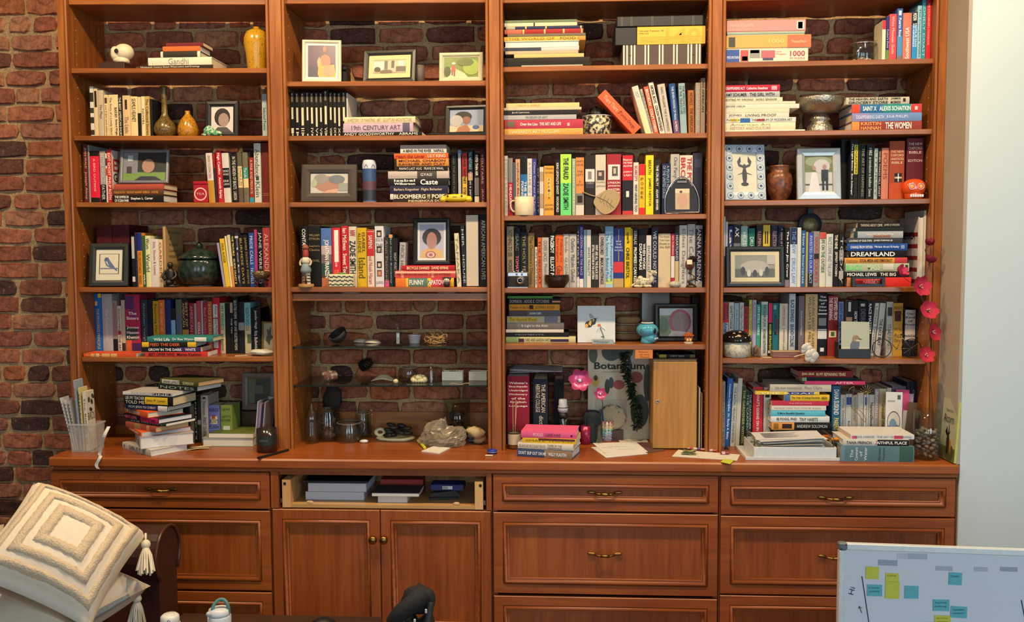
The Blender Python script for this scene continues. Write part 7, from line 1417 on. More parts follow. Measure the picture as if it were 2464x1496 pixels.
g = join(*gs); o = mk('leaves', (g[0]+[(x, y, z+.0005) for x, y, z in g[0]], g[1]+[tuple(len(g[0])+i for i in f[::-1]) for f in g[1]]), M('1f2c1c', .6, vary=.3), t); o['kind'] = 'stuff'
q = P(*cp(C6, 780, 480), .19); single('fleece', 'cream fleece scrap hanging low before the picture book', 'fleece', tr(ball(.055, .008, .05, 24, 14, .25, 5, 3), (0, 0, .05)), M('b0a080', .95, bump=1.0, scale=160), (q.x-.01, .2, ZC+.0455), smooth=True)
single('wooden_riser', 'low dark wooden block under the cream fleece', 'block', box(-.045, .045, -.014, .012, 0, .0445), DKW, (q.x-.01, .2, ZC+.0004))
# oak cabinet
xa_, xb_ = P(*cp(C6, 1042, 400), .03).x, P(*cp(C6, 1342, 400), .03).x; zt_ = P(*cp(C6, 1190, 100), .03).z; t = thing('key_cabinet', 'small golden oak cabinet with a lock, standing on the worktop', 'cabinet', ((xa_+xb_)/2, .035, ZC+.0006)); w_, h_ = xb_-xa_, zt_-ZC
mk('cabinet_body', box(-w_/2, w_/2, .0155, .175, .0, h_, .002), OAK, t); d_ = mk('cabinet_door', box(-w_/2, w_/2, 0, .015, .004, h_-.01, .002), OAK, t); mk('cabinet_top', box(-w_/2-.001, w_/2+.001, -.001, .176, h_+.0002, h_+.004, .001), DKW, t); lk = mk('lock', tr(lathe([(.0075, 0), (.0075, .002), (.005, .0035), (.0045, .0025)], 20), (-w_/2+.017, 0, P(*cp(C6, 1088, 388), .03).z-ZC), (math.pi/2, 0, 0)), CHROME, d_, True); mk('keyhole', tr(box(-.0007, .0007, 0, .0004, -.002, .002), (-w_/2+.017, -.0037, P(*cp(C6, 1088, 388), .03).z-ZC)), M('141210', .5), d_)
zz_ = ZC+h_+.0052; xc_ = (xa_+xb_)/2
book(.012, .14, .1, '1a1815', 'FOREST BIRDS', 'a8a08c', Opt('b0-.2:a89030 b.86-1:6a6438 t.3-.7'), True, (xc_+.01, .06, zz_), (0, 0, 0), 'black book with yellow ends lying on the oak cabinet', 'papers around the oak cabinet')
for i, (px, c, lb) in enumerate(((1683.5, 'c8bca0', 'thin cream board leaning between oak cabinet and post'), (1688.5, 'b08a68', 'thin tan board touching the post beside oak cabinet'))): p_ = P(px, 1000, .03); single('board', lb, 'board', box(-.0016, .0016, 0, .2, 0, .245-.02*i), M(c, .6), (p_.x, .03, ZC+.0006), group='thin boards beside the oak cabinet')
# letters and papers in front
def flatsheet(name, label, cat, crop, pts, th, col, z=None, group=None, rough=.75):
    v = [cpx(crop, *p_) for p_ in pts]; z = ZC+.0006 if z is None else z
    return single(name, label, cat, prism([(a.x, a.y) for a in v], z, z+th, 'xy'), M(col, rough), group=group)
flatsheet('envelope', 'white envelope lying askew under the printed letter', 'envelope', C6, ((616, 700), (720, 772), (1005, 745), (900, 690)), .0015, 'd0cdc4', group='letters on the worktop')
t = flatsheet('letter', 'white printed letter with a logo on the worktop', 'letter', C6, ((628, 675), (725, 758), (1005, 735), (925, 668)), .0016, 'd4d1c8', ZC+.0024, 'letters on the worktop')
for k, (x0_, x1_, y_) in enumerate(((690, 760, 700), (740, 860, 694), (800, 920, 712), (700, 740, 735))):
    a, b = cpx(C6, x0_, y_, ZC+.004), cpx(C6, x1_, y_, ZC+.004); mk('printed_line', box(a.x, b.x, a.y-.001, a.y+.001, ZC+.004, ZC+.0043), M('6a6a6c', .7), t)
flatsheet('letter', 'brown-banded leaflet poking out under the printed letter', 'letter', C6, ((925, 668), (1005, 738), (1122, 722), (1045, 672)), .0012, '5a3c34', group='letters on the worktop')
flatsheet('envelope', 'small white slip lying behind the printed letter', 'envelope', C6, ((800, 648), (812, 668), (1005, 664), (990, 640)), .004, 'c8c0ac', ZC+.0006, 'letters on the worktop')
q = [cpx(C6, x, y)+Vector((0, 0, .006)) for x, y in ((780, 630), (830, 612), (880, 628), (930, 600), (960, 588), (985, 602), (1005, 622), (1015, 640))]; single('cord', 'maroon and cream braided cord lying in loops', 'cord', join(tube(spl([v+Vector((0, .012, .004*(i % 2))) for i, v in enumerate(q)], 5), .0032, 8), tube(spl([v+Vector((.004, .02+.006*(i % 3), .006*((i+1) % 2))) for i, v in enumerate(q)], 5), .003, 8)), stripes('4a1c28', 'b8a498', 'X', 60), smooth=True)
E5 = (1500, 1000, 4.24)
flatsheet('paper_sheet', 'long white paper strip before the post, coins purse side', 'paper', E5, ((495, 418), (560, 350), (1190, 400), (1160, 460)), .0012, 'cfc9bc')
for k in range(3): pass
t = thing('banknotes', 'folded green banknotes lying on the white paper strip', 'money', cpx(E5, 665, 400)+Vector((0, 0, .002))); 
for k in range(3): mk('note', tr(sheet(.055-.006*k, .024, 10, 4, lambda u, v: .003*math.sin(6*u+k), .0007), (.003*k, .004*k, .0032+.005*k), (0, 0, .1*k-.1)), M('8a8a5c', .75), t, True)
a, b = cpx(E5, 640, 345)+Vector((0, .004, .006)), cpx(E5, 955, 376)+Vector((0, .004, .006)); t = thing('beaded_pen', 'patterned beaded pen lying behind the banknotes', 'pen', a); d_ = (b-a)
for k, c in enumerate(('c8b8a8', 'b04a50', 'cfc4c0', '5c4a8a', 'c8946c', '8a5ca0', 'cfc8c4', 'b85a4c')): mk('bead_segment', tube([d_*(k/8), d_*((k+.95)/8)], .0042, 8), M(c, .4), t)
t = thing('lighter', 'small red and white lighter on the white paper strip', 'lighter', cpx(E5, 1037, 402)+Vector((0, .004, .0022))); mk('case', box(-.018, .018, -.006, .006, 0, .0095, .003), M('8e2434', .3), t); mk('wrap_band', box(-.012, .0, -.0064, .0064, .0015, .0099), M('cfb8b0', .4), t)
single('binder_clip', 'small black binder clip behind the red lighter', 'clip', prism([(-.009, 0), (.009, 0), (.003, .009), (-.003, .009)], -.007, .007), M('17171a', .35), cpx(E5, 1060, 352)+Vector((0, .016, 0)))
flatsheet('sticky_note', 'lime green sticky note at the worktop edge', 'note', E5, ((990, 478), (1090, 500), (1130, 458), (1030, 447)), .0008, 'b8c03c', ZC+.0022)
single('pouch', 'crumpled black cloth pouch at the oak cabinet foot', 'pouch', tr(ball(.024, .012, .008, 16, 8, .3, 3, 2), (0, 0, .0078)), M('17171a', .7), cpx(E5, 612, 342)+Vector((0, .004, 0)), smooth=True)
# ---------------------------------------------------------------- bay 4
z = None; its = [((175, 942, 455, 575), 'd2ccb4', 'white puzzle box with candy wrapper pictures, bottom of the pile', [(0, .17, .0, 1, '2c4a94'), (.18, .28, .05, .95, 'b84a44'), (.2, .27, .1, .45, 'd8b02c'), (.29, .42, .3, .95, '8a8a84'), (.3, .41, .7, .95, 'd8b838'), (.43, .6, .3, .9, 'b05a64'), (.45, .58, .1, .3, '3c3c5a')], [('1000', 'b02c48', .78, .96, .42, .82), ('PC PUZZLE', 'b02c48', .78, .96, .2, .34), ('Candy', 'c85a34', .61, .68, .7, .85), ('Wrappers', 'c85a34', .61, .73, .5, .66), ('MOUNTAIN', 'e8ecf4', .02, .16, .3, .5)]),
 ((180, 970, 325, 445), 'c89a4c', 'tan puzzle box with terracotta end, second in the pile', [(.72, .999, 0, 1, 'b8643c'), (.03, .11, .1, .9, '3a3a34')], [('1000', 'e0bc70', .5, .68, .38, .7), ('Thousand Pieces', 'e8c8a0', .77, .94, .4, .6)]),
 ((190, 912, 305, 328), '8aa890', 'thin sage green puzzle box under the pink one', [], []),
 ((185, 920, 195, 303), 'd2807c', 'pink puzzle box on top of the pile', [(.88, .98, .1, .9, 'c8bcb4'), (.9, .96, .2, .8, '5a5650')], [('Avian Friends', 'e8b4ac', .04, .34, .45, .75), ('1000 Piece Puzzle', 'e8b4ac', .04, .3, .18, .33)])]
for (x0_, x1_, y0_, y1_), c, lb, bands, tx in its:
    a, b = P(*cp(D2, x0_, y1_), .03), P(*cp(D2, x1_, y1_), .03); a.x = max(a.x, SIDE[3][0]+.001)
    if z is None: z = max(zs((4, 1), a.x), zs((4, 1), b.x))+.0006
    w_, h_ = b.x-a.x, sz((y1_-y0_)/3.85, .03)
    t = thing('puzzle_box', lb, 'box', ((a.x+b.x)/2, .03, z), group='puzzle boxes'); mk('lid', box(-w_/2, w_/2, 0, .2, .003, h_, .0015), M(c, .5, vary=.05), t); mk('tray', box(-w_/2+.002, w_/2-.002, .002, .198, 0, .0029), M('b8b0a0', .7), t)
    for f0, f1, g0, g1, c2 in bands: mk('printed_panel', box(-w_/2+f0*w_+.0005, -w_/2+f1*w_-.0005, -.0006, .0001, .003+max(g0*h_, .0005)*.9, .003+g1*(h_-.0045)), M(c2, .5), t)
    for s_, c2, f0, f1, g0, g1 in tx: text(s_, c2, t, (-w_/2+f0*w_, -.001, g0*h_), (1, 0, 0), (0, 0, 1), (f1-f0)*w_, (g1-g0)*h_, bold=s_ == '1000')
    z += h_+.0006
q = onshelf((4, 1), cp(D1b, 545, 0)[0], .1); clip_jar('clip-top glass jar with pale keepsakes beside the guidebooks', (q.x, .115, q.z), sz(32.5, .11), .092, contents=lambda t, r, h: pebbles(t, 'keepsakes', 12, r*.65, .008, .022, .009, 'b8906c', 8))
q = onshelf((4, 2), cp(D2, 1062, 0)[0], .09); t = thing('footed_bowl', 'antique silver footed bowl with embossed rim', 'bowl', (q.x, .115, q.z)); s = sz(57, .1); SV = M('a8a090', .28, .85, .3, bump=.7, scale=150)
mk('dish', lathe([(s*.3, s*.78), (s*.62, s*.84), (s*.9, s*1.1), (s, s*1.38), (s*.98, s*1.41), (s*.95, s*1.38), (s*.85, s*1.12), (s*.55, s*.9), (.001, s*.86)], 40, False), SV, t, True); mk('pedestal', lathe([(s*.54, 0), (s*.55, s*.05), (s*.5, s*.3), (s*.4, s*.38), (s*.36, s*.5), (s*.44, s*.56), (s*.36, s*.66), (s*.3, s*.79)], 32), SV, t, True); mk('rim_bead', tube([(s*.99*math.cos(a), s*.99*math.sin(a), s*1.4) for a in [2*math.pi*k/36 for k in range(36)]], .0018, 6, True), M('b8b0a0', .25, .9, 0), t, True)
# lobster print
q = onshelf((4, 3), 1794, .03); w_, h_ = sz(98, .04), sz(134, .04); fr_ = frame('blue and white tile-pattern frame with a lobster print', (q.x+.003, .035, q.z), w_, h_, .033, 'b4c0c8', 0, 'd0ccb8', [(ell(.5, .42, .1, .22), '3c3e40'), (ell(.5, .2, .16, .05), '3c3e40'), (ell(.5, .64, .07, .08), '45474a'), ([(.44, .62), (.26, .66), (.2, .78), (.34, .92), (.36, .78), (.3, .72), (.44, .68)], '45474a'), ([(.56, .62), (.74, .66), (.8, .78), (.66, .92), (.64, .78), (.7, .72), (.56, .68)], '45474a'), ([(.4, .5), (.2, .44), (.4, .47)], '55575a'), ([(.6, .5), (.8, .44), (.6, .47)], '55575a')], lean=9, yaw=6)
for i in range(4):
    for j in range(6):
        if 0 < i < 3 and 0 < j < 5: continue
        x, zz_ = -w_/2+w_*(i+.5)/4, h_*(j+.5)/6
        for r_, c, yy in ((.0125, '3c5a84', -.0014), (.0108, 'c8ccc8', -.0018), (.0062, '5a7898', -.0022), (.0028, '1c2838', -.0026)): mk('tile_ring', tr(lathe([(r_, 0), (r_, .0008)], 12), (x, yy+.0008, zz_), (math.pi/2, 0, 0)), M(c, .4, vary=0), fr_)
q = onshelf((4, 3), cp(D34, 655, 0)[0], .1); s = sz(30.5, .1); single('clay_pot', 'round brown salt-glazed clay pot beside the tile frame', 'pot', lathe([(s*.55, 0), (s*.6, .004), (s*.9, s*.7), (s, s*1.3), (s*.96, s*1.8), (s*.86, s*2.1), (s*.7, s*2.2), (s*.74, s*2.6), (s*.8, s*2.72), (s*.72, s*2.72), (s*.66, s*2.4), (.001, s*2.1)], 32), speck('7a4628', '5a321c', 60, .35, .55), (q.x, .105, q.z), smooth=True)
frame('brushed silver frame with a wedding couple outdoors', onshelf((4, 3), 1972, .05), sz(102, .05), sz(123, .05), .032, 'b8b8b4', 0, 'b8b8b0', [(rect(0, .55, 1, 1), '6a7448'), (ell(.5, .85, .5, .15), '8a9478'), (ell(.62, .72, .3, .2), 'b8b4b8'), (rect(0, .18, 1, .22), '4a4844'), ([(.12, 0), (.25, .55), (.42, .55), (.56, 0)], 'cfccd0'), (rect(.6, .3, .85, .62), '20242c'), (rect(.62, .04, .7, .32), '20242c'), (rect(.76, .04, .84, .32), '20242c'), (ell(.33, .66, .07, .07), 'a08070'), (ell(.72, .7, .07, .07), 'a08070')], lean=7, rough=.35, metal=.6)
q = onshelf((4, 3), cp(D34, 1880, 0)[0], .025); s = sz(26, .03); t = thing('skull_candle', 'glossy orange sugar-skull candle holder with ringed eyes', 'skull', (q.x, .045, q.z)); sk = mk('skull_body', join(tr(ball(s, s*.82, s*.8, 20, 12, sq=.85), (0, 0, s*1.0)), tr(lathe([(s*.72, 0), (s*.78, .003), (s*.82, s*.5), (s*.8, s*.7)], 20), (0, 0, 0), sc=(1, .85, 1))), M('d8501c', .15), t, True)
for x in (-.42, .34):
    mk('eye_ring', tr(tube([(s*.27*math.cos(a), 0, s*.27*math.sin(a)) for a in [2*math.pi*k/16 for k in range(16)]], .0013, 6, True), (x*s, -s*.79, s*1.08)), M('c8b8d4', .3), sk); mk('eye_hollow', tr(ball(s*.2, s*.06, s*.2, 10, 6), (x*s, -s*.76, s*1.08)), M('e8a05c', .4), sk)
mk('teeth', join(*[box((-.55+.2*k)*s, (-.38+.2*k)*s, -s*.75, -s*.66, s*.14, s*.38, .0008) for k in range(6)]), M('d8d0d4', .4), sk)
# old photograph, pan, device, flag book
frame('black frame with cream mat and an old group photograph', onshelf((4, 4), cp(D4, 235, 0)[0], .035), sz(137, .04), sz(96, .04), .0195, '1c2226', 0, '8a8878', [(rect(0, 0, 1, .4), '5c5a50'), (ell(.5, .5, .36, .28), 'a8a498'), (ell(.2, .3, .06, .2), '3c3a34'), (ell(.35, .2, .05, .16), 'c8c4b8'), (ell(.5, .2, .05, .16), '3c3a34'), (ell(.65, .22, .05, .16), 'c0bcb0'), (ell(.8, .3, .05, .2), '45433c'), (rect(.8, .6, 1, 1), 'b0aca0')], lean=6, mat='cfc4a0', matw=.016)
t = thing('wall_pan', 'small iron pan with a brass centre hanging on the brick', 'pan', (P(1949, 545, .28).x, .2795, P(1949, 540, .28).z)); s = sz(27.5, .28)
mk('pan_plate', tr(lathe([(s, 0), (s, .006), (s*.94, .008), (s*.1, .008)], 28), (0, .008, 0), (math.pi/2, 0, 0)), M('23282e', .5, .4), t, True); mk('brass_disc', tr(lathe([(s*.7, 0), (s*.66, .003), (.001, .004)], 24), (0, -.0005, -s*.08), (math.pi/2, 0, 0)), M('8a744c', .45, .5, .3, bump=.5, scale=90), t, True); mk('pan_handle', prism([(-.009, s*.9), (.009, s*.9), (.008, s*1.9), (-.008, s*1.9)], .001, .007), M('23282e', .5, .4), t)
q = onshelf((4, 4), cp(D4b, 460, 0)[0], .02); t = thing('cassette_case', 'black slotted plastic case before the dark stack', 'case', (q.x, .02, q.z)); w_, h_ = sz(76, .02), sz(22.5, .02); mk('case_frame', join(box(-w_/2, -w_/2+.012, 0, .022, 0, h_, .001), box(w_/2-.012, w_/2, 0, .022, 0, h_, .001), box(-w_/2+.0121, w_/2-.0121, 0, .022, 0, h_*.28), box(-w_/2+.0121, w_/2-.0121, 0, .022, h_*.82, h_)), M('171614', .45), t); text('MARCH', 'd85048', t, (-.02, .004, h_*.33), (1, 0, 0), (0, 0, 1), .045, h_*.34, bold=True)
# striped flag cover on the fore-edge book
o = [x for x in bpy.data.objects if x.get('label', '').startswith(('white', 'beige', 'light', 'cream', 'tan')) and 'near the outer panel' in x.get('label', '') and 'first' in x['label']]
if o:
    o = o[0]; bb = [Vector(v) for v in o.bound_box]; xl_, h_, d_ = min(v.x for v in bb), max(v.z for v in bb), max(v.y for v in bb)
    mk('cover_print', box(xl_-.0006, xl_-.0002, .004, d_-.002, .002, h_-.002), M('c4bcb8', .5), o)
    for k in range(5): mk('red_stripe', box(xl_-.001, xl_-.0006, .004, d_-.002, h_*(.04+.17*k), h_*(.1+.17*k)), M('7e1c28', .5), o)
    text('AMERICA', '17161a', o, (xl_-.0014, d_-.01, h_*.68), (0, -1, 0), (0, 0, 1), d_*.8, h_*.11, bold=True)
# mushroom jar and small things
q = onshelf((4, 5), cp(D5, 170, 0)[0], .05); s = sz(33, .05); t = thing('mushroom_jar', 'ceramic mushroom jar with glossy black spotted lid', 'jar', (q.x+.002, .06, q.z)); mk('jar_body', lathe([(s*.8, 0), (s*.88, .003), (s*.97, s*.45), (s*.95, s*1.05), (s*.8, s*1.12)], 30), speck('c4c0ac', 'a09a84', 90, .35, .62), t, True); l = mk('lid', lathe([(s*.9, s*1.13), (s*1.06, s*1.15), (s*1.08, s*1.25), (s*.98, s*1.55), (s*.7, s*1.82), (s*.3, s*1.94), (.001, s*1.96)], 32), M('17140f', .08), t, True)
for a, zz_, r_ in ((-1.6, 1.5, .2), (-1.1, 1.38, .14), (-2.3, 1.42, .14), (-.6, 1.5, .16), (-1.4, 1.8, .12), (-2.0, 1.72, .11)): rad = s*math.sqrt(max(.05, 1.12-((zz_-1.13)/.84)**2*1.05)); mk('cream_spot', tr(ball(s*r_, s*r_*.25, s*r_, 12, 6), (rad*.97*math.cos(a), rad*.97*math.sin(a), s*zz_), (0, 0, a+math.pi/2)), M('b89a6c', .3), l, True)
q = onshelf((4, 5), cp(D5, 375, 0)[0], .05); tangle('black wire basket tangle beside the mushroom jar', 'wire_basket', 'basket', (q.x, .06, q.z), .022, .02, .055, 18, '2a2826', 12, .0007)
single('wooden_house', 'small tan wooden house block behind the wire basket', 'ornament', prism([(-.012, 0), (.012, 0), (.012, .03), (0, .042), (-.012, .03)], 0, .02), M('8a6a4c', .7), (onshelf((4, 5), cp(D5, 405, 0)[0], .08).x, .085, q.z+.001))
single('card', 'small cream card lying at the shelf edge by the white flower', 'card', box(-.017, .017, -.012, .012, 0, .0012), M('bdb49c', .7), onshelf((4, 5), cp(D5, 505, 0)[0], .04), (0, 0, .1))
q = onshelf((4, 5), cp(D5, 725, 0)[0], .04); t = thing('domino_box', 'flat wooden box with red grained sides', 'box', (q.x, .04, q.z)); w_, h_ = sz(66, .04), sz(15, .04); mk('box_body', box(-w_/2, w_/2, 0, .045, 0, h_*.85, .001), wood('rosewood', 'x', '7a4434', '8e5644', '5c3024'), t); mk('box_lid', box(-w_/2, w_/2, -.0005, .0455, h_*.86, h_, .001), M('a88c6c', .6), t)
q = onshelf((4, 5), cp(D5, 950, 0)[0], .025); t = thing('silk_flower', 'white silk flower lying over the shelf edge', 'flower', (q.x, .012, q.z+.002)); 
for i, (x, y, zz_, r_) in enumerate(((.01, -.012, .004, .026), (-.006, .0, .03, .022))):
    for k in range(5): mk('petal', tr(ball(r_*.6, r_*.22, r_*.62, 12, 8, .2, 3, i*7+k), (x+r_*.5*math.cos(k*1.257), y+.004*math.sin(k*2.1)-.003, max(zz_+r_*.5*math.sin(k*1.257)+.006, .016 if y > -.005 else -.018)), (.2, .3*k, .3)), M('cfcabd', .7), t, True)
mk('stem', tube(spl([(-.01, -.004, .016), (-.03, -.004, .012), (-.055, -.006, .0045)]), .0022, 7), M('c0b088', .7), t, True)
t = thing('card_stand', 'black desk tray holding the bird card', 'holder', onshelf((4, 5), cp(D5b, 320, 0)[0], .02)); w_, h_ = sz(75, .03), sz(32, .03); mk('tray_body', join(box(-w_/2, w_/2, .001, .004, 0, h_*.7, .001), box(-w_/2, w_/2, .0041, .05, 0, .003), box(-w_/2, -w_/2+.003, .0041, .05, .0031, h_*1.2), box(w_/2-.003, w_/2, .0041, .05, .0031, h_*.7), box(-w_/2+.0031, w_/2-.0031, .047, .05, .0031, h_*.9)), M('151414', .45), t)
t.location.x -= .006; b0 = t.location.copy(); t = thing('bird_card', 'pale green card with a brown and blue bird', 'card', (b0.x+.007, b0.y+.012, b0.z+.004), (-.12, .03, .06)); w_, h_ = sz(67, .03), sz(84, .03)
picture(t, w_, h_, 'a8a88c', [(rect(0, 0, 1, .28), 'c4bc98'), ([(.3, 0), (.32, .35), (.42, .5), (.58, .5), (.66, .4), (.6, .15), (.55, 0)], '5c5c64'), (ell(.52, .52, .13, .1), '8a7040'), ([(.62, .54), (.76, .5), (.62, .49)], '2c2826'), ([(.46, .48), (.7, .5), (.6, .44)], 'c8bc9c'), ([(.36, .02), (.6, .04), (.6, .0), (.36, .0)], 'b08868')], 0, -w_/2, 0, 'card_face'); mk('card_stock', box(-w_/2, w_/2, .0011, .002, 0, h_), M('b8b098', .7), t)
# wire bicycle
q = onshelf((4, 5), cp(D5b, 772, 0)[0], .04); t = thing('wire_bicycle', 'miniature black wire bicycle model', 'bicycle', (q.x, .045, q.z)); r_ = sz(22, .04); xw = sz(34, .04); Bk = M('1c1a18', .4, .3)
for nm, x in (('front_wheel', -xw), ('rear_wheel', xw)):
    wv = mk(nm, tube([(x+r_*math.cos(a), 0, r_+.0018+r_*math.sin(a)) for a in [2*math.pi*k/28 for k in range(28)]], .0017, 6, True), Bk, t, True); mk('spokes', join(*[tube([(x, 0, r_+.0018), (x+r_*math.cos(k*.628), 0, r_+.0018+r_*math.sin(k*.628))], .0004, 4) for k in range(10)]), M('6a665c', .4, .6), wv)
hz = r_+.0018
mk('bike_frame', join(*[tube(pp, .0013, 6) for pp in ([(-xw, 0, hz), (-xw*.62, 0, hz+r_*1.5)], [(-xw*.7, 0, hz+r_*1.25), (xw*.35, 0, hz+r_*1.15)], [(-xw*.68, 0, hz+r_*1.1), (0, 0, hz*.9)], [(0, 0, hz*.9), (xw*.4, 0, hz+r_*1.45)], [(xw, 0, hz), (0, 0, hz*.9)], [(xw, 0, hz), (xw*.35, 0, hz+r_*1.15)])]), M('8a8678', .35, .7), t, True); mk('handlebar', tube(spl([(-xw*.95, -.012, hz+r_*1.5), (-xw*1.05, -.008, hz+r_*1.85), (-xw*.62, 0, hz+r_*1.95), (-xw*.5, .008, hz+r_*1.75), (-xw*.62, .01, hz+r_*1.5)]), .0012, 6), M('3c382c', .4, .4), t, True); mk('saddle', tr(ball(.0095, .0045, .003, 10, 6), (xw*.38, 0, hz+r_*1.48)), Bk, t, True); mk('pedals', join(tube([(-.008, -.006, hz*.9-.004), (.008, .006, hz*.9+.004)], .001, 5), tube([(0, -.007, hz*.9), (0, .007, hz*.9)], .0012, 5)), M('8a8678', .3, .7), t)
# red paper flowers on one branch
stem = [(2225, 600, -.02), (2236, 640, -.025), (2212, 690, -.04), (2228, 745, -.045), (2240, 800, -.045), (2226, 855, -.04), (2240, 930, -.018), (2246, 1010, -.014)]
pts = [P(*s_) for s_ in stem]; zb_ = ZC
t = thing('flower_branch', 'branch of red paper flowers hanging before the outer post', 'flowers', pts[-1]); o0 = pts[-1]
mk('stem', tube([v-o0 for v in spl([tuple(v) for v in pts], 6)], .0018, 6), M('4a3c34', .7), t, True)
for i, (px, py, Y, r_, tilt, rz, c, cup) in enumerate(((2236, 590, -.03, .017, .35, 0, '801428', 1.3), (2236, 632, -.035, .02, .3, .5, '7e1830', 1.3), (2163, 657, -.035, .022, 1.0, .8, 'c03058', 1.1), (2212, 690, -.055, .03, 1.35, .3, 'b01e3c', .5), (2232, 748, -.06, .028, 1.2, 0, 'b0203c', .5), (2242, 800, -.065, .027, 1.35, .6, 'a81c38', .4), (2226, 855, -.07, .024, 1.2, .2, 'b01c34', .45))):
    v = P(px, py, Y)-o0; f = mk('blossom', flower_petals(6, r_*1.35, cup, .95), M(c, .75, vary=.15), t, True); f.location = v; f.rotation_euler = (tilt, .2*math.sin(i*2), rz)
    mk('blossom_centre', tr(ball(r_*.2, r_*.2, r_*.14, 10, 6), (0, 0, .002)), M('241416', .6), f, True); mk('stamens', join(*[tr(box(-.0012, .0012, -.0009, .0009, 0, r_*.5), (r_*.12*math.cos(k*2.1), r_*.12*math.sin(k*2.1), r_*.06), (.5*math.cos(k*2.1), .5*math.sin(k*2.1), 0)) for k in range(3)]), M('d8b8a0', .6), f)
    n_ = min(pts, key=lambda s_: (s_-(v+o0)).length)-o0
    mk('twig', tube(spl([tuple(v+Vector((0, .003, -.001))), tuple((v+n_)/2+Vector((0, .006, -.004))), tuple(n_)], 4), .001, 5), M('4a3c34', .7), t)
mk('foot', tube([(0, 0, 0), (0, 0, ZC+.001-o0.z)], .0018, 6), M('4a3c34', .7), t)
# paper trays on the worktop
D6c_ = D6c
q0, q1 = cpx(D6c, 405, 675), cpx(D6c, 1395, 680); t = thing('paper_tray', 'shallow white plastic tray under the deep tray', 'tray', ((q0.x+q1.x)/2, q0.y+.006, ZC+.0006)); w_ = q1.x-q0.x
def tray_geo(w, d, h, t_): return join(box(-w/2, w/2, 0, t_, 0, h, t_*.3), box(-w/2, w/2, d-t_, d, 0, h), box(-w/2, -w/2+t_, t_, d-t_, 0, h), box(w/2-t_, w/2, t_, d-t_, 0, h), box(-w/2+t_, w/2-t_, t_, d-t_, 0, .002))
mk('tray_shell', tray_geo(w_, .2, .012, .003), M('c8c6c0', .4), t)
w2_ = sz((1305-460)/4.268, YC); q2 = cpx(D6c, 885, 650); h_ = sz(30, YC); t = thing('paper_tray', 'deep white plastic letter tray heaped with papers', 'tray', (q2.x, q0.y+.012, ZC+.0035)); mk('tray_shell', tray_geo(w2_, .19, h_, .003), M('cfd2d0', .35), t)
mk('wire_support', join(tube([(-w2_/2+.006, .02, h_), (-w2_/2+.006, .02, h_+.032), (-w2_/2+.006, .17, h_+.032), (-w2_/2+.006, .17, h_)], .0022, 6), tube([(w2_/2-.006, .02, h_), (w2_/2-.006, .02, h_+.032), (w2_/2-.006, .17, h_+.032), (w2_/2-.006, .17, h_)], .0022, 6)), M('6a5c48', .4, .5), t, True)
R = random.Random(2)
for k, (dz, dw, c, lb) in enumerate(((.0, -.02, 'c9c6bc', 'folded letter lowest in the deep white tray'), (.009, -.04, 'd0cec8', 'white letter second in the deep white tray'), (.018, -.05, 'bdb8a4', 'cream leaflet third in the deep white tray'), (.03, -.01, 'c8c6c4', 'curled magazine high on the deep white tray'), (.0385, .0, 'c4c4c8', 'creased newspaper on top of the deep white tray'))):
    t = thing('paper_bundle', lb, 'papers', (q2.x-.003*k, q0.y+.012, ZC+.0035+h_*.5+dz), group='papers in the deep tray')
    for j in range(4): mk('sheet', tr(sheet(w2_*(.8+.03*math.sin(k*3+j))+dw*.4, .15+.012*math.sin(j*2+k), 14, 6, lambda u, v: .004*math.sin(2.5*u)+.006*u*u+(.012*max(0, u-.7)*(j % 2) if k > 2 else 0), .0008), (.006*math.sin(j*5+k), .095-.004*j, .0021*j), (0, 0, (.02 if k < 3 else .07)*math.sin(j*2.3+k))), M(c if j % 2 else 'd4d2ce', .8, vary=.1), t)
    if k > 2:
        for j in range(5): mk('printed_line', tr(box(-w2_*.3, w2_*(.1+.05*(j % 3)), -.003, .003, .0125, .013), (0, .05+.018*j, 0), (0, -.02, 0)), M('6a6a70', .8), t)
for k in range(6): pass
t = thing('wire_sculpture', 'bent wire flower sculpture before the child-raising books', 'sculpture', (P(*cp(D6b, 300, 650), .03).x, .03, ZC+.0006)); o0 = Vector((P(*cp(D6b, 300, 650), .03).x, .03, ZC+.0006)); f_ = lambda x, y: P(*cp(D6b, x, y), .03)-o0
mk('wire_loops', join(tube(spl([f_(300, 720)*1.0, f_(295, 600), f_(250, 540), f_(190, 470), f_(175, 330), f_(230, 290), f_(215, 380), f_(290, 350), f_(340, 350)], 6), .0011, 5), tube(spl([f_(295, 600), f_(340, 640), f_(330, 580), f_(280, 520), f_(230, 500), f_(300, 505), f_(370, 515), f_(390, 490), f_(350, 500)], 6), .001, 5)), M('8a744c', .35, .8), t, True)
mk('wire_petals', join(*[tube([f_(350, 352), f_(350+75*math.cos(a), 352-80*math.sin(a))], .0009, 5) for a in [.25+.38*k for k in range(8)]], tube([f_(350, 352)+Vector((.006*math.cos(a), 0, .006*math.sin(a))) for a in [2*math.pi*k/12 for k in range(12)]], .0016, 5, True)), M('9a8256', .35, .8), t, True); mk('wire_stem', tube([f_(350, 352), f_(345, 700), Vector((f_(345, 700).x, 0, .001))], .0012, 5), M('8a744c', .35, .8), t)
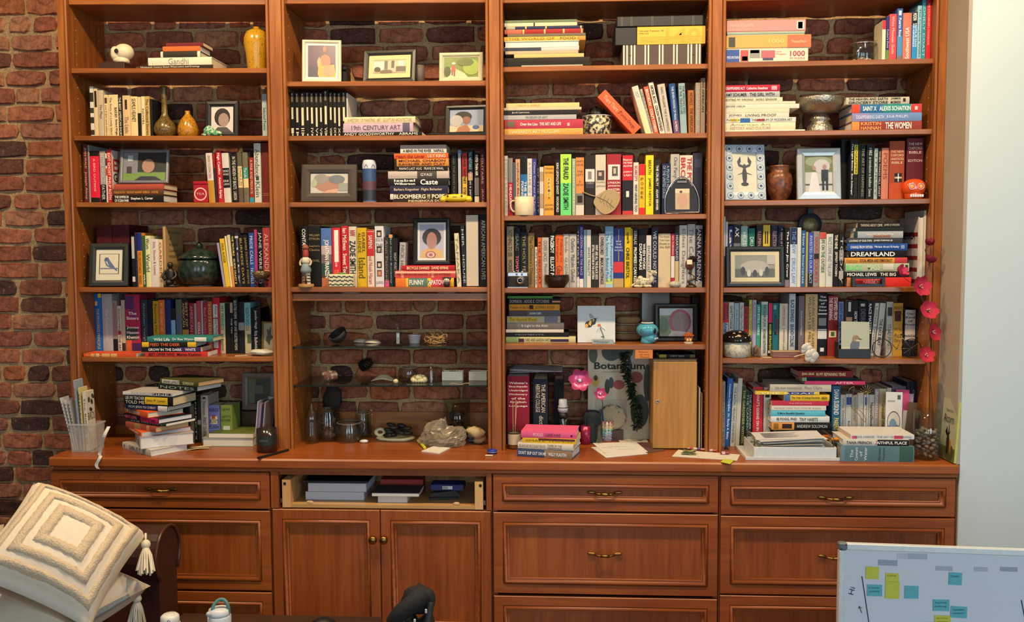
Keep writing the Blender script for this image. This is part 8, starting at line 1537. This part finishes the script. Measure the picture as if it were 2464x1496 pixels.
t = thing('bookmark_card', 'tall white card with a blue crane cut-out print', 'card', (P(*cp(D6b, 617, 680), .035).x, .035, ZC+.0006), (-.06, .02, -.05)); w_, h_ = sz(38, .035), P(*cp(D6b, 617, 347), .035).z-ZC; picture(t, w_, h_, 'cfcac2', [(ell(.5, .5, .4, .18), '4a4a48'), (ell(.5, .5, .36, .16), 'c4beb0'), (ell(.5, .34, .42, .13), '5a7484'), (ell(.45, .45, .22, .1), '6a8494'), (ell(.6, .25, .34, .07), '465c68'), (rect(.7, .88, .88, .95), '3c3430'), (rect(.1, .84, .55, .86), '9a948a')], 0, -w_/2, 0, 'card_face')
for i, (x0_, y0_, x1_, y1_, c, lb, r_) in enumerate(((705, 440, 800, 690, '5a4430', 'brown photo card leaning behind the crane card', .35), (690, 525, 745, 660, 'c8c0b8', 'small white patterned card beside the crane card', .2), (640, 325, 770, 360, 'c0406c', 'bright pink paper slip above the crane card', .1), (700, 365, 795, 460, 'b89ab0', 'lilac paper slip behind the crane card', .25))):
    a, b = P(*cp(D6b, x0_, y1_), .06), P(*cp(D6b, x1_, y0_), .06); hh = b.z-ZC; single('paper_slip', lb, 'card', box(-(b.x-a.x)/2, (b.x-a.x)/2, 0, .0008, 0 if i < 2 else .0, hh-.0), M(c, .7, vary=.25, scale=40), ((a.x+b.x)/2, .05+.008*i, ZC+.0006), (-.05, r_*.3, -.1), group='cards beside the pebble vase')
t = thing('pebble_vase', 'tall clear glass cylinder half filled with pebbles', 'vase', cpx(D6d, 955, 612)+Vector((0, .016, 0))); s = sz(30.5, YC+.03); hV = .185
mk('glass', lathe([(.001, 0), (s, 0), (s, hV), (s*.955, hV), (s*.955, .005), (.001, .005)], 32, False), GLASS, t, True); R = random.Random(4)
for i in range(70):
    a, f = i*2.39996, ((i*7) % 10)/10; rad = (s*.955-.0125)*(1 if i % 3 else .5); s_ = R.uniform(.0085, .012); c = R.choice(('6a5c50', '8a7c6c', '5a504a', 'a0927e', '786858'))
    p_ = mk('pebble', ball(s_, s_*.8, s_*.6, 8, 6, .25, 2, i), M(c, .5, vary=.2, scale=60), t, True); p_.location = (rad*math.cos(a), rad*math.sin(a), .013+.0014*i); p_.rotation_euler = (R.uniform(-.6, .6), R.uniform(-.6, .6), R.uniform(0, 6))
# acorn picture book leaning on the return wall
c = [cpx(D6d, 1070, 590), cpx(D6d, 1295, 705)]; c0, c1 = Vector((XR-.045, c[0].y, 0)), Vector((XR-.012, YC+.012, 0)); 
a, b = P(*cp(D6d, 1035, 590), .0), None
A_, B_ = Vector((PZ(*cp(D6d, 1062, 592), ZC).x, PZ(*cp(D6d, 1062, 592), ZC).y, ZC)), Vector((XR-.022, YC+.006, ZC)); dd = (B_-A_); L_ = dd.length; ang = math.atan2(dd.y, dd.x); hA = .225
t = thing('picture_book', 'pale green picture book with an acorn leaning on the wall', 'book', (A_.x, A_.y, ZC+.004), (-.06, 0, ang)); cov = picture(t, L_, hA, 'b0b094', [(rect(0, 0, 1, .22), '6a6c44'), (ell(.62, .14, .3, .14), '4c4c24'), ([(.42, .12), (.5, .4), (.58, .36), (.56, .1)], '241c10'), (ell(.5, .3, .1, .12), '3a2414'), ([(.3, .45), (.4, .55), (.36, .42), (.5, .46), (.52, .6), (.56, .44), (.64, .5), (.5, .38)], '1c1c12'), ([(.62, .3), (.7, .12), (.74, .3), (.7, .36)], 'b07c2c')], 0, 0, 0, 'cover'); mk('pages', box(.002, L_-.003, .0012, .008, .003, hA-.003), PAGEW, t); mk('spine', box(L_-.003, L_, -.0002, .0095, 0, hA), M('c0c060', .5), t); mk('back_cover', box(0, L_-.003, .0081, .0095, 0, hA), M('8a8a5c', .5), t)
text('Acorn', '1c1c14', cov, (L_*.16, -.0035, hA*.62), (1, 0, 0), (0, 0, 1), L_*.66, hA*.14); text('Because of an', '2c2c20', cov, (L_*.3, -.0035, hA*.8), (1, 0, 0), (0, 0, 1), L_*.45, hA*.05)
single('acrylic_sheet', 'clear acrylic sheet leaning behind the acorn picture book', 'sheet', box(0, L_*.85, 0, .002, 0, .27, .0008), milky('acrylic', '8a9494', .45), (A_.x+.006, A_.y+.064, ZC+.004), (-.03, 0, ang))
a, b = cpx(D6d, 40, 430), cpx(D6d, 172, 425); t = thing('highlighter', 'orange highlighter pen wedged between tray and books', 'pen', Vector((a.x, YC+.11, ZC+.0006))); a2, b2 = P(*cp(D6d, 38, 418), YC+.11), P(*cp(D6d, 172, 420), YC+.11); single('tea_tin', 'small dark tin carrying the orange highlighter', 'tin', box(-.024, .024, 0, .03, 0, a2.z-ZC-.008, .002), M('2a2420', .4), ((a2.x+b2.x)/2+.004, YC+.095, ZC+.0006)); o0 = Vector((a.x, YC+.11, ZC+.0006)); mk('barrel', tube([a2-o0, a2.lerp(b2, .65)-o0], .0062, 10), M('d8881c', .4), t); mk('cap', tube([a2.lerp(b2, .65)-o0, b2-o0], .0068, 10), M('dc9220', .35), t)
# ---------------------------------------------------------------- drawer contents
def dpx(px, py, y): return P(px, py, y)
for i, (x0_, x1_, y0_, y1_, lb, dz) in enumerate(((735, 876, 1169, 1189, 'thick ream of white paper at the bottom of the drawer', 0), (741, 881, 1147, 1168, 'loose ream of white paper under a black folder', 1))):
    a, b = dpx(x0_, y1_, YF+.05), dpx(x1_, y1_, YF+.05); hh = sz(y1_-y0_, YF+.05); single('paper_ream', lb, 'paper', box(a.x, b.x, 0, .2, 0, hh, .001), stripes('b8b8c0', 'c6c6cc', 'Z', 400), (0, YF+.05, ZD+.0004+(.0 if i == 0 else sz(20.6, YF+.05))), group='paper reams in the open drawer')
ztop = ZD+sz(42, YF+.05); a, b = dpx(728, 1147, YF+.06), dpx(885, 1147, YF+.06); single('folder', 'black folder lying on the paper reams', 'folder', box(a.x, b.x, 0, .2, 0, .008, .001), M('1a1a1e', .5), (0, YF+.055, ztop+.0006))
a, b = dpx(909, 1195, YF+.02), dpx(980, 1195, YF+.02); hh = sz(18, YF); single('card_carton', 'white flip carton with faint print in the drawer', 'box', box(a.x, b.x, 0, .09, 0, hh, .001), M('c4c4c0', .6), (0, YF+.02, ZD+.0004))
a, b = dpx(895, 1170, YF+.01), dpx(1008, 1170, YF+.01); t = thing('notepad', 'white pad with a charcoal cover lying on the carton', 'pad', ((a.x+b.x)/2, YF+.006, ZD+.0004+hh+.0006)); W_ = b.x-a.x; mk('pad_block', box(-W_/2, W_/2, 0, .12, 0, .012, .001), M('c8c8c8', .6), t); mk('pad_cover', box(-W_/2, W_/2, 0, .12, .0121, .0135), M('3c3e44', .5), t)
a, b = dpx(917, 1180, YF+.17), dpx(1019, 1180, YF+.17); single('red_box', 'red flat box standing at the back of the drawer', 'box', box(a.x, b.x, 0, .06, 0, .055, .001), M('9a2c20', .5), (0, YF+.16, ZD+.0004))
a, b = dpx(1036, 1190, YF+.1), dpx(1116, 1190, YF+.1); t = thing('stapler', 'black heavy stapler lying in the open drawer', 'stapler', ((a.x+b.x)/2, YF+.07, ZD+.0004), (0, 0, .12)); W_ = b.x-a.x; mk('base', box(-W_/2, W_/2*.7, 0, .03, 0, .01, .002), M('17171a', .4), t); mk('arm', prism([(-W_/2, .011), (W_/2*.8, .011), (W_/2*.8, .022), (W_/4, .034), (-W_/2*.9, .026)], .003, .027), M('1c1c20', .35), t)
t = thing('staple_box', 'dark blue box with a barcode label on the stapler', 'box', ((a.x+b.x)/2+.004, YF+.07, ZD+.036)); mk('carton', box(-W_/2, W_/2, 0, .07, 0, .024, .002), M('202a62', .5), t); mk('barcode_label', box(-W_*.14, W_*.16, -.0006, .0001, .006, .018), M('cfcfcf', .6), t); mk('barcode', join(*[box(-W_*.12+k*.0022, -W_*.12+k*.0022+.001, -.001, -.0005, .008, .016) for k in range(9)]), M('222', .6), t)
for px, lb in ((745, 'small pale wooden block at the left rail of the drawer'), (1098, 'small pale wooden block near the maple screw end')): p_ = dpx(px, 1213, YF-.006); single('wood_scrap', lb, 'block', tr(ball(.012, .006, .0055, 12, 7, .2, 3, px, .7), (0, 0, .0055)), M('c8a878', .7), (p_.x, YF-.002, ZD+.0004), group='wood scraps in the drawer')
# ---------------------------------------------------------------- sofa, cushions, table
LEA = M('3a2018', .38, vary=.25, scale=14, bump=.12)
YS = -.52; xe_ = P(405, 1400, YS).x; zt_ = P(330, 1264, YS).z
SO = thing('sofa', 'brown leather sofa with a rolled arm beside the cabinets', 'sofa', (xe_, YS, 0)); rA = .095; x0_ = -1.25
prof = [(-.07, .0), (-.07, zt_-.17)]+[(rA*math.cos(a), zt_-rA+rA*math.sin(a)) for a in [math.pi*1.12-k*math.pi*1.24/14 for k in range(15)]]+[(.07, zt_-.17), (.07, 0)]
prof = [(y_, z_) for y_, z_ in prof]; V = []; n = len(prof)
for x in (0, x0_): V += [(x, y, z_+.06 if z_ == 0 else z_) for y, z_ in prof]
arm = mk('arm', (V, [(i, i+1, n+i+1, n+i) for i in range(n-1)]+[tuple(range(n)), tuple(range(2*n-1, n-1, -1)), (n-1, 0, n, 2*n-1)]), LEA, SO); 
mk('arm_welt', tube([(.002, y, z_) for y, z_ in prof[1:-1]], .006, 8), M('4a2a1e', .35), SO, True)
zs_ = P(340, 1455, -.75).z; mk('seat_cushion', box(-.75, -.075, -1.35, -.075, zs_-.16, zs_, .03), LEA, SO); mk('base_frame', box(-.95, -.03, -1.4, -.072, .06, zs_-.161, .01), LEA, SO); mk('backrest', box(-1.25, -.952, -1.4, -.072, .06, .82, .05), LEA, SO); mk('seat_welt', tube([(-.072, y, zs_-.004) for y in (-1.33, -.1)], .005, 8), M('4a2a1e', .35), SO)
for x, y in ((-.06, -.03), (-.06, -1.36), (-1.2, -.03), (-1.2, -1.36)): mk('foot', tr(lathe([(.022, 0), (.03, .059)], 12), (x, y, 0)), DKW, SO)
def pillow_geo(w, h, t_, n=26):
    V = []; Fc = []
    for s in (1, -1):
        for j in range(n+1):
            for i in range(n+1):
                u, v = 2*i/n-1, 2*j/n-1; k = ((1-u**2)*(1-v**2))**.38; e = 1-.09*(1-abs(v)**2)*abs(u)**3*0; px_ = u*w/2*(1-.07*(1-v*v)*abs(u)**2); pz_ = v*h/2*(1-.07*(1-u*u)*abs(v)**2)
                V.append((px_, -s*t_/2*k, pz_))
    m = (n+1)**2
    for s in (0, 1):
        for j in range(n):
            for i in range(n): a = s*m+j*(n+1)+i; f = (a, a+1, a+n+2, a+n+1); Fc.append(f if s == 0 else f[::-1])
    rim = [i for i in range(n+1)]+[n+(n+1)*j for j in range(1, n+1)]+[m-1-i for i in range(1, n+1)]+[(n+1)*(n-j) for j in range(1, n)]
    for i in range(len(rim)): a, b = rim[i], rim[(i+1) % len(rim)]; Fc.append((a, m+a, m+b, b))
    return V, Fc
def tassel(parent, loc, s=1.0, rot=(0, 0, 0)):
    Mt = M('d4c8b0', .9, vary=.1); t_ = mk('tassel', join(tr(ball(.013*s, .013*s, .013*s, 10, 6), (0, 0, -.03*s)), tube([(0, 0, 0), (0, 0, -.03*s)], .003*s, 6)), Mt, parent, True); t_.location = loc; t_.rotation_euler = rot
    R = random.Random(3); gs = [tube([(.006*s*math.cos(k), .006*s*math.sin(k), -.04*s), (.014*s*math.cos(k), .014*s*math.sin(k), -.06*s), (R.uniform(.014, .026)*s*math.cos(k), R.uniform(.014, .026)*s*math.sin(k), -R.uniform(.095, .11)*s)], .0026*s, 5) for k in [i*.42 for i in range(30)]]; o = mk('fringe', join(*gs), Mt, t_); o['kind'] = 'stuff'; return t_
CANV = M('dccfba', .95, vary=.06, scale=90, bump=.15); TUFT = M('cdb99c', 1.0, vary=.22, scale=220, bump=1.0)
# tufted cushion: a square standing on a corner, leaning back on the arm
cc = P(150, 1330, -1.0); wP = sz(330, -1.0)
def cush(label, loc, rot, w_, h_, t_, mat): 
    t = thing('cushion', label, 'cushion', loc, rot, 'cushions on the sofa'); o = mk('cover', pillow_geo(w_, h_, t_), mat, t, True); return t
T1 = cush('cream cushion with tufted concentric diamond pattern and tassels', (cc.x-.005, cc.y, cc.z-.0), (math.radians(-54), math.radians(30), math.radians(14)), sz(320, -1.0), sz(300, -1.0), .25, CANV)
w_, h_, t_ = sz(320, -1.0), sz(300, -1.0), .25
def psurf(u, v): k = max((1-u*u)*(1-v*v), 0)**.38; return Vector((u*w_/2*(1-.07*(1-v*v)*u*u), -t_/2*k, v*h_/2*(1-.07*(1-u*u)*v*v)))
for f, wd in ((.31, .085), (.57, .07), (.81, .06)):
    V = []; Fc = []; n = 64; R = random.Random(int(f*100))
    for i in range(n):
        a = i/n*4; s, q_ = int(a), a-int(a); c = 2*q_-1; uv = [(c, -1), (1, c), (-c, 1), (-1, -c)][s]
        if f < .4: uv = (uv[0], uv[1])
        for k, (ff, hh) in enumerate(((f-wd, 0), (f-wd*.8, .01), (f, .014), (f+wd*.8, .01), (f+wd, 0))):
            u_, v_ = uv[0]*ff+R.uniform(-.012, .012), uv[1]*ff+R.uniform(-.012, .012); p_ = psurf(u_, v_); V.append((p_.x, p_.y-hh*.75*R.uniform(.75, 1.2)+.001, p_.z))
    for i in range(n):
        for k in range(4): Fc.append((i*5+k, ((i+1) % n)*5+k, ((i+1) % n)*5+k+1, i*5+k+1))
    o = mk('tufted_band', (V, Fc), TUFT, T1, True)
for u_, v_ in ((1, -1), (1, 1), (-1, -1)): tassel(T1, tuple(psurf(u_*.97, v_*.97)), 1.15, (math.radians(20), math.radians(-33), 0))
c2 = P(112, 1480, -.93); T2 = cush('plain cream cushion with frayed denim-grey edge under the tufted one', (c2.x-.02, c2.y, zs_+.075), (math.radians(-82), math.radians(4), math.radians(-22)), sz(380, -.9), sz(360, -.9), .17, CANV); 
mk('frayed_edge', tube([(sz(350, -.9)/2*.985, 0, v*sz(330, -.9)/2*.9) for v in (-1, -.5, 0, .5, 1)], .012, 8), M('8a9094', .95, bump=1, scale=200), T2); tassel(T2, (sz(350, -.9)/2*.95, 0, sz(330, -.9)/2*.95), 1.1, (math.radians(82), 0, 0))
c3 = P(-30, 1420, -.8); cush('grey-beige cushion at the sofa back under the tufted one', (c3.x-.12, -.86, zs_+.12), (math.radians(-50), 0, math.radians(30)), .36, .34, .12, M('b8a890', .95, vary=.1))
# coffee table
ZTb = .43; ya = PZ(760, 1479, ZTb).y; xa_, xb_ = PZ(430, 1482, ZTb).x, PZ(922, 1479, ZTb).x
CT = thing('coffee_table', 'dark brown wooden coffee table before the doors', 'table', ((xa_+xb_)/2, ya-.3, 0)); W_ = xb_-xa_
mk('table_top', box(-W_/2, W_/2, -.3, .3, ZTb-.03, ZTb, .006), DKW, CT); mk('apron', box(-W_/2+.04, W_/2-.04, -.26, .26, ZTb-.1, ZTb-.0305), DKW, CT)
for x in (-1, 1):
    for y in (-1, 1): mk('leg', box(x*(W_/2-.07)-.022, x*(W_/2-.07)+.022, y*.23-.022, y*.23+.022, 0, ZTb-.1005, .003), DKW, CT)
q = PZ(437, 1515, ZTb); t = thing('bottle', 'white bottle with a rounded cap and a small black emblem', 'bottle', (q.x-.004, q.y-.03, ZTb+.0006)); hh = P(412, 1476, q.y-.03).z-ZTb; mk('bottle_body', lathe([(.026, 0), (.03, .004), (.03, hh*.5), (.024, hh*.55)], 24), M('d0cec8', .4), t, True); cpn = mk('cap', lathe([(.0265, hh*.56), (.0275, hh*.6), (.0265, hh*.88), (.02, hh*.97), (.001, hh)], 24), M('d4d2cc', .35), t, True); mk('emblem', tr(tube([(.0045*math.cos(a), 0, .0045*math.sin(a)) for a in (.3, 1.8, 2.9, 4.4, 5.4)], .0008, 5, True), (.008, -.0268, hh*.78)), M('1c1c1c', .5), cpn)
t.location.x = P(409, 1490, q.y-.03).x
yb_ = ya-.16; xq = P(528, 1490, yb_).x; ztp = P(530, 1462, yb_).z; t = thing('travel_bottle', 'white travel bottle with a teal loop handle', 'bottle', (xq, yb_, ZTb+.0006)); hh = ztp-ZTb
mk('bottle_body', lathe([(.03, 0), (.034, .004), (.034, hh*.7), (.031, hh*.75)], 26), M('c8ccd0', .35), t, True); mk('lid', lathe([(.0315, hh*.76), (.032, hh*.8), (.03, hh*.96), (.02, hh)], 26), M('ccd0d4', .35), t, True); mk('loop_handle', tube(spl([(-.012, -.02, hh*.7), (-.014, -.012, hh*1.06), (-.004, 0, hh*1.26), (.012, .004, hh*1.28), (.026, 0, hh*1.12), (.03, 0, hh*.8)], 6), .0052, 8), M('4a7a7c', .5), t, True); mk('strap_knob', tr(ball(.008, .006, .008, 10, 6), (-.02, -.03, hh*.9)), M('b8bcc0', .4), t, True)
yb_ = ya-.2; single('upturned_bowl', 'black upturned bowl resting on the coffee table', 'bowl', tr(lathe([(.05, 0), (.05, .01), (.046, .026), (.034, .04), (.014, .047), (.001, .048)], 28), sc=(1, 1, (P(778, 1486, yb_).z-ZTb)/.048)), M('151516', .4), (P(778, 1495, yb_).x, yb_, ZTb+.0006), smooth=True)
# black bag at the table end
yb_ = ya-.12; q = P(1000, 1490, yb_); t = thing('bag', 'crumpled black fabric bag with pale zipper pulls', 'bag', (q.x, yb_, 0)); zt_ = P(998, 1406, yb_).z; BKF = M('17171a', .8, vary=.3, bump=.4, scale=60)
g = ball(.085, .07, zt_*.42, 26, 18, .22, 3.2, 6); mk('bag_body', tr(g, (.005, 0, zt_*.42)), BKF, t, True); mk('flap', tr(join(tube(spl([(-.055, -.02, -.035), (-.03, -.03, .0), (.01, -.02, .03), (.03, 0, .045)], 5), [.022+.0006*i for i in range(16)], 12)), (-.005, -.02, zt_-.065)), BKF, t, True); mk('flap_top', tr(ball(.05, .035, .042, 18, 10, .2, 4, 2), (.01, .0, zt_-.045)), BKF, t, True); mk('strap', tube(spl([(.05, -.03, zt_-.04), (.045, -.05, zt_-.09), (.03, -.072, zt_-.16), (.03, -.08, zt_-.25)], 5), .011, 8), M('1f1f22', .7), t, True)
for x, zz_ in ((-.015, .1), (.012, .075), (.02, .13), (-.03, .14), (.045, .045)): mk('zipper_pull', tr(box(-.003, .003, -.002, .002, -.006, .006, .001), (x, -.085, zt_-zz_)), M('c8c8c4', .4), t)
mk('yellow_tab', tr(box(-.005, .005, -.002, .002, -.014, .014, .001), (.006, -.088, zt_-.16), (0, .5, 0)), M('c8b838', .5), t)
# ---------------------------------------------------------------- whiteboard
YW = -1.25; a, b, c = P(2020, 1306, YW), P(2464, 1322, YW), P(2031, 1496, YW)
WBt = thing('whiteboard', 'white dry-erase board with sticky notes on an easel', 'whiteboard', (a.x, YW, a.z), (math.radians(-4), 0, math.radians(-1))); ang = math.atan2(b.z-a.z, b.x-a.x); Wd, Hd = .95, .66
WBt.rotation_euler = (math.radians(-4), -ang, 0)
mk('board', box(.004, Wd, 0, .012, -Hd, -.004), M('c4cad2', .12, vary=.02, spec=.6), WBt); mk('frame_rail', box(.018, Wd, -.003, .016, -.016, 0, .002), M('d0d4d4', .3, .2), WBt); mk('frame_rail', box(0, .014, -.003, .016, -Hd, -.018, .002), M('d0d4d4', .3, .2), WBt); mk('frame_rail', box(.014, Wd, -.003, .016, -Hd-.014, -Hd, .002), M('d0d4d4', .3, .2), WBt); cr_ = mk('corner_cap', join(box(-.002, .02, -.004, .018, -.018, .002, .004)), M('5c6066', .4), WBt)
for x, z_ in ((.004, -.014), (.015, -.003)): mk('rivet', tr(lathe([(.002, 0), (.002, .001)], 8), (x, -.004, z_), (math.pi/2, 0, 0)), M('1c1c1e'), cr_)
def wb(px, py): 
    v = P(px, py, YW)-a; return v.x*math.cos(ang)+v.z*math.sin(ang), v.z*math.cos(ang)-v.x*math.sin(ang)
MK_ = M('23262c', .5)
mk('marker_line', tube([(wb(2072, 1384)[0], -.001, wb(2072, 1384)[1]), (wb(2095, 1560)[0], -.001, wb(2095, 1560)[1])], .0011, 5), MK_, WBt); mk('marker_line', tube([(wb(2090, 1493)[0], -.001, wb(2090, 1493)[1]), (wb(2270, 1491)[0], -.001, wb(2270, 1491)[1])], .0006, 5), M('6a6e78', .5), WBt); mk('marker_line', tube([(wb(2453, 1440)[0], -.001, wb(2453, 1440)[1]), (wb(2466, 1520)[0], -.001, wb(2466, 1520)[1])], .0011, 5), MK_, WBt)
x, z_ = wb(2050, 1428); text('Hi', '23262c', WBt, (x, -.0012, z_), (.25, 0, 1), (-1, 0, .25), .018, .012, 'marker_writing'); mk('marker_arrow', join(tube([(wb(2064, 1455)[0], -.001, wb(2064, 1455)[1]), (wb(2070, 1470)[0], -.001, wb(2070, 1470)[1])], .0008, 5), tube([(wb(2062, 1460)[0], -.001, wb(2062, 1460)[1]), (wb(2064, 1454)[0], -.001, wb(2064, 1454)[1]), (wb(2070, 1459)[0], -.001, wb(2070, 1459)[1])], .0008, 5)), MK_, WBt)
for k, (x0p, y0p, x1p, y1p, col) in enumerate(((2158, 1330, 2185, 1344, 'a8aeb8'), (2112, 1345, 2158, 1360, '8a92a0'), (2185, 1330, 2230, 1345, '9aa2ac'), (2250, 1360, 2290, 1372, '9aa0a8'), (2342, 1362, 2375, 1374, 'a0a4a8'), (2405, 1362, 2446, 1374, '8e9298'))): x0_, z1_ = wb(x0p, y0p); x1_, z0_ = wb(x1p, y1p); mk('smudged_writing', box(x0_, x1_, -.0006, .0001, z0_, z1_), M(col, .5), WBt)
YEL, TEA = 'b8b83c', '54a2ac'
for i, (x0p, y0p, x1p, y1p, col, txt, lb) in enumerate(((2082, 1361, 2112, 1391, YEL, '', 'yellow sticky note highest on the whiteboard'), (2129, 1376, 2160, 1398, YEL, 'Colour', 'yellow sticky note with writing, beside the highest note'), (2084, 1403, 2119, 1431, TEA, 'Daily accuracy', 'teal sticky note with writing near the vertical marker line'), (2128, 1396, 2160, 1437, YEL, '', 'tall yellow sticky note under the written yellow one'), (2174, 1406, 2206, 1437, TEA, '', 'blank teal sticky note between yellow ones and the gap'), (2281, 1375, 2311, 1405, TEA, 'Cluster', 'teal sticky note alone high on the whiteboard'), (2241, 1438, 2279, 1466, TEA, 'Reporting billing', 'teal sticky note with a marker tick below it'), (2283, 1454, 2321, 1482, TEA, 'Candidate transport', 'teal sticky note with two written lines, lower group'), (2244, 1475, 2281, 1500, YEL, 'Survey otherness', 'yellow sticky note at the bottom of the lower group'), (2290, 1492, 2326, 1520, TEA, '', 'teal sticky note cut by the lower frame edge'))):
    x0_, z1_ = wb(x0p, y0p); x1_, z0_ = wb(x1p, y1p); v = WBt.matrix_basis if False else None
    Mw = Matrix.LocRotScale(WBt.location, WBt.rotation_euler, None); t = thing('sticky_note', lb, 'note', Mw @ Vector(((x0_+x1_)/2, -.0016, (z0_+z1_)/2)), WBt.rotation_euler, 'sticky notes on the whiteboard'); w_, h_ = x1_-x0_, z1_-z0_
    mk('note_sheet', tr(box(-w_/2, w_/2, 0, .0008, -h_/2, h_/2), rot=(0, .03*math.sin(i*3), 0)), M(col, .7, vary=.04), t)
    for k, s_ in enumerate(txt.split()): text(s_, '1c3c4c' if col == TEA else '5a5a1c', t, (-w_*.38, -.0006, h_*(.12-.34*k)), (1, 0, .05), (0, 0, 1), w_*.7, h_*.17)
for x in (.06, Wd-.06): mk('easel_leg', tube([(x, .02, -.1), (x, .05, -a.z+.004)], .012, 8), M('b0b4b4', .3, .6), WBt)
mk('easel_leg', tube([(Wd/2, .02, -.1), (Wd/2, .42, -a.z+.04)], .012, 8), M('b0b4b4', .3, .6), WBt)
fill_texts()
